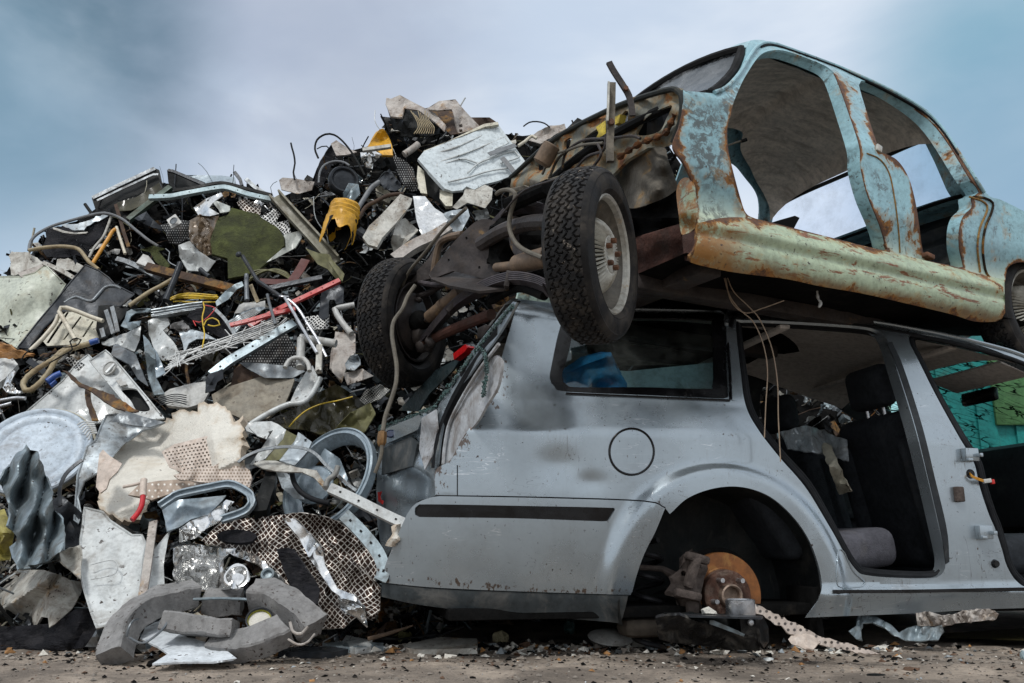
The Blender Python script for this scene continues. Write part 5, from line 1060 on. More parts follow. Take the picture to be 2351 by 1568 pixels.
T('slanted_tube', 'cream steel tube slanting down left of the slatted tray', 'tube', 'D', [(668, 680), (625, 780), (490, 945), (345, 1085)], m_wtube, .48, 26)
o = S('vent_box', 'black vented box with slanting grey slats', 'box', 'D', [(1130, 570), (1240, 558), (1480, 600), (1400, 720), (1230, 935), (1140, 955), (1100, 840)], m_black, .44, .02, .02)
for a in ([(1215, 620), (1260, 760), (1300, 890)], [(1285, 580), (1320, 720), (1350, 870)], [(1165, 830), (1190, 930)]): B('slat', None, None, 'D', a, m_steel2, .50, 48, 'flat', root=o)
B('flat_bar', 'grey flat bar slanting down across the middle left of the heap', 'bar', 'A', [(1330, 1200), (1430, 1225), (1600, 1300), (1840, 1430)], m_steel2, .30, 60, 'L')
B('brown_tube', 'dark brown square tube lying across the middle of the heap', 'tube', 'D', [(1685, 130), (2000, 215), (2349, 300), (2700, 390)], m_brown, .36, 100, 'box')
T('black_pipe', 'short black pipe standing upright with an open end', 'pipe', 'D', [(2070, 85), (2000, 270), (1900, 510)], m_darkst, .52, 38)
T('tan_pipe', 'long tan pipe leaning against the short black pipe', 'pipe', 'D', [(1985, 262), (1840, 345), (1700, 420), (1480, 570)], m_bhose, .46, 26)
random.seed(4); o = None
for i in range(14):
    y = random.uniform(-45, 45); q = T('yellow_wire', 'bundle of yellow insulated wires lying under the brown square tube' if i == 0 else None, 'wire bundle' if i == 0 else None, 'D', [(1955+random.uniform(-10, 40), 505+y*.5), (2050, 480+y), (2200, 478+y*1.2+random.uniform(-10, 10)), (2400+random.uniform(0, 120), 490+y)], m_ywire, .38+random.uniform(0, .03), 10, root=o); o = o or q
o = B('heat_sink', 'ribbed aluminium channel strip, bent at its left end', 'channel', 'D', [(1735, 650), (1900, 625), (2100, 590), (2320, 560)], m_zincl, .54, 105, 'V', h=.006)
for d in (-30, 0, 30): T('rib', None, None, 'D', [(1735, 650+d), (1900, 625+d), (2100, 590+d), (2320, 560+d)], m_zincl, .585, 8, root=o)
S('curled_channel', 'curled ribbed aluminium end piece in front of the vented box', 'channel', 'D', [(1385, 800), (1430, 720), (1450, 640), (1510, 608), (1730, 600), (1735, 640), (1560, 650), (1500, 690), (1470, 760), (1620, 740), (1600, 800), (1500, 855)], m_zinc, .55, .05, .006, fr=.03, step=6)
S('pressed_white_sheet', 'white pressed sheet with two stadium-shaped dimples', 'sheet', 'D', [(1690, 740), (1800, 700), (1900, 665), (1950, 780), (1870, 850), (2000, 1000), (2085, 1145), (2000, 1185), (1860, 1200), (1780, 1100), (1710, 900)], m_white, .48, .05, jag=2)
S('white_wedge', 'white sheet wedge with torn right edge beside the blue-ended hose', 'sheet', 'D', [(1160, 960), (1240, 950), (1460, 880), (1620, 800), (1600, 960), (1540, 1095), (1330, 1010), (1250, 1035), (1170, 1010)], m_white, .44, .04, jag=2)
S('zinc_fold', 'tall folded zinc strip with a bright crease', 'strip', 'D', [(1640, 900), (1700, 960), (1780, 1100), (1790, 1400), (1890, 1580), (1770, 1590), (1700, 1400), (1660, 1100)], m_zinc, .56, .07, fr=.02)
S('zinc_wing', 'pale blue-grey sheet standing right of the folded zinc strip', 'sheet', 'D', [(1740, 1030), (1800, 1100), (1900, 1340), (1790, 1400), (1770, 1200)], m_bluegrey, .53, .03)
S('dark_bent_plate', 'dark grey bent plate above the control panel with dial', 'plate', 'D', [(1300, 1020), (1350, 1008), (1560, 1130), (1620, 1300), (1690, 1490), (1580, 1410), (1480, 1240), (1275, 1130)], m_steel2, .60, .05)
# ---- washing machine remains, lid
S('side_panel', 'broad white appliance side panel in the left middle', 'panel', 'F', [(120, 470), (480, 165), (720, -40), (880, -240), (1010, -340), (1290, -20), (1560, 300), (1400, 430), (1100, 450), (700, 430)], m_white, .40, .025, .008, fr=.008, hem=.0045)
o = S('control_panel', 'white appliance control panel with a round dial', 'panel', 'D', [(1030, 1200), (1210, 1080), (1270, 1130), (1480, 1380), (1700, 1640), (1880, 1860), (1600, 1880), (1330, 1560)], m_white, .56, .012, .012, holes=[[(1390, 1530), (1540, 1520), (1600, 1570), (1720, 1760), (1570, 1770), (1500, 1660)]], fr=.01, step=8, hem=.0045)
Dk('dial', None, None, 'D', (1262, 1288), .60, (-.25, -.9, .25), 90, [(0, .30), (.55, .30), (.60, .10), (.80, .10), (.86, .2), (.95, .2), (1., 0)], m_pvc, root=o); B('dial_grip', None, None, 'D', [(1215, 1340), (1310, 1240)], m_white, .665, 26, 'box', root=o)
S('door_recess', None, None, 'D', [(1380, 1525), (1540, 1515), (1605, 1565), (1730, 1770), (1570, 1775), (1500, 1660)], m_black, .50, .01, .01, root=o)
S('latch_plate', None, None, 'D', [(1330, 1430), (1390, 1400), (1410, 1440), (1440, 1430), (1460, 1470), (1380, 1490)], m_pvc, .60, .0, .012, root=o, step=5)
S('torn_brown_strip', 'torn rusty brown strip hanging across the white side panel', 'strip', 'F', [(720, -160), (800, -140), (940, 0), (1010, 10), (1130, 70), (1260, 110), (1400, 190), (1590, 312), (1500, 322), (1340, 285), (1230, 220), (1120, 130), (1000, 60), (900, 20)], m_brown, .64, .03, .008, step=7, jag=3)
S('hanging_strip', 'narrow brown strip hanging down the white side panel', 'strip', 'F', [(970, 50), (1035, 60), (1040, 150), (1060, 240), (1125, 420), (1050, 420), (1000, 250), (975, 150)], m_brown, .56, .02, step=6, jag=3)
o = Dk('drum_lid', 'large round pale blue-grey lid with pressed rings at the left edge', 'lid', 'F', (410, 765), .52, (.15, -.88, .50), 600, [(0, .03), (.60, .03), (.66, .012), (.70, .03), (.78, .05), (.84, .045), (.88, .02), (.92, .05), (.97, .055), (1., .03), (1., -.02), (.97, -.03)], grunge('lid_enamel', (.46, .53, .60), .55, .1, .1, 4, dirt=.4, ds=7, dirtcol=(.16, .13, .11), bump=.06, spots=.8, ss=60), seg=72)
Dk('rim_band', None, None, 'F', (425, 770), .46, (.15, -.88, .50), 600, [(1.0, .03), (1.035, .0), (1.03, -.06), (.99, -.07)], m_cream, root=o, seg=72)
def crush(u, v): x = u+.22*(v-1150)+9*noise.noise(Vec((u*.02, v*.02, 4))); return HYv(1165)-.66-2.35/1230*.6*(v-1165)-.13*abs(math.sin(x*.068))+.05*math.sin(v*.05+u*.03)+.04*noise.noise(Vec((u*.03, v*.03, 2)))
S('crumpled_sheet', 'tall crushed grey sheet with deep vertical folds in front of the round lid', 'sheet', 'V', [(0, 1102), (18, 1072), (36, 1040), (52, 1034), (60, 1020), (70, 1034), (84, 1036), (95, 1060), (105, 1090), (118, 1128), (124, 1170), (142, 1192), (150, 1240), (148, 1262), (130, 1272), (105, 1292), (70, 1296), (45, 1306), (30, 1270), (38, 1232), (18, 1205), (25, 1180), (10, 1130)], m_zinc, 0, .0, .007, step=4, jag=3, Yf=crush)
S('crumpled_flap', 'crumpled zinc flap with a rusty tip below the round lid', 'flap', 'H', [(85, 320), (200, 230), (300, 130), (420, 160), (470, 200), (590, 350), (540, 430), (400, 470), (280, 515), (180, 525), (110, 420)], m_zinc, .56, .09, fr=.016, step=5)
B('black_band', 'thin black band curling down in front of the round lid', 'band', 'F', [(945, 870), (860, 930), (750, 1040), (690, 1180), (682, 1300), (692, 1400)], m_darkst, .72, 42, 'flat')
S('yellow_lump', 'pale yellow crumpled plastic at the lower left edge', 'plastic', 'H', [(-60, 0), (40, -30), (75, 60), (130, 200), (95, 430), (0, 445), (-60, 420)], grunge('dull_yellow', (.36, .31, .07), .5, 0, .4, 8, dirt=.5), .46, .10, fr=.03, step=6)
S('dark_backing', 'dark sheet behind the crumpled grey sheet', 'sheet', 'H', [(300, 0), (560, -160), (740, 0), (730, 310), (560, 340), (420, 140)], m_darkst, .40, .06)
S('white_fragment', 'small dirty white fragment left of the big white front panel', 'fragment', 'H', [(545, 370), (735, 300), (745, 420), (740, 610), (650, 540), (560, 450)], m_dirtyw, .60, .04, step=6)
S('crumpled_wing', 'large crumpled white panel lying at the bottom left corner', 'panel', 'H', [(-80, 620), (0, 570), (200, 530), (400, 530), (560, 580), (660, 630), (760, 640), (745, 740), (660, 890), (500, 1030), (450, 1060), (440, 970), (380, 960), (330, 1050), (250, 1050), (0, 1110), (-80, 1100)], m_dirtyw, 0, .0, .008, step=5, Yf=creased(HYv(1380)-.40, -.0008, 1380, [((0, 1402), (118, 1322), .0040), ((40, 1440), (135, 1330), -.0026), ((112, 1390), (112, 1450), .0022), ((0, 1340), (60, 1300), -.0018), ((150, 1300), (190, 1400), .0022), ((20, 1380), (90, 1440), .0018)]))
S('black_sacking', 'black sheet on the ground under the crumpled white panel', 'sheet', 'H', [(-100, 1060), (250, 1040), (500, 1020), (690, 890), (830, 890), (900, 1060), (1060, 1040), (1000, 1250), (780, 1240), (650, 1260), (300, 1290), (-100, 1330)], m_blackt, .20, .06, follow=.2)
S('grey_scrap', 'grey dented scrap leaning under the white front panel', 'scrap', 'H', [(780, 1235), (840, 1150), (900, 1050), (1060, 1030), (1020, 1150), (980, 1240)], m_steel2, .34, .05, follow=.2)
S('front_panel', 'tall upright white panel with an oval pressing and black specks', 'panel', 'H', [(775, -40), (940, 0), (1010, 80), (1100, 140), (1210, 212), (1300, 210), (1335, 290), (1310, 430), (1290, 600), (1270, 820), (1210, 860), (1150, 950), (1090, 1030), (1000, 1030), (890, 1062), (830, 900), (770, 700), (742, 560), (738, 250), (760, 120)], m_white, .54, .02, .007, fr=.008, tu=.1, hem=.0045)
T('oval_pressing', None, None, 'H', [(830, 485), (960, 450), (1040, 445), (1080, 490), (1060, 560), (980, 590), (830, 620)], m_white, .568, 5)
bpy.data.objects['oval_pressing'].parent = bpy.data.objects['front_panel']; bpy.data.objects['oval_pressing'].location = bpy.data.objects['oval_pressing'].location-bpy.data.objects['front_panel'].location
B('rusty_post', 'rusty white post standing against the tall white panel', 'post', 'H', [(1405, 80), (1375, 300), (1340, 550), (1300, 790)], m_wrust, .64, 75, 'L')
S('speckled_wing', 'speckled white plate right of the rusty white post', 'plate', 'H', [(1640, 80), (1560, 180), (1540, 250), (1500, 480), (1510, 690), (1400, 720), (1310, 790), (1380, 550), (1390, 370), (1520, 210)], m_white, .56, .03, step=7)
# ---- felt and beige plastic
S('insulation_mat', 'thick white felt insulation mat with browned ragged edges', 'insulation', 'V', [(264, 1033), (300, 1005), (340, 980), (376, 967), (412, 941), (426, 938), (440, 950), (452, 925), (480, 922), (508, 928), (528, 945), (540, 962), (556, 958), (562, 1000), (550, 1050), (556, 1072), (500, 1105), (420, 1115), (360, 1122), (345, 1150), (330, 1180), (310, 1200), (262, 1190), (230, 1165), (222, 1130), (240, 1100), (230, 1060)], m_felt, .58, 0, .035, step=5, jag=13, Yf=creased(HYv(1060)-.60, -.0016, 1060, [((228, 1050), (560, 1000), .0009), ((340, 980), (420, 1110), -.0020), ((480, 925), (500, 1100), .0012), ((260, 1180), (400, 1120), .0014)]))
pp = [(371, 1037), (400, 1020), (460, 1005), (488, 997), (497, 1010), (528, 1010), (520, 1040), (500, 1060), (485, 1078), (425, 1089), (388, 1072)]
hx_ = [(376+i*8.6+(j % 2)*4.3, 1002+j*7.6-i*1.5) for j in range(13) for i in range(18)]; hx_ = [p for p in hx_ if all(pip(p[0]+a, p[1]+b, pp) for a, b in ((-6, 0), (6, 0), (0, -6), (0, 6)))]
S('perforated_plate', 'beige plastic plate with rows of round holes on the felt', 'plate', 'V', pp, m_beige, .72, .025, .008, step=5, holes=[[(p[0]+2.7*math.cos(a*1.047), p[1]+2.7*math.sin(a*1.047)) for a in range(6)] for p in hx_])
S('perforated_skirt', 'flared beige plastic skirt below the perforated plate', 'plastic part', 'G', [(-60, 930), (100, 880), (340, 840), (460, 780), (600, 800), (720, 880), (742, 960), (720, 1052), (650, 1062), (500, 1015), (300, 1010), (0, 975)], m_perf, .74, .05, .008, fr=.025, step=6)
S('beige_bowl', 'brown-beige bowl rim with white dots under the flared skirt', 'bowl', 'F', [(1470, 1270), (1600, 1150), (1800, 1112), (2100, 1090), (2349, 1110), (2400, 1170), (2000, 1240), (1740, 1330), (1600, 1290)], dots_mat('dotted_beige', (.40, .31, .24), (.7, .68, .62), .03, .16), .68, .02, .01, step=7)
S('perforated_corner', 'torn triangular beige piece with a few holes at the left of the felt', 'plastic part', 'F', [(1180, 750), (1260, 825), (1400, 912), (1350, 1000), (1250, 1100), (1220, 1200), (1150, 1250), (1100, 1180), (1120, 950), (1140, 800)], m_beige, .70, .03, step=6)
o = T('red_hose', 'short red hose hanging from a beige plastic tee on the felt', 'hose', 'F', [(1640, 1275), (1630, 1370), (1592, 1465), (1515, 1560)], grunge('red_rubber', (.50, .006, .012), .4, 0, .2, 8, dirt=.2, bump=.03), .78, 30)
T('tee_fitting', None, None, 'F', [(1650, 1100), (1640, 1200), (1640, 1290)], m_beige, .80, 38, root=o); T('tee_arm', None, None, 'F', [(1410, 1180), (1560, 1150), (1670, 1110)], m_beige, .81, 18, root=o)
S('folded_door', 'silver folded appliance door behind the white felt', 'door', 'F', [(1220, 360), (1330, 345), (1600, 375), (1890, 440), (1750, 500), (1640, 530), (1400, 700), (1150, 1000), (960, 1120), (890, 1300), (930, 1500), (900, 1600), (855, 1560), (890, 1050), (1000, 720), (1100, 640), (1160, 480)], m_zincl, .52, .05, .01, fr=.014, step=8, hem=.0045)
S('dark_lip', 'dark twisted metal lip along the top of the silver folded door', 'flange', 'F', [(1250, 440), (1340, 350), (1450, 310), (1600, 360), (1890, 440), (1720, 495), (1500, 470), (1330, 430)], m_steel2, .62, .04, step=6)
S('vent_grille', 'grey plastic louvred box above the felt mat', 'grille', 'V', [(362, 912), (390, 893), (440, 880), (482, 874), (480, 900), (466, 925), (430, 936), (385, 931)], m_pvc, .46, .01, .02)
for i in range(5): T('louvre', None, None, 'V', [(366, 914+i*4.2), (400, 905+i*4.4), (428, 908+i*5)], m_trim, .50, 1.2, root=bpy.data.objects['vent_grille'])
# ---- oval frame, foil, lattice sheet
o = B('oval_frame', 'blue-grey curved frame band curling round to the right', 'frame', 'G', [(-200, 1230), (-80, 1150), (0, 1110), (300, 1045), (500, 1012), (620, 1052), (720, 1120), (738, 1190), (690, 1270), (590, 1320), (420, 1375)], m_bluegrey, .78, 75, 'V', h=.006)
S('inner_sheet', None, None, 'G', [(-180, 1260), (0, 1180), (180, 1165), (480, 1135), (430, 1200), (300, 1330), (120, 1380), (0, 1460), (-120, 1500)], m_bluegrey, .66, .03, root=o)
S('bent_foil', 'bright crumpled foil folded under the curved frame', 'foil', 'G', [(0, 1480), (110, 1400), (300, 1330), (480, 1180), (560, 1200), (420, 1390), (300, 1450), (180, 1568), (0, 1620)], m_foil, .72, .11, fr=.016, step=4)
S('foil_sheet', 'wide crumpled bright foil behind the broken concrete ring', 'foil', 'I', [(-40, 330), (140, 285), (330, 330), (500, 340), (395, 440), (400, 520), (560, 700), (250, 720), (0, 680), (-50, 560)], m_foil, .50, .14, fr=.016, step=4)
S('foil_band', 'narrow foil strip curving over the crushed can', 'foil', 'I', [(380, 330), (550, 335), (760, 420), (880, 500), (960, 640), (940, 760), (860, 690), (840, 600), (720, 480), (500, 400)], m_foil, .58, .09, fr=.016, step=4)
Dk('crushed_can', 'crushed shiny can with open round mouth', 'can', 'I', (530, 590), .66, (.15, -.9, .35), 105, [(.75, -.8), (.85, -.4), (.98, 0), (1.06, .05), (1., .12), (.86, .08), (.80, -.3), (.5, -.6), (0, -.65)], m_foil, fn=lambda a, i, r, h: (r*(1+.06*math.sin(3*a+i)), h))
Dk('grey_nozzle', 'grey tapered plastic nozzle beside the crushed can', 'nozzle', 'I', (810, 565), .62, (.05, -.85, .5), 62, [(1.3, -1.6), (1.1, -.6), (.95, 0), (.8, .05), (.62, -.05), (.55, -.5), (0, -.6)], m_zinc)
S('lattice_sheet', 'large crumpled brown sheet covered with a pale diamond lattice', 'sheet', 'I', [(200, 260), (380, 100), (600, 60), (900, 30), (1100, 5), (1330, 40), (1500, 100), (1650, 240), (1850, 390), (1885, 500), (1800, 640), (1850, 700), (1842, 900), (1780, 992), (1640, 950), (1500, 1065), (1280, 1070), (1260, 960), (1060, 780), (960, 640), (840, 500), (700, 400), (470, 330), (250, 290)], m_latt, .56, .09, .006, fr=.014, step=6, follow=.4)
S('black_pad', 'black oval pad stuck on the lattice sheet, upper one', 'pad', 'I', [(340, 215), (400, 175), (530, 160), (660, 180), (715, 225), (670, 268), (520, 282), (400, 262)], m_blackt, .66, .02, .012, crv=True)
S('tar_patch', 'long black pitted patch on the lattice sheet, lower one', 'patch', 'I', [(890, 340), (980, 325), (1060, 345), (1110, 440), (1210, 590), (1290, 700), (1270, 840), (1170, 850), (1060, 740), (960, 540)], m_blackt, .64, .03, .012, follow=.4)
S('silver_seam', 'twisted bright seam strip running down the lattice sheet', 'strip', 'I', [(950, 60), (1060, 60), (1240, 250), (1320, 360), (1335, 480), (1450, 700), (1600, 760), (1660, 830), (1500, 790), (1400, 720), (1290, 560), (1190, 420), (1100, 240)], m_foil, .66, .05, fr=.014, step=5, follow=.4)
S('lattice_fold', 'bulging fold of lattice sheet beside the rear bumper', 'sheet', 'I', [(1450, 340), (1560, 400), (1700, 560), (1800, 640), (1845, 700), (1840, 900), (1760, 960), (1620, 780), (1500, 560)], m_latt, .68, .05, fr=.02, step=6, follow=.4)
S('crushed_corner', 'crushed bright metal corner at the foot of the lattice sheet', 'scrap', 'I', [(1440, 730), (1620, 770), (1700, 880), (1730, 1050), (1640, 970), (1540, 930), (1480, 860)], m_foil, .62, .07, fr=.018, step=5, follow=.4)
# ---- rails and brackets beside the silver car
B('white_rail', 'long white slotted rail pointing down to the silver car bumper', 'rail', 'G', [(1530, 1050), (1750, 1150), (1950, 1250), (2150, 1350), (2330, 1430)], m_white, 1.02, 100, 'L', slots=4, follow=.3)
S('rail_end', 'flattened white rail end with an oval slot, above the ribbed ring', 'rail', 'G', [(760, 810), (850, 780), (990, 782), (1200, 850), (1400, 880), (1470, 985), (1530, 1040), (1500, 1085), (1380, 960), (1260, 900), (1000, 890), (850, 860)], m_dirtyw, .80, .03, step=6)
B('zinc_strap', 'blue-grey zinc strap with square holes bent down beside the bumper', 'strap', 'I', [(1510, 20), (1680, 190), (1820, 370), (1875, 530), (1840, 625)], m_zinc, .86, 115, 'L', slots=5, follow=.3)
S('fluff', 'tuft of white fluff caught on the bumper corner', 'fluff', 'I', [(1990, 130), (2090, 80), (2105, 160), (2040, 240), (1940, 320), (1890, 300), (1950, 200)], m_felt, .98, .05, .02, step=5, jag=5, follow=.3)
o = Dk('ribbed_ring', 'large blue-grey ribbed drum ring standing by the tailgate', 'ring', 'G', (1520, 960), .58, (-.50, -.80, .38), 545, [(.80, -.22), (.84, -.06), (.90, .0), (.92, .05), (.96, .05), (.965, .02), (1., .02), (1.01, .06), (1.04, .04), (1.03, -.12), (.95, -.22), (.85, -.25)], m_bluegrey, seg=72)
S('drum_wall', None, None, 'G', [(1250, 620), (1400, 600), (1640, 760), (1720, 960), (1700, 1040), (1500, 800), (1300, 700)], m_bluegrey, .56, .04, root=o)
Dk('glass_bowl', 'blue-grey bowl with a black rubber edge under the white rail', 'bowl', 'G', (1370, 1020), .56, (-.2, -.9, .3), 190, [(0, .35), (.4, .32), (.75, .2), (.95, 0), (1.02, -.05), (1.05, -.02), (1.08, -.1)], m_bluegrey)
T('rubber_gasket', 'black rubber gasket looped round the blue-grey bowl', 'gasket', 'G', [(1150, 900), (1170, 1000), (1250, 1110), (1380, 1180), (1530, 1215)], m_rub, .70, 26)
S('folded_bracket', 'folded white bracket above the flattened rail end', 'bracket', 'G', [(650, 400), (780, 385), (940, 380), (1010, 410), (1092, 468), (1060, 560), (880, 760), (740, 830), (722, 820), (850, 640), (960, 470), (800, 520), (690, 480)], m_white, .66, .04, .01, step=6)
S('slotted_tab', 'small white slotted tab on the folded bracket', 'tab', 'G', [(710, 440), (780, 400), (920, 500), (890, 560), (800, 530)], m_white, .74, .02, step=5)
S('zinc_bracket', 'zinc bracket with a black bolt hole beside the ribbed ring', 'bracket', 'G', [(1215, 490), (1352, 590), (1310, 685), (1180, 830), (1022, 780), (1180, 580)], m_zincl, .80, .03, .01, step=6, holes=[[(1275, 560), (1298, 562), (1300, 588), (1276, 590)]])
S('amber_sheet', 'amber-tinted plastic sheet between folded bracket and zinc bracket', 'sheet', 'G', [(1090, 470), (1205, 530), (1180, 585), (1022, 775), (870, 785), (1060, 560)], m_olive2, .70, .02)
S('black_post', 'black square post standing left of the ribbed ring', 'post', 'G', [(885, 885), (990, 900), (970, 1050), (890, 1285), (765, 1300), (790, 1150)], m_black, .74, .015, .05)
B('steel_hoop', 'thin grey steel hoop arching over the folded bracket', 'hoop', 'G', [(600, 800), (680, 740), (850, 670), (1100, 640), (1280, 660), (1400, 720), (1500, 830), (1650, 960), (1740, 1040), (1810, 1090)], m_steel2, .88, 30, 'flat')
T('coil_spring', 'pale coiled spring hooked on the end of the white rail', 'spring', 'G', [(1620, 840), (1590, 920), (1520, 980), (1490, 1060)], m_pvc, .92, 24, rings=.25, step=1.5)
S('rail_plate', 'bent silver plate under the white rail', 'plate', 'G', [(990, 900), (1100, 910), (1200, 1000), (1280, 1180), (1180, 1170), (1050, 1060)], m_zincl, .60, .04)
# ---- middle
S('mottled_board', 'broken mottled beige board in the centre of the heap', 'board', 'V', [(486, 906), (510, 892), (600, 864), (660, 846), (676, 872), (664, 905), (655, 925), (615, 960), (570, 968), (530, 950), (490, 925)], m_board, .50, .01, .014)
T('white_trim', 'curved white enamel trim along the mottled board', 'trim', 'G', [(1440, -60), (1370, 80), (1270, 185), (1130, 205), (1000, 255), (860, 330), (730, 410)], m_white, .64, 30)
S('trim_flange', 'broad white flange standing above the curved enamel trim', 'flange', 'G', [(1130, 190), (1190, 50), (1290, -120), (1360, -190), (1400, -110), (1430, -20), (1350, 100), (1250, 185)], m_white, .56, .03, step=6)
S('olive_plastic', 'dark olive glossy plastic sheeting beside the tailgate', 'sheeting', 'G', [(900, 370), (1250, 215), (1330, 130), (1600, 0), (1850, 150), (1900, 250), (1750, 400), (1600, 560), (1300, 470), (1080, 450)], m_dolive, .34, .10, fr=.016)
T('yellow_rod', 'thin bright yellow rod lying on the olive sheeting', 'rod', 'G', [(1770, 130), (1620, 170), (1450, 205), (1300, 270), (1190, 360), (1120, 440)], m_ywire, .52, 8)
S('olive_fender', 'crumpled olive sheet metal below the far tyre', 'sheet', 'G', [(1590, 460), (1750, 290), (1950, 190), (2005, 300), (1900, 480), (1780, 600), (1680, 560)], m_olive2, .44, .08, step=6)
S('grey_net', 'grey wire netting crumpled under the far tyre', 'netting', 'G', [(1840, 160), (1900, 60), (2050, 0), (2150, 60), (2060, 150), (1900, 210)], m_lattg, .50, .05, step=6)
o = None; random.seed(9)   # white wire basket
for i in range(26):
    a = i/25; u0, v0 = 378+a*252, 848-a*92
    q = T('basket_wire', 'white wire basket lying squashed along the zinc rail' if i == 0 else None, 'basket' if i == 0 else None, 'V', [(u0, v0+random.uniform(-6, 6)), (u0+16+random.uniform(-8, 8), v0-12), (u0+30+random.uniform(-9, 9), v0-28+random.uniform(-5, 5))], m_wirec, .62+random.uniform(-.03, .03), 1.5, root=o); o = o or q
for j in range(34):
    a = random.random(); u0, v0 = 385+a*240+random.uniform(-8, 8), 846-a*90+random.uniform(-26, 8); b = random.uniform(0, 3.1); l = random.uniform(12, 30)
    T('cross_wire', None, None, 'V', [(u0-math.cos(b)*l, v0-math.sin(b)*l*.6), (u0+random.uniform(-3, 3), v0), (u0+math.cos(b)*l, v0+math.sin(b)*l*.6)], m_wirec, .64+random.uniform(-.04, .04), 1.2, root=o)
for j in range(6): T('long_wire', None, None, 'V', [(378+j*4, 850-j*6), (450+j*5, 818-j*6+random.uniform(-4, 4)), (540+j*4, 790-j*6), (628+j*4, 756-j*6)], m_wirec, .64, 1.6, root=o)
B('zinc_rail', 'long galvanised rail with round bosses running diagonally', 'rail', 'E', [(370, 1350), (560, 1200), (780, 1070), (1050, 910), (1320, 755)], m_zinc, .66, 110, 'U', slots=5)
S('rail_bracket', 'dark zinc bracket hanging from the lower end of the galvanised rail', 'bracket', 'E', [(300, 1420), (340, 1350), (500, 1300), (510, 1400), (440, 1440), (400, 1540), (310, 1568)], m_darkst, .66, .03)
S('perforated_box', 'black appliance casing with white specks beneath the galvanised rail', 'casing', 'E', [(690, 1225), (860, 1120), (1050, 1000), (1230, 880), (1320, 1020), (1350, 1130), (1390, 1285), (1050, 1270), (850, 1230)], m_perfb, .50, .02, .02)
S('casing_lid', 'dull grey casing lid below the black appliance casing', 'lid', 'E', [(690, 1225), (800, 1220), (1050, 1240), (1250, 1260), (1450, 1320), (1300, 1400), (980, 1395), (780, 1290)], m_steel2, .56, .03)
S('brown_mesh', 'brown perforated plate leaning under the casing lid', 'plate', 'E', [(590, 1490), (630, 1300), (700, 1230), (800, 1310), (970, 1390), (700, 1470)], m_perfw if False else m_brown, .52, .04)
S('louvred_plate', 'pale ribbed plate curving beside the red angle bars', 'plate', 'E', [(560, 745), (700, 655), (840, 592), (960, 580), (985, 602), (790, 700), (650, 875)], m_zincl, .52, .05, fr=.05)
for d in range(6): T('rib', None, None, 'E', [(575+d*14, 760+d*17), (720+d*12, 672+d*13), (860+d*14, 610+d*6)], m_pvc, .565, 5, root=bpy.data.objects['louvred_plate'])
S('curved_cowl', 'smooth white curved cowl behind the ribbed plate', 'cowl', 'E', [(630, 660), (690, 560), (740, 535), (900, 530), (985, 510), (990, 590), (820, 600), (700, 650)], m_pvc, .42, .04)
B('red_angle', 'bright red slotted angle bar, the lower one', 'angle bar', 'E', [(580, 785), (800, 730), (1050, 660), (1330, 598)], m_red, .74, 48, 'L', slots=9, slotmat=m_dirtyw)
B('red_angle', 'longer red slotted angle bar slanting up to the olive sheet', 'angle bar', 'E', [(800, 800), (1100, 620), (1500, 430), (1840, 268)], m_red, .66, 56, 'L', slots=8)
T('steel_tube', 'straight grey steel leg crossing in front of the red bars', 'leg', 'E', [(1205, 465), (1330, 680), (1450, 890), (1580, 1110)], m_steel, .84, 19)
T('steel_tube', 'second grey steel leg, curved at its top', 'leg', 'E', [(1240, 490), (1310, 545), (1390, 640), (1480, 790), (1570, 930), (1690, 1160)], m_steel, .82, 17)
T('steel_prop', 'thin upright steel prop left of the grey legs', 'prop', 'E', [(1010, 440), (1050, 600), (1105, 785)], m_steel2, .82, 18)
o = T('lever_arm', 'dark grey jointed lever arm with a round knob on the mossy board', 'lever', 'E', [(725, 0), (810, 140), (900, 285), (1030, 370), (1170, 470)], m_darkst, .80, 24, crv=False)
Dk('knob', None, None, 'B', (680, 1155), .84, (-.2, -.9, .2), 38, [(0, .5), (.4, .5), (.8, .3), (1., 0), (.9, -.3)], m_darkst, root=o); Dk('foot_plate', None, None, 'E', (1200, 460), .86, (.1, -.35, .9), 62, [(0, .1), (.9, .1), (1., .0), (.9, -.1), (0, -.1)], m_steel, root=o)
T('white_elbow', 'fat grey-white pipe lying across right of the steel legs', 'pipe', 'E', [(1390, 935), (1560, 965), (1800, 1005)], m_pvc, .72, 48); T('white_upright', 'fat grey-white pipe standing below the lying pipe', 'pipe', 'E', [(1400, 950), (1395, 1080), (1388, 1280)], m_pvc, .70, 50)
T('white_hoop', 'white plastic hoop over the black appliance casing', 'hoop', 'E', [(1215, 1280), (1260, 1200), (1340, 1165), (1430, 1180), (1485, 1250), (1495, 1320)], m_pvc, .74, 28)
B('short_stake', 'short dirty white square stake right of the upright pipe', 'stake', 'E', [(1612, 1030), (1608, 1170), (1600, 1330)], m_dirtyw, .78, 70, 'box')
T('bent_white_pipe', 'bent grey-white pipe beside the far tyre', 'pipe', 'E', [(2010, 560), (1880, 585), (1785, 610), (1810, 670), (1890, 790), (1975, 890)], m_pvc, .56, 36)
S('white_slab', 'dirty white slab standing against the far tyre', 'slab', 'E', [(1790, 865), (1900, 880), (2020, 890), (2020, 1100), (1930, 1230), (1870, 1440), (1760, 1335), (1742, 1280)], m_wrust, .50, .03, .014)
S('white_crust', 'flaking white crust below the far tyre', 'plate', 'E', [(1880, 1350), (2100, 1290), (2230, 1375), (2100, 1420), (1930, 1480)], m_wrust, .52, .05, step=6)
S('ribbed_duct', 'blue-white ribbed duct piece beside the dirty slab', 'duct', 'E', [(1900, 1240), (1960, 1140), (2050, 1130), (2080, 1240), (2010, 1310), (1920, 1300)], m_zincl, .56, .05, fr=.06, step=5)
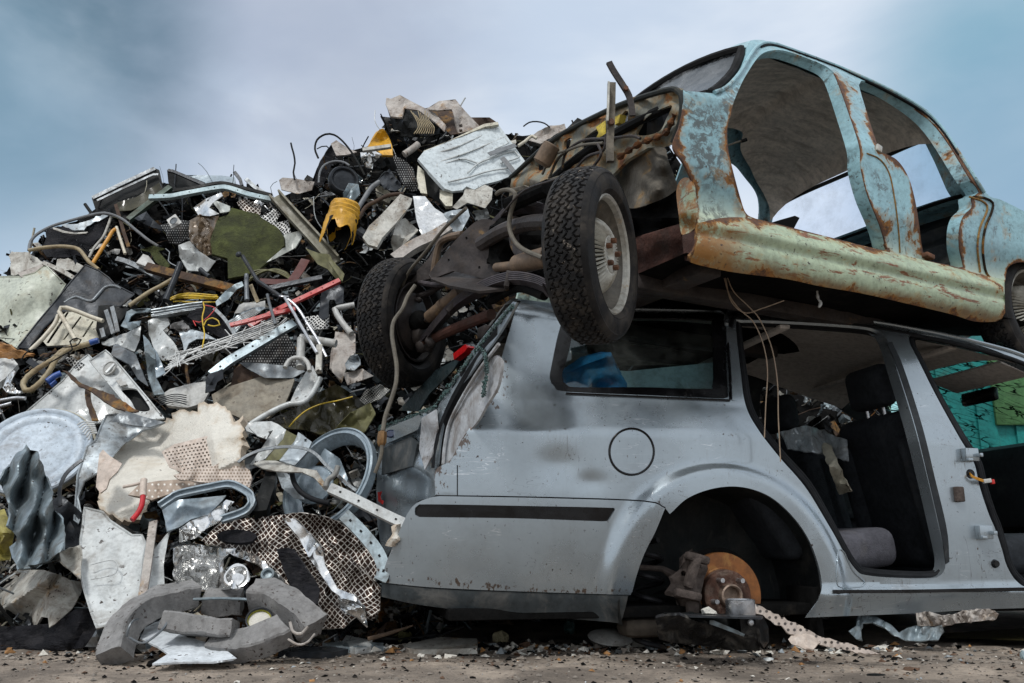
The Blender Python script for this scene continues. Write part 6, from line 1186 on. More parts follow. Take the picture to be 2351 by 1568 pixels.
S('fridge_grid', 'black wire grid panel over a white base near the far tyre', 'grid', 'E', [(1430, 700), (1720, 660), (1720, 830), (1470, 850)], m_lattw, .42, .02)
S('black_flap', 'black folded flap hanging above the wire grid panel', 'flap', 'E', [(1640, 330), (1790, 290), (1890, 360), (1880, 540), (1800, 550), (1780, 500), (1720, 500), (1710, 700), (1650, 735), (1600, 700), (1620, 500)], m_darkst, .56, .04)
B('maroon_bar', 'maroon steel bar lying under the mossy board', 'bar', 'E', [(920, 285), (1150, 295), (1420, 290)], m_maroon, .52, 75, 'L'); B('square_bar', 'dark blue-grey square bar under the maroon bar', 'bar', 'E', [(1040, 375), (1340, 310), (1640, 250)], m_darkst, .62, 58, 'box')
B('maroon_post', 'maroon steel post slanting behind the maroon bar', 'post', 'E', [(1450, 40), (1370, 180), (1290, 290)], m_maroon, .44, 110, 'flat')
o = None
for i in range(9): q = T('cable_coil', 'coil of olive cable behind the maroon bar' if i == 0 else None, 'cable' if i == 0 else None, 'E', [(800+i*6, 290-i*14), (950, 190-i*4), (1100, 150+i*4), (1230, 190+i*6), (1275, 250+i*3)], m_olive2, .36+.01*(i % 3), 11, root=o); o = o or q
T('grey_post', 'grey steel tube post below the mossy board', 'post', 'E', [(772, 215), (772, 360), (778, 510)], m_steel2, .64, 28)
B('wooden_lath', 'narrow olive lath leaning right of the grey post', 'lath', 'E', [(820, 330), (860, 430), (905, 530)], m_bhose, .56, 45, 'flat')
S('zinc_gusset', 'small zinc gusset left of the grey post', 'gusset', 'E', [(415, 525), (530, 400), (640, 320), (720, 290), (740, 340), (660, 380), (560, 500), (430, 575)], m_zinc, .60, .03, step=6)
T('pipe_stub', 'short blackened pipe stub pointing at the viewer', 'pipe', 'E', [(240, 150), (290, 195), (345, 235)], m_darkst, .62, 28)
S('hairy_sack', 'black woolly sack with coloured wires on it', 'sack', 'E', [(90, 690), (130, 640), (290, 555), (400, 620), (540, 760), (645, 930), (540, 970), (330, 860)], m_blackt, .56, .06, .03)
B('sack_frame', 'grey flat edge bar along the black woolly sack', 'bar', 'E', [(400, 600), (520, 720), (600, 840), (660, 935)], m_steel2, .62, 40, 'flat')
o = T('thin_wire', 'thin yellow wire hanging down over the woolly sack', 'wire', 'E', [(275, 530), (290, 590), (265, 700), (275, 800), (290, 900), (265, 1055)], m_ywire, .68, 8); T('wire_loop', None, None, 'E', [(280, 800), (310, 740), (380, 710), (450, 745), (465, 790), (400, 805), (330, 790)], m_ywire, .69, 8, root=o)
T('red_wire', 'thin red wire on the woolly sack', 'wire', 'E', [(290, 565), (380, 580), (415, 600), (320, 710), (230, 760), (160, 740), (190, 800)], m_redtape, .68, 6)
S('half_drum', 'grey half drum with a perforated floor', 'drum', 'E', [(0, 880), (150, 842), (290, 880), (440, 965), (340, 945), (200, 950), (110, 1000), (60, 1115), (40, 1000)], m_zincl, .58, .04, step=6); S('drum_floor', None, None, 'E', [(60, 1110), (110, 1000), (210, 950), (340, 950), (440, 1000), (300, 1060)], m_perfb, .52, .02, step=7, root=bpy.data.objects['half_drum'])
S('red_stained_stone', 'pale stone with a red stain left of the woolly sack', 'stone', 'D', [(1950, 790), (1990, 765), (2100, 752), (2165, 800), (2175, 832), (1950, 832)], m_conc, .60, .05, .05, step=6)
# ---- centre top
S('mossy_board', 'rounded green mossy board in the upper middle', 'board', 'B', [(600, 620), (740, 655), (900, 690), (960, 750), (1130, 850), (1200, 950), (1205, 1050), (1100, 1165), (900, 1340), (760, 1395), (560, 1430), (555, 1200), (380, 1150), (355, 1000), (440, 740), (560, 700)], m_olive, .42, .05, .02, fr=.01)
B('beige_channel', 'wide dark U channel with beige edges slanting down the centre', 'channel', 'B', [(1085, 440), (1300, 680), (1530, 930), (1770, 1200)], grunge('beige_steel', (.17, .16, .115), .5, .1, .3, 6, rust=.2, dirt=.5), .46, 150, 'V', h=.012)
yprof = [(0, -2.2), (.6, -2.18), (.86, -2.05), (.95, -1.9), (.92, -1.72), (.99, -1.6), (.95, -1.42), (1.01, -1.3), (.97, -1.12), (1.02, -1.), (.99, -.7), (1.03, -.4), (1.02, -.1), (1.05, .12), (1.02, .14), (.99, -.1), (.93, -.8), (.8, -1.5), (0, -1.6)]
o = Dk('yellow_drum', 'crushed yellow drum with a torn black mouth', 'drum', 'C', (525, 1345), .52, (-.14, -.16, -.98), 150, yprof, [m_yellow, m_black], fn=lambda a, i, r, h: (r*(1+.035*math.sin(3*a+i*.5)+.02*math.sin(7*a+i))*(1-.10*math.cos(2*a+.6)*(1 if i > 9 else .4)), h+(.05*math.sin(3*a+.8)+.05*math.sin(5*a) if 12 <= i <= 15 else 0)))
for p in o.data.polygons: p.material_index = 1 if p.index >= 48*14 else 0
S('yellow_tank', 'orange-yellow dented tin behind the crumpled top pieces', 'tin', 'C', [(785, 565), (840, 490), (895, 410), (930, 400), (970, 460), (1010, 560), (1015, 645), (920, 645), (860, 590)], m_yellow, .20, .04, .02)
o = S('appliance_door', 'white ribbed appliance door with two grey tape strips near the top', 'door', 'C', [(1245, 680), (1300, 610), (1580, 500), (1860, 395), (1985, 372), (2110, 540), (2225, 700), (2110, 830), (1980, 880), (1860, 910), (1760, 960), (1690, 930), (1650, 965), (1560, 975), (1490, 950), (1350, 800)], grunge('door_white', (.62, .68, .70), .36, 0, .08, 3, dirt=.4, ds=5, dirtcol=(.22, .22, .22), bump=.05, spots=.7, ss=50), .34, .02, .02, tu=.35, fr=.012)
for p in ([(1420, 750), (1420, 720), (1700, 620), (1950, 520), (2040, 480), (2075, 530), (1950, 590)], [(1345, 650), (1600, 570), (1850, 460), (1980, 405), (1990, 420)], [(1500, 720), (1650, 680), (1800, 720)], [(1700, 810), (1800, 720), (1950, 660), (2130, 610), (2175, 660), (2000, 720)], [(1520, 890), (1700, 850), (1900, 790), (2100, 760)]): B('rib', None, None, 'C', p, m_white, .345, 11, 'flat', h=.010, root=o, Y=lambda u, v: HYv(375)-.348+(u-1080)*.35*5.4/F-.0017*(v-375))
for p in ([(1895, 638), (2010, 595), (2140, 553)], [(2015, 668), (2060, 720), (2125, 800)]): B('tape', None, None, 'C', p, m_hose, .37, 52, 'flat', h=.004, root=o, Y=lambda u, v: HYv(375)-.375+(u-1080)*.35*5.4/F-.0017*(v-375))
S('side_edge', None, None, 'C', [(1300, 605), (1860, 385), (1985, 365), (1975, 340), (1850, 360), (1295, 625)], m_cream, .36, .0, .02, root=o)
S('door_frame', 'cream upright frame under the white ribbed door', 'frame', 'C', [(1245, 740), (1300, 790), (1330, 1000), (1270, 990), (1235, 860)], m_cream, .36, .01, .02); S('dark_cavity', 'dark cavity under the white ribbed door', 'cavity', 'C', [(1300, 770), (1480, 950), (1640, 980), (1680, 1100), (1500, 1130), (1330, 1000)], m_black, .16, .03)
S('white_liner', 'cracked white liner sheet below the ribbed door', 'liner', 'C', [(1690, 900), (1760, 965), (1860, 915), (1930, 950), (1920, 1050), (1860, 1130), (1700, 1080), (1600, 1140), (1560, 1120), (1660, 1010)], m_dirtyw, .30, .04, step=7); S('cream_block', 'small cream block in the dark cavity', 'block', 'C', [(1445, 960), (1510, 975), (1565, 985), (1560, 1110), (1500, 1110), (1445, 1040)], m_cream, .30, .02, .03, step=7)
S('speckled_plank', 'broken speckled white plank slanting up right of the yellow drum', 'plank', 'C', [(740, 1395), (800, 1290), (900, 1200), (1085, 1000), (1195, 1042), (1180, 1100), (1050, 1260), (920, 1400), (872, 1485), (790, 1462)], m_dirtyw, .52, .02, .02)
S('silver_duct', 'crumpled silver duct right of the speckled plank', 'duct', 'C', [(1200, 1020), (1310, 1020), (1400, 1130), (1480, 1180), (1540, 1220), (1440, 1330), (1290, 1400), (1235, 1250)], m_foil, .40, .07, fr=.014, step=6)
for i, (l, pts, m, o_) in enumerate((('pale folded sheet seen through the rear door opening of the silver car', [(1795, 990), (1850, 975), (1945, 1010), (1950, 1060), (1880, 1040), (1810, 1030)], m_zincl, .5), ('greenish white strap seen through the rear door opening', [(1880, 1010), (1900, 1005), (1955, 1130), (1925, 1135)], m_cream, .6))): S('distant_scrap', l, 'scrap', 'V', pts, m, o_, .14, step=5, jag=4)
S('bent_sheet', 'pale bent sheet beside the silver duct', 'sheet', 'C', [(1430, 1190), (1560, 1150), (1700, 1130), (1720, 1200), (1640, 1350), (1480, 1330)], m_zincl, .36, .05, step=7)
B('stained_rail', 'pale zinc rail with rust stains in front of the subframe', 'rail', 'C', [(1030, 1580), (1200, 1460), (1390, 1370), (1530, 1285)], m_wrust, .56, 110, 'L')
S('white_trough', 'white sheet trough behind the subframe', 'sheet', 'C', [(1050, 1250), (1130, 1220), (1250, 1330), (1150, 1430), (1030, 1540), (1000, 1440)], m_dirtyw, .40, .06, step=7)
S('crumpled_beam', 'crumpled grey-brown beam on the very top of the heap', 'beam', 'C', [(950, 175), (958, 120), (1000, 130), (1080, 95), (1200, 160), (1400, 260), (1500, 370), (1490, 435), (1400, 340), (1250, 235), (1120, 215), (1100, 300), (1000, 290)], m_wrust, .24, .08, .012, fr=.03, step=6); S('black_bale', 'black crushed bale under the crumpled beam', 'bale', 'C', [(960, 200), (1100, 190), (1260, 240), (1420, 350), (1500, 440), (1350, 470), (1200, 480), (1050, 470), (970, 420), (900, 290), (990, 300)], m_black, .14, .12, fr=.04)
S('bent_bracket', 'bent beige bracket with square holes at the top right of the heap', 'bracket', 'C', [(1320, 225), (1440, 150), (1590, 135), (1650, 210), (1700, 265), (1800, 370), (1830, 392), (1620, 445), (1580, 300), (1555, 225), (1420, 235)], m_wrust, .22, .06, .012, fr=.03, step=6, holes=[[(1620, 365), (1650, 362), (1655, 388), (1625, 392)], [(1622, 410), (1652, 408), (1655, 432), (1626, 436)]]); S('rear_bale', 'dark crushed plates behind the bent beige bracket', 'plates', 'C', [(1300, 220), (1560, 160), (1700, 300), (1900, 300), (1960, 340), (1750, 420), (1550, 460), (1400, 330)], m_brown, .08, .10, fr=.04)
for i in range(9): T('frayed_wire', 'tangle of pale frayed wires under the crumpled beam' if i == 0 else None, 'wires' if i == 0 else None, 'C', [(1180+i*22, 240+(i % 3)*20), (1230+i*14, 320), (1250+i*18, 390), (1210+i*22, 450)], m_bhose, .30, 5, root=None if i == 0 else bpy.data.objects['frayed_wire'])
T('rusty_pipe', 'short rusty pipe pointing down left under the ribbed door', 'pipe', 'C', [(1250, 545), (1180, 600), (1120, 640)], m_wrust, .34, 34); B('crossbar', 'pale bar crossing the orange-yellow tin', 'bar', 'C', [(740, 590), (860, 575), (1000, 555)], m_dirtyw, .34, 40, 'L')
S('perforated_black', 'black perforated curtain hanging left of the ribbed door', 'sheet', 'C', [(1015, 650), (1110, 680), (1200, 760), (1255, 960), (1190, 985), (1090, 890)], m_perfb, .34, .05, fr=.03, step=6); S('finned_duct', 'dark ribbed duct end beside the perforated curtain', 'duct', 'C', [(885, 870), (985, 770), (1105, 935), (1040, 975), (940, 960)], m_darkst, .40, .05, fr=.07, step=5)
S('crumpled_foil_bag', 'crumpled brownish foil bag left of the perforated curtain', 'bag', 'C', [(720, 620), (860, 610), (920, 640), (840, 720), (830, 770), (780, 760), (730, 700)], m_foil, .28, .08, fr=.02, step=5)
o = Dk('motor_drum', 'dark round drum with ring edge standing above the yellow drum', 'drum', 'C', (570, 875), .40, (.35, -.9, .1), 148, [(0, .1), (.5, .12), (.72, .05), (.80, .20), (.92, .22), (1., .1), (1.02, -.1), (.98, -.5), (.8, -.6)], m_darkst); S('torn_label', None, None, 'C', [(565, 990), (620, 900), (700, 910), (715, 1000), (640, 1085), (570, 1040)], m_zinc, .48, .05, root=o, step=6)
S('black_rubber_sheet', 'black rubber sheet draped on the skyline left of the drum', 'sheet', 'C', [(265, 925), (350, 700), (460, 540), (500, 510), (620, 590), (690, 610), (640, 660), (480, 660), (440, 780), (380, 920)], m_blackt, .22, .06); S('ragged_crust', 'ragged grey-brown crust on top of the rubber sheet', 'crust', 'C', [(450, 540), (500, 508), (620, 590), (690, 615), (600, 640), (500, 650)], m_wrust, .28, .05, step=6)
T('cable_loop', 'thin black cable looping high against the sky', 'cable', 'C', [(335, 672), (305, 590), (325, 505), (400, 455), (480, 460), (560, 520), (640, 620), (700, 720), (760, 830)], m_black, .44, 10); T('light_hose', 'light grey hose looping round the dark drum', 'hose', 'C', [(340, 900), (350, 800), (400, 730), (500, 700), (580, 715), (620, 740)], m_hose, .46, 11)
T('grey_flex', 'grey flexible pipe rising right of the yellow drum', 'hose', 'C', [(685, 1155), (750, 1050), (820, 945), (895, 890)], m_hose, .52, 24); T('brown_pipe', 'bent brown pipe right of the yellow drum', 'pipe', 'C', [(700, 1235), (770, 1120), (870, 1065), (980, 1012), (1115, 1000)], m_brown, .50, 20)
T('knotted_wire', 'upright knotted wire standing thin against the sky', 'wire', 'C', [(85, 535), (95, 580), (112, 640), (122, 720), (108, 800), (120, 870)], m_black, .30, 9); S('rusty_white_sheet', 'rusty white sheet at the foot of the knotted wire', 'sheet', 'C', [(-20, 870), (10, 850), (130, 860), (300, 890), (275, 965), (150, 1000), (0, 960)], m_wrust, .22, .04, step=6)
S('black_chunk', 'small black block on the skyline by the rubber sheet', 'block', 'C', [(205, 865), (235, 825), (295, 860), (285, 895)], m_black, .16, .02, .04, step=5)
S('black_truss', 'black triangular frame beside the oven housing on the skyline', 'frame', 'A', [(1915, 185), (1980, 180), (2349, 330), (2400, 400), (2250, 400), (1990, 440), (1930, 330)], m_black, .16, .04, .02); B('truss_edge', 'greenish edge bar on top of the black triangular frame', 'bar', 'A', [(1925, 185), (1990, 200), (2200, 290), (2390, 375)], m_darkst, .26, 38, 'L')
B('pale_strip', 'pale blue riveted strip bent over the perforated scrap', 'strip', 'B', [(-350, 490), (-100, 480), (0, 460), (420, 385), (560, 385), (800, 460), (1080, 520)], m_paleb, .36, 62, 'L', slots=5); B('black_topbar', 'black bar lying along the pale blue strip', 'bar', 'B', [(-60, 430), (200, 390), (420, 345), (560, 350), (820, 420), (1060, 480)], m_black, .34, 42, 'box')
S('translucent_tub', 'pale blue-grey plastic tub on the skyline behind the pale strip', 'tub', 'B', [(90, 245), (480, 250), (640, 272), (650, 365), (340, 360), (200, 300)], m_bluegrey, .06, .03, .02); B('skyline_post', 'dark post end sticking up behind the plastic tub', 'post', 'B', [(635, 215), (700, 300), (720, 370)], m_darkst, .14, 40, 'box'); B('slotted_angle', 'slotted grey angle pointing down right on the skyline', 'angle bar', 'B', [(765, 285), (860, 375), (970, 445)], m_steel2, .2, 48, 'U')
S('white_pocket', 'pale white bent pocket left of the mossy board', 'sheet', 'B', [(-10, 1050), (120, 1000), (220, 1110), (340, 1200), (420, 1230), (330, 1350), (100, 1340), (0, 1180)], m_white, .34, .05)
S('silver_crumple', 'bright crumpled silver sheet upper left of the mossy board', 'sheet', 'B', [(165, 620), (300, 520), (480, 445), (500, 480), (390, 560), (345, 620), (460, 690), (350, 715), (220, 705)], m_foil, .42, .07, fr=.016, step=5); S('brown_bag', 'brown crumpled plastic bag hanging left of the mossy board', 'bag', 'B', [(130, 760), (240, 700), (350, 720), (455, 715), (410, 850), (355, 950), (375, 1150), (300, 1175), (130, 1000), (110, 880)], grunge('brown_film', (.17, .12, .075), .25, .2, .5, 9, dirt=.4, bump=.3, coat=.4), .40, .08, fr=.045, step=5)
S('plastic_rag', 'pale green-white plastic rag above the mossy board', 'plastic', 'B', [(385, 560), (430, 540), (580, 600), (590, 660), (470, 680), (450, 640)], m_trans, .44, .05, step=5); S('cloudy_sheet', 'cloudy plastic sheet behind the mossy board, lower right', 'sheet', 'B', [(1200, 930), (1390, 880), (1405, 960), (1330, 1080), (1100, 1205), (1000, 1245), (1180, 1090)], m_trans, .36, .04)
S('olive_fold', 'folded olive sheet pointing down beside the far tyre', 'sheet', 'B', [(1450, 1085), (1600, 1140), (1700, 1150), (1890, 1370), (1870, 1465), (1800, 1440), (1700, 1320), (1590, 1270)], m_olive2, .60, .04); S('olive_fold_edge', 'narrow olive edge folded up on the olive sheet', 'flange', 'B', [(1700, 1150), (1730, 1160), (1780, 1270), (1895, 1380), (1870, 1465), (1790, 1350), (1720, 1250)], m_olive2, .68, .02, step=6)
S('white_grating', 'brown-white grating piece behind the pale strip', 'grating', 'B', [(660, 560), (760, 510), (940, 600), (930, 700), (800, 690), (700, 630)], m_latt, .28, .03); S('cross_grating', 'white cross-wire grating right of the mossy board', 'grating', 'B', [(940, 730), (1100, 625), (1170, 690), (1090, 800), (1250, 760), (1280, 900), (1210, 930), (1130, 850)], m_lattw, .36, .03)
S('hex_mesh', 'dark hexagonal mesh hanging under the black triangular frame', 'mesh', 'A', [(1830, 820), (2080, 760), (2200, 780), (2170, 960), (2050, 1040), (1930, 1030), (1900, 900)], m_perfw if False else m_perfb, .26, .05); o = S('dial_plate', 'small pale plate with a round dial upper left', 'plate', 'A', [(1910, 760), (2010, 690), (2085, 790), (1970, 855)], m_pvc, .40, .0, .02, step=6); Dk('dial_ring', None, None, 'A', (1992, 772), .43, (-.2, -.9, .2), 50, [(0, .05), (.85, .05), (.9, .2), (1., .1)], m_steel2, root=o)
S('dark_visor', 'dark curved visor below the grey hose end', 'visor', 'A', [(1540, 740), (1680, 660), (1720, 720), (1890, 880), (1760, 850), (1640, 800)], m_darkst, .34, .06); S('green_rag', 'green-brown rag hanging under the hose end', 'rag', 'A', [(1600, 1100), (1760, 1060), (1900, 1090), (1820, 1120), (1950, 1280), (1900, 1330), (1780, 1240), (1720, 1130)], m_olive, .34, .05)
S('white_tub', 'white plastic tub corner under the grey hose', 'tub', 'A', [(1560, 1250), (1640, 1150), (1700, 1170), (1790, 1280), (1720, 1310)], m_pvc, .36, .02, .02); T('thin_pipe', 'thin grey bent pipe end right of the hose', 'pipe', 'A', [(1900, 1090), (1945, 1130), (1930, 1230), (1960, 1260), (2020, 1290)], m_steel2, .40, 7)
# ---- left middle small things
T('plastic_tool', 'dark blue plastic handle on the left', 'handle', 'D', [(540, 1440), (620, 1380), (700, 1345)], m_blueh, .70, 36); S('blue_plate', 'small blue plate under the dark blue handle', 'plate', 'D', [(530, 1430), (580, 1405), (640, 1420), (580, 1475)], m_blueh, .69, .0, .02, step=5)
o = T('washer_hose', 'looped beige drain hose with a blue end', 'hose', 'D', [(1040, 1000), (900, 1040), (760, 1090), (650, 1180), (560, 1330), (450, 1460), (350, 1535), (290, 1540), (262, 1480), (300, 1400), (420, 1300), (600, 1190), (720, 1085), (880, 1020)], m_bhose, .66, 31, rings=.06); T('blue_end', None, None, 'D', [(1130, 968), (1085, 978), (1030, 995)], m_blueh, .69, 34, root=o)
for i, (a, b) in enumerate((('splintered orange wood strips at the far left edge', 0), ('lower splintered orange wood strip at the left edge', 1))):
    q = S('wood_splinters', a, 'wood', 'D', [(-60, 980+b*110), (60, 1010+b*100), (230, 1085+b*40), (385, 1120+b*20), (230, 1150+b*25), (-60, 1080+b*90)], m_wood, .50+.06*b, .05, .012, step=6, jag=5)
T('black_cable', 'thin black cable crossing in front of the beige drain hose', 'cable', 'D', [(240, 1200), (300, 1110), (440, 1060), (620, 1045), (820, 1040), (900, 1010), (930, 960), (880, 940), (800, 980), (830, 1070), (700, 1150), (560, 1230)], m_black, .74, 8)
S('pale_box', 'pale blue-white box corner at the left edge', 'box', 'D', [(-80, 1180), (130, 1150), (205, 1240), (60, 1400), (-80, 1500)], m_white, .50, .02, .03); S('white_mesh', 'small scrap of white mesh left of the control panel', 'mesh', 'D', [(745, 1160), (840, 1170), (975, 1240), (890, 1315), (800, 1240)], m_lattw, .56, .03, step=6)
B('dark_bracket', 'dark bracket with a slot behind the beige drain hose', 'bracket', 'D', [(320, 1190), (420, 1260), (520, 1340), (600, 1400)], m_darkst, .56, 70, 'L'); T('chrome_rods', 'pair of bright rods end at the left edge below the hose', 'rods', 'F', [(-60, 200), (60, 180), (180, 160), (290, 165)], m_steel, .52, 22); T('chrome_rod', 'lower bright rod at the left edge', 'rod', 'F', [(-60, 270), (60, 240), (130, 220)], m_steel, .54, 20)
S('crumpled_foil_scrap', 'dirty crumpled foil ring left of the beige drain hose', 'foil', 'D', [(40, 1500), (90, 1360), (150, 1300), (180, 1330), (120, 1450), (200, 1540), (280, 1560), (180, 1580), (80, 1560)], m_foil, .56, .06, fr=.06, step=4)
o = None
for i in range(7): q = T('small_grid', 'small bent white wire grid right of the round lid' if i == 0 else None, 'grid' if i == 0 else None, 'F', [(885+i*22, 470+i*28), (960+i*14, 430+i*24), (1080+i*6, 440+i*20)], m_wirec, .60, 9, root=o); o = o or q
for k, (lab, pts, mt, r) in enumerate((('thin black cable arching on the skyline left of the old car', [(1202, 290), (1215, 281), (1232, 279), (1250, 283), (1262, 292)], m_black, 1.8), ('bent beige pipe below the skyline next to the old car', [(1190, 335), (1205, 325), (1222, 312), (1232, 318)], m_wtube, 4))): T('skyline_pipe' if k else 'skyline_cable', lab, 'pipe' if k else 'cable', 'V', pts, mt, .3, r)
S('skyline_sheet', 'ragged pale plate on the skyline left of the old car', 'plate', 'V', [(1213, 322), (1235, 300), (1262, 288), (1296, 284), (1300, 296), (1270, 312), (1240, 330)], m_wrust, .10, .06, step=6, jag=3); S('skyline_black', 'black angular piece right of the ragged skyline plate', 'plate', 'V', [(1300, 296), (1326, 270), (1338, 276), (1320, 300)], m_black, .1, .02, .02, step=5)
# ================= ground =================
def gextra(t, tc, c):
    v = t.n('ShaderNodeTexVoronoi'); v.inputs['Scale'].default_value = 55; t.l(tc, v.inputs['Vector']); d = t.mr(v.outputs['Distance'], .24, .14); e = t.mr(t.noise(tc, 23, 2), .56, .6); c = t.mix(t.math('MULTIPLY', t.math('MULTIPLY', d, e), .8), c, (.36, .31, .25))
    v = t.n('ShaderNodeTexVoronoi'); v.inputs['Scale'].default_value = 85; t.l(tc, v.inputs['Vector']); d = t.mr(v.outputs['Distance'], .3, .2); e = t.mr(t.noise(tc, 17, 2), .53, .58); return t.mix(t.math('MULTIPLY', d, e), c, (.025, .02, .016))
m_ground = grunge('dirt', (.36, .295, .235), .8, 0, .45, 2.2, dirt=.75, ds=3., dirtcol=(.09, .072, .057), bump=.9, bs=60, extra=gextra)
def gz(x, y): return .012*noise.noise(Vec((x*2.3, y*2.3, 1)))+.009*noise.noise(Vec((x*7, y*12, 4)))+.004*noise.noise(Vec((x*21, y*26, 9)))
bm = bmn(); xs = [-900, -200, -60, -20, -8, -4]+[-2.8+i*.045 for i in range(130)]+[3.2, 5, 9, 20, 60, 200, 900]; ys = [-900, -100, -20, -4, -1, .8]+[1.6+i*.04 for i in range(62)]+[4.2, 4.8, 6, 9, 15, 40, 150, 900]
g = [[bm.verts.new((x, y, gz(x, y) if abs(x) < 4 and 1 < y < 5 else 0)) for x in xs] for y in ys]
for j in range(len(ys)-1):
    for i in range(len(xs)-1): bm.faces.new((g[j][i], g[j][i+1], g[j+1][i+1], g[j+1][i])).smooth = True
link('ground', bm, m_ground, kind='structure')
# ================= foreground, on the ground =================
def GY(v): return ground_at(1175, v).y
def chunk(name, label, path, w, h, Y0, jag=.009, mat=None, up=(0, -.35, 1), cat='concrete'):
    """broken concrete block swept along a ground path given as pixel + depth"""
    P = [at(u, v, Y) for u, v, Y in path]; P = cr(P, .03); bm = bmn()
    b = .006; prof = [(-w/2+b, -h/2), (w/2-b, -h/2), (w/2, -h/2+b), (w/2, h/2-b), (w/2-b, h/2), (-w/2+b, h/2), (-w/2, h/2-b), (-w/2, -h/2+b)]
    sweep(bm, P, prof, up=up); bmesh.ops.subdivide_edges(bm, edges=bm.edges[:], cuts=2, use_grid_fill=True)
    for v in bm.verts: v.co += Vec((noise.noise(v.co*14), noise.noise(v.co*14+Vec((5, 0, 0))), noise.noise(v.co*14+Vec((0, 7, 0)))))*jag+Vec((noise.noise(v.co*50), noise.noise(v.co*50+Vec((9, 0, 0))), noise.noise(v.co*50+Vec((0, 3, 0)))))*jag*.3
    return link(name, bm, mat or m_conc, None, label, cat)
GC = 'broken concrete counterweight pieces'
a = chunk('concrete_arc', 'largest curved piece of a broken concrete counterweight ring, dark end facing the viewer', [(262, 1512, 2.99), (268, 1478, 3.03), (292, 1430, 3.10), (332, 1398, 3.17), (385, 1375, 3.22), (430, 1367, 3.25), (448, 1366, 3.27)], .092, .085, 3, up=(-.35, -.5, .8)); a['group'] = GC
a = chunk('concrete_block', 'middle concrete counterweight piece tied with a wire, behind the slab', [(470, 1381, 3.29), (510, 1384, 3.30), (556, 1381, 3.31)], .075, .075, 3, up=(0, -.4, .9)); a['group'] = GC
a = chunk('concrete_arc', 'right curved piece of broken concrete ring with a round mark', [(582, 1366, 3.23), (615, 1368, 3.22), (660, 1392, 3.17), (695, 1420, 3.13), (722, 1446, 3.11)], .095, .09, 3, up=(.35, -.55, .75)); a['group'] = GC
a = chunk('concrete_slab', 'flat concrete slab resting on top of the broken ring pieces', [(388, 1430, 3.06), (440, 1436, 3.05), (538, 1446, 3.05)], .06, .115, 3, up=(.05, -1, .22)); a['group'] = GC
a = chunk('concrete_arc', 'lowest curved concrete piece with a drilled hole, lying nearest', [(492, 1484, 3.06), (560, 1483, 3.03), (610, 1468, 3.03), (655, 1445, 3.06)], .085, .085, 3, up=(.1, -.6, .75)); a['group'] = GC
def gwire(name, label, pts, r, mat, cat='wire'):
    bm = bmn(); tube(bm, cr([at(*p) for p in pts], .01), r, 7); return link(name, bm, mat, None, label, cat)
gwire('steel_wire', 'bent steel reinforcement wire hooked on the largest concrete piece', [(291, 1462, 3.0), (296, 1440, 3.0), (306, 1425, 3.02), (317, 1421, 3.06)], .004, m_steel2)
gwire('steel_wire', 'steel wire sticking out between the largest concrete piece and the slab', [(297, 1464, 2.97), (325, 1477, 2.96), (350, 1465, 2.97), (375, 1443, 2.99), (389, 1421, 3.01)], .004, m_steel2)
gwire('steel_wire', 'straight steel wire tied across the middle concrete piece', [(444, 1376, 3.18), (500, 1374, 3.19), (545, 1375, 3.19), (577, 1377, 3.18)], .005, m_zinc)
gwire('steel_wire', 'rusty hooked wire at the right end of the concrete pieces', [(666, 1428, 3.0), (673, 1450, 2.99), (690, 1455, 2.99), (706, 1440, 3.02)], .005, m_wrust)
gwire('steel_wire', 'second hooked wire near the ground right of the concrete', [(662, 1468, 3.0), (685, 1480, 2.98), (706, 1474, 3.0), (722, 1456, 3.03)], .004, m_wrust)
o = Dk('filter_ring', 'black ring with yellow lining and white fill between the concrete pieces', 'filter', 'I', (735, 985), 0, (.1, -.75, .65), 118, [(.80, -.3), (.98, -.1), (1., .12), (.90, .15), (.86, 0)], m_darkst, Y=3.12)
Dk('yellow_lining', None, None, 'I', (735, 985), 0, (.1, -.75, .65), 118, [(.86, .10), (.82, -.12), (.76, -.14)], grunge('yellow_lining', (.45, .42, .03), .5, 0, .3, 10), root=o, Y=3.125); Dk('white_fill', None, None, 'I', (735, 985), 0, (.1, -.75, .65), 118, [(.78, -.12), (.4, -.05), (0, -.06)], m_felt, root=o, Y=3.125)
def flatY(v0, Y0, s): return lambda u, v: Y0-(v-v0)*s
S('torn_white_sheet', 'torn white painted sheet lying on the dirt before the concrete', 'sheet', 'H', [(1285, 1160), (1330, 1060), (1520, 960), (1620, 1080), (1720, 1150), (1800, 1165), (1960, 1220), (2080, 1270), (2172, 1342), (1950, 1372), (1700, 1372), (1395, 1390), (1540, 1300), (1440, 1230)], grunge('peeling_white', (.66, .70, .73), .4, 0, .08, 4, dirt=.2, spots=.9, ss=40, wear=((.085, .045, .03), 9, -.02), bump=.1), 0, .03, .006, fr=.02, step=6, Yf=lambda u, v: 3.06-(v-1475)*.0042)
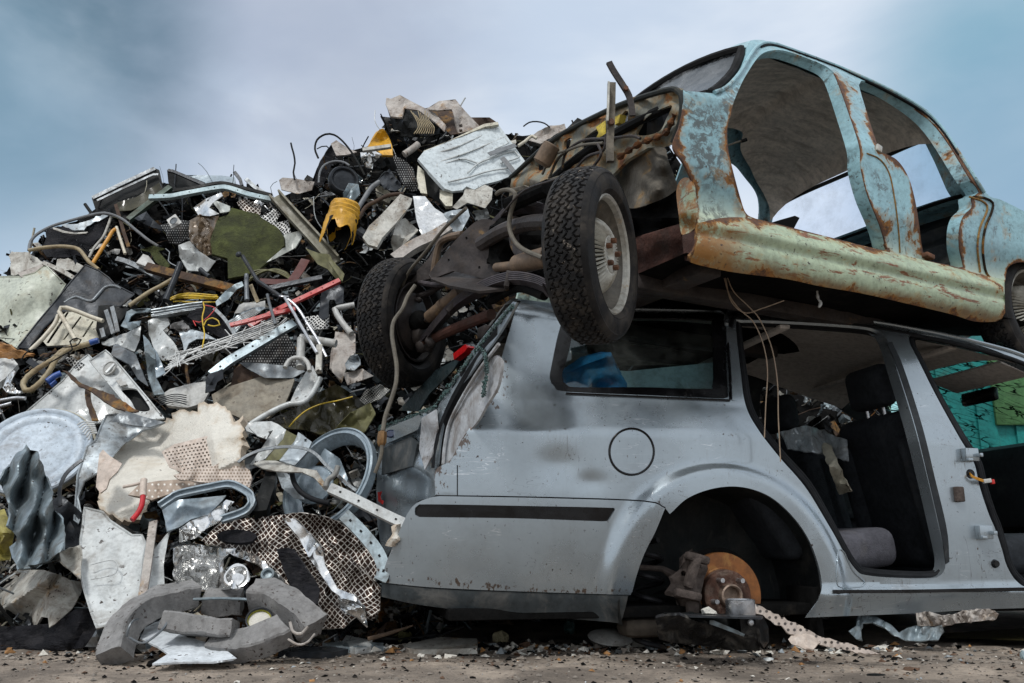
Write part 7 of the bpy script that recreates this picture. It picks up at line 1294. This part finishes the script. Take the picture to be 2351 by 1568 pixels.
# black housing with can, under the brake hub
hb2 = empty('black_housing', ground_at(1640, 1500), 'cracked black plastic housing on the ground under the rusty brake disc', 'housing')
def hsh(name, pts, mat, Y, amp=.01, th=.01, sv=0., su=0., root=hb2):
    P = zz('K', pts); bm = bmn(); P = lin(P, 6); uc = sum(p.x for p in P)/len(P); vc = sum(p.y for p in P)/len(P)
    from_cdt(bm, P, [], 6, lambda u, v: at(u, v, Y+sv*(v-vc)+su*(u-uc)+amp*noise.noise(Vec((u*.05, v*.05, Y*9)))), th); return link(name, bm, mat, root)
m_hous = grunge('scuffed_black_plastic', (.013, .013, .014), .3, 0, .4, 7, dirt=.45, ds=13, dirtcol=(.12, .11, .095), bump=.15, spots=0, coat=.2)
hsh('front_shell', [(345, 885), (420, 868), (545, 862), (640, 900), (800, 945), (1090, 1045), (1160, 1040), (1222, 1085), (1212, 1160), (1000, 1150), (700, 1112), (480, 1090), (372, 1062)], m_hous, 3.04, .02, .012, .0015)
hsh('back_shell', [(400, 838), (700, 845), (930, 850), (1240, 868), (1250, 1060), (1200, 1070), (1040, 1030), (800, 950), (540, 868)], m_black, 3.10, .01, .02)
hsh('side_shell', [(1200, 885), (1250, 880), (1285, 960), (1293, 1080), (1250, 1140), (1220, 1090)], m_hous, 3.08, .02, .01, 0, .004)
bm = bmn(); from_cdt(bm, [Vec((zz('K', [(400, 838)])[0])), Vec((zz('K', [(1240, 866)])[0])), Vec((zz('K', [(1230, 880)])[0])), Vec((zz('K', [(410, 858)])[0]))], [], 40, lambda u, v: at(u, v, 3.02+(1412-v)*.03), .006); link('top_tray', bm, m_darkst, hb2)
hsh('metal_strip', [(800, 905), (830, 905), (960, 960), (1090, 1020), (1080, 1040), (960, 995), (795, 935)], m_zinc, 3.0, .005, .008)
hsh('inner_box', [(1045, 880), (1200, 885), (1200, 1060), (1060, 1010)], m_hous, 3.05, 0, .02)
bm = bmn(); lathe(bm, [(0, .006), (.008, .005), (.011, 0)], axisM(at(*zz('K', [(1140, 925)])[0], 3.03), (0, -1, 0)), 14); link('screw_head', bm, m_steel, hb2)
bm = bmn(); lathe(bm, [(.048, 0), (.049, .002), (.049, .05), (.046, .052), (.045, .03), (0, .028)], axisM(at(*zz('K', [(1055, 862)])[0], 3.07), (0, 0, 1)), 32); link('metal_can', bm, m_steel, None, 'short bright metal can standing on the black housing', 'can')
hsh('foam_bit', [(740, 815), (790, 808), (850, 830), (860, 850), (760, 845)], m_felt, 3.04, .01, .03, root=None) ; o = bpy.data.objects['foam_bit']; tag(o, 'small yellowed foam bit on top of the black housing', 'foam')
# perforated torn strip
S('torn_perforated_strip', 'twisted perforated beige strip leaning from the brake hub to the ground', 'strip', 'K', [(1070, 742), (1110, 732), (1240, 795), (1330, 850), (1420, 885), (1545, 940), (1620, 985), (1760, 1055), (1900, 1082), (2040, 1122), (2245, 1190), (2080, 1180), (1900, 1150), (1740, 1118), (1580, 1060), (1440, 1010), (1390, 950), (1330, 935), (1240, 862), (1170, 850), (1100, 790)], dots_mat('torn_perforated', (.42, .35, .30), (.04, .03, .025), .026, .24), 0, .045, .005, fr=.02, step=4, jag=5, Yf=lambda u, v: 3.08-(v-1400)*.0010)
S('strip_flap', 'torn beige flap hanging below the perforated strip', 'flap', 'K', [(1450, 1060), (1500, 1010), (1600, 1010), (1760, 1065), (1700, 1100), (1660, 1145), (1590, 1140), (1480, 1100)], m_beige, 0, .03, .005, step=5, jag=2, Yf=lambda u, v: 3.02-(v-1470)*.002)
S('bent_tin_strip', 'bent blue-grey tin strip under the silver sill', 'strip', 'L', [(510, 1240), (560, 1205), (575, 1140), (590, 1138), (690, 1150), (780, 1200), (830, 1250), (880, 1220), (950, 1205), (1050, 1215), (1100, 1200), (1110, 1240), (1080, 1295), (950, 1302), (870, 1300), (820, 1275), (800, 1270), (740, 1220), (660, 1185), (600, 1190), (590, 1240), (595, 1295), (560, 1290)], m_zinc, 0, .04, .006, fr=.04, step=4, Yf=lambda u, v: 3.36-(v-1450)*.0012)
S('crumpled_tin', 'crumpled zinc and brown tin wedged under the silver sill', 'tin', 'L', [(950, 1125), (1020, 1115), (1100, 1140), (1170, 1135), (1240, 1110), (1400, 1098), (1462, 1130), (1445, 1165), (1300, 1180), (1200, 1190), (1110, 1210), (960, 1205)], m_wrust, 0, .06, .008, fr=.05, step=4, Yf=lambda u, v: 3.34)
# puddle
bm = bmn(); pts = [ground_at(u, v) for u, v in cr([(2150, 1470), (2260, 1462), (2400, 1455), (2700, 1460), (2700, 1484), (2400, 1486), (2250, 1482), (2170, 1478)], 10, True)]
f = bm.faces.new([bm.verts.new(p+Vec((0, 0, .024))) for p in pts]); link('puddle', bm, grunge('muddy_water', (.055, .048, .022), .06, 0, .1, 3, bump=0, spec=.6), kind='structure')
# small things on the dirt
m_stone = grunge('pebble', (.25, .215, .18), .85, 0, .3, 20, bump=.3); m_rock = grunge('brown_rock', (.14, .08, .05), .85, 0, .3, 20, bump=.4)
def lump(name, label, cat, u, v, rpx, mat, sq=(1, 1, .6), z=0., jag=.35):
    p = ground_at(u, v); r = rpx*p.y/F; bm = bmn(); bmesh.ops.create_icosphere(bm, subdivisions=3, radius=r, matrix=Matrix.Identity(4))
    for w in bm.verts: w.co = Vec((w.co.x*sq[0], w.co.y*sq[1], w.co.z*sq[2]))*(1+jag*noise.noise(w.co/r*1.6+Vec((u, v, 0))))
    for w in bm.verts: w.co += p+Vec((0, 0, r*sq[2]*.6+z))
    return link(name, bm, mat, None, label, cat)
for (n, l, c, u, v, r, m, sq) in (('brown_rock', 'small brown rock on the dirt below the tin strip', 'rock', 2090, 1543, 15, m_rock, (1.2, .9, .45)), ('green_rock', 'dark mossy lump under the car bumper', 'lump', 985, 1452, 22, m_olive, (1.5, .9, .8)), ('yellow_foam', 'yellowish foam lump under the rear bumper', 'foam', 885, 1470, 20, grunge('dirty_foam', (.36, .33, .20), .95, 0, .4, 30, bump=.9), (1.6, .9, .8)), ('yellow_foam', 'larger pale foam lump right of centre under the bumper', 'foam', 1148, 1476, 16, grunge('pale_foam', (.50, .44, .27), .95, 0, .3, 30, bump=.9), (1.1, .9, 1.)), ('white_pebble', 'white pebble on the open dirt near the centre', 'pebble', 967, 1510, 8, m_felt, (1.1, .9, .7)), ('white_pebble', 'white crumpled bit on the dirt before the black housing', 'pebble', 1765, 1518, 9, m_white, (1.3, .9, .6)), ('dark_clod', 'dark clod of earth left of the concrete ring', 'clod', 352, 1530, 12, m_dark, (1.2, .9, .7)), ('foam_scrap', 'pale foam scrap below the spring', 'foam', 1475, 1484, 16, m_felt, (1.4, .9, .6)), ('foam_scrap', 'small green-white lump by the crumpled white panel', 'foam', 182, 1478, 14, m_trans, (1.4, .9, .6)), ('blue_bit', 'small blue plastic bit at the right edge of the dirt', 'bit', 2349, 1512, 8, m_paleb, (.6, .9, 1.3)), ('glass_lump', 'lump of broken glass under the bumper', 'glass', 1308, 1452, 14, m_teal, (.9, .9, 1.2)), ('black_chip', 'flat black chip on the dirt at lower right', 'chip', 2010, 1552, 14, m_black, (1.4, .8, .25))): lump(n, l, c, u, v, r, m, sq)
bm = bmn(); tube(bm, [at(*p) for p in ((845, 1467, 3.3), (890, 1455, 3.3), (948, 1436, 3.34))], [.008, .007, .003], 7); link('twig', bm, grunge('bark', (.16, .11, .075), .9, 0, .3, 30, bump=.6), None, 'dry twig lying under the corner of the bumper', 'twig')
for i, (l, pts, m) in enumerate((('white plank piece on the ground under the bumper', [(925, 1480), (1010, 1462), (1095, 1466), (1095, 1488), (950, 1492)], m_dirtyw), ('white broken box scrap under the lattice sheet', [(780, 1480), (795, 1458), (855, 1470), (852, 1486), (815, 1490)], m_white), ('dark flat board on the ground below the lattice sheet', [(640, 1486), (760, 1484), (800, 1490), (760, 1498), (640, 1497)], m_darkst), ('grey angle strip right of the lattice sheet foot', [(740, 1476), (800, 1472), (880, 1476), (880, 1483), (780, 1487)], m_zinc))): S('ground_scrap', l, 'scrap', 'V', pts, m, 0, .02, .02, step=6, Yf=lambda u, v: 3.42-(v-1470)*.008)
Dk('round_plate', 'shallow silver plate lying below the coil spring', 'plate', 'V', (1402, 1462), 0, (.05, -.25, .97), 50, [(0, .25), (.4, .22), (.8, .1), (1., 0), (.98, -.05)], m_pvc, Y=3.45)
# thin strings hanging between the two cars
for i, pts in enumerate(([(1660, 630), (1676, 680), (1700, 712), (1730, 740), (1752, 790), (1762, 850), (1758, 930), (1755, 1005)], [(1668, 632), (1685, 670), (1720, 705), (1745, 735), (1772, 800), (1785, 880), (1787, 960), (1792, 1060)], [(1664, 630), (1678, 690), (1710, 718), (1750, 708), (1800, 690)])):
    bm = bmn(); tube(bm, [at(p.x, p.y, 3.18) for p in cr(pts, 5)], .0022, 6); link('hanging_string', bm, grunge('jute_string', (.32, .24, .17), .8, 0, .2, 20, bump=0), None, ['pale string hanging into the rear door opening, left one', 'longer pale string hanging into the rear door opening, right one', 'short string snagged along the roof edge under the old car'][i], 'string')
bm = bmn(); tube(bm, [at(p.x, p.y, 3.2) for p in cr([(1876, 668), (1878, 685), (1884, 695), (1880, 706)], 3)], [.004, .004, .004, .006, .006, .005, .004, .005, .006, .007, .006, .004, .004, .004, .004][:len(cr([(1876, 668), (1878, 685), (1884, 695), (1880, 706)], 3))], 7); link('cord_end', bm, m_pvc, None, 'frayed cord end dangling under the old car sill', 'cord')
# background wall glimpsed through the cracked windscreen
m_tealw = grunge('turquoise_cladding', (.03, .27, .27), .5, 0, .3, 2, dirt=.35, bump=.05); wl = empty('turquoise_wall', (5.3, 7.5, 0), 'turquoise corrugated wall with a yellow-green panel glimpsed through the cracked windscreen', 'wall')
bm = bmn()
for i in range(30): boxm(bm, Vec((3.6+i*.16, 7.5, 2.2)), (.159, .08+.05*(i % 2), 2.2))
link('cladding', bm, m_tealw, wl); bm = bmn(); boxm(bm, Vec((4.35, 7.42, 1.75)), (.42, .04, .75), None, .01); link('panel', bm, grunge('yellow_green_panel', (.17, .24, .09), .5, 0, .3, 4, dirt=.4), wl)
bm = bmn(); boxm(bm, Vec((6., 7.6, .55)), (4.8, .5, 1.08), None, .03); link('base', bm, m_dark, wl)
# loose grit: pebbles, flakes and splinters nobody could count
random.seed(31); bm = bmn()
gm = [m_stone, m_dark, m_felt, m_wood, m_zincl, m_rock]
for i in range(5200):
    y = random.choice([random.uniform(2.45, 3.2), random.uniform(2.9, 3.5)]); x = random.uniform(-2.4, 2.6)*y/3; s = random.choice([.002, .0026, .003, .004, .005, .008])*(1.2 if y > 3.1 else .9)
    mi = random.choices(range(6), [10, 4, .3, .2, .25, 1.2])[0]; p = Vec((x, y, gz(x, y)+s*.25)); rot = Matrix.Rotation(random.uniform(0, 6), 3, 'Z') @ Matrix.Rotation(random.uniform(-.4, .4), 3, 'X')
    vs = [bm.verts.new(p+rot @ Vec((a*s*random.uniform(.5, 1.5), b*s*random.uniform(.5, 1.4), c*s*random.uniform(.3, .7)))) for a, b, c in ((-1, -1, 0), (1, -1, 0), (1, 1, 0), (-1, 1, 0), (0, 0, 1.6))]
    for q in ((0, 1, 4), (1, 2, 4), (2, 3, 4), (3, 0, 4)): bm.faces.new([vs[j] for j in q]).material_index = mi
for i in range(900):
    x = random.gauss(.15, .75); y = random.gauss(3.42, .09)-.12*(x < -1); s = random.choice([.004, .006, .008, .012, .016]); mi = random.choices(range(6), [2, 3, 3, 1, 1.2, 1])[0]; p = Vec((x, y, gz(x, y)+s*.3)); rot = Matrix.Rotation(random.uniform(0, 6), 3, 'Z') @ Matrix.Rotation(random.uniform(-.8, .8), 3, 'X')
    vs = [bm.verts.new(p+rot @ Vec((a*s*random.uniform(.4, 1.8), b*s*random.uniform(.3, 1.2), c*s*random.uniform(.3, .9)))) for a, b, c in ((-1, -1, 0), (1, -1, 0), (1, 1, 0), (-1, 1, 0), (.2, 0, 1.4), (-.3, .2, 1.1))]
    for q in ((0, 1, 4), (1, 2, 4), (2, 3, 5), (3, 0, 5), (2, 5, 4), (0, 4, 5)): bm.faces.new([vs[j] for j in q]).material_index = mi
link('loose_grit', bm, gm, None, 'loose grit, pebbles and splinters strewn over the dirt', 'grit', kind='stuff', sharp=0)
# ---- repeats of one kind share a group
kinds = {}
for o in COL.objects:
    if o.parent is None and 'category' in o.keys(): kinds.setdefault(o.name.split('.')[0], []).append(o)
for k, os_ in kinds.items():
    if len(os_) > 1:
        for o in os_:
            if 'group' not in o.keys(): o['group'] = k.replace('_', ' ')+' pieces'
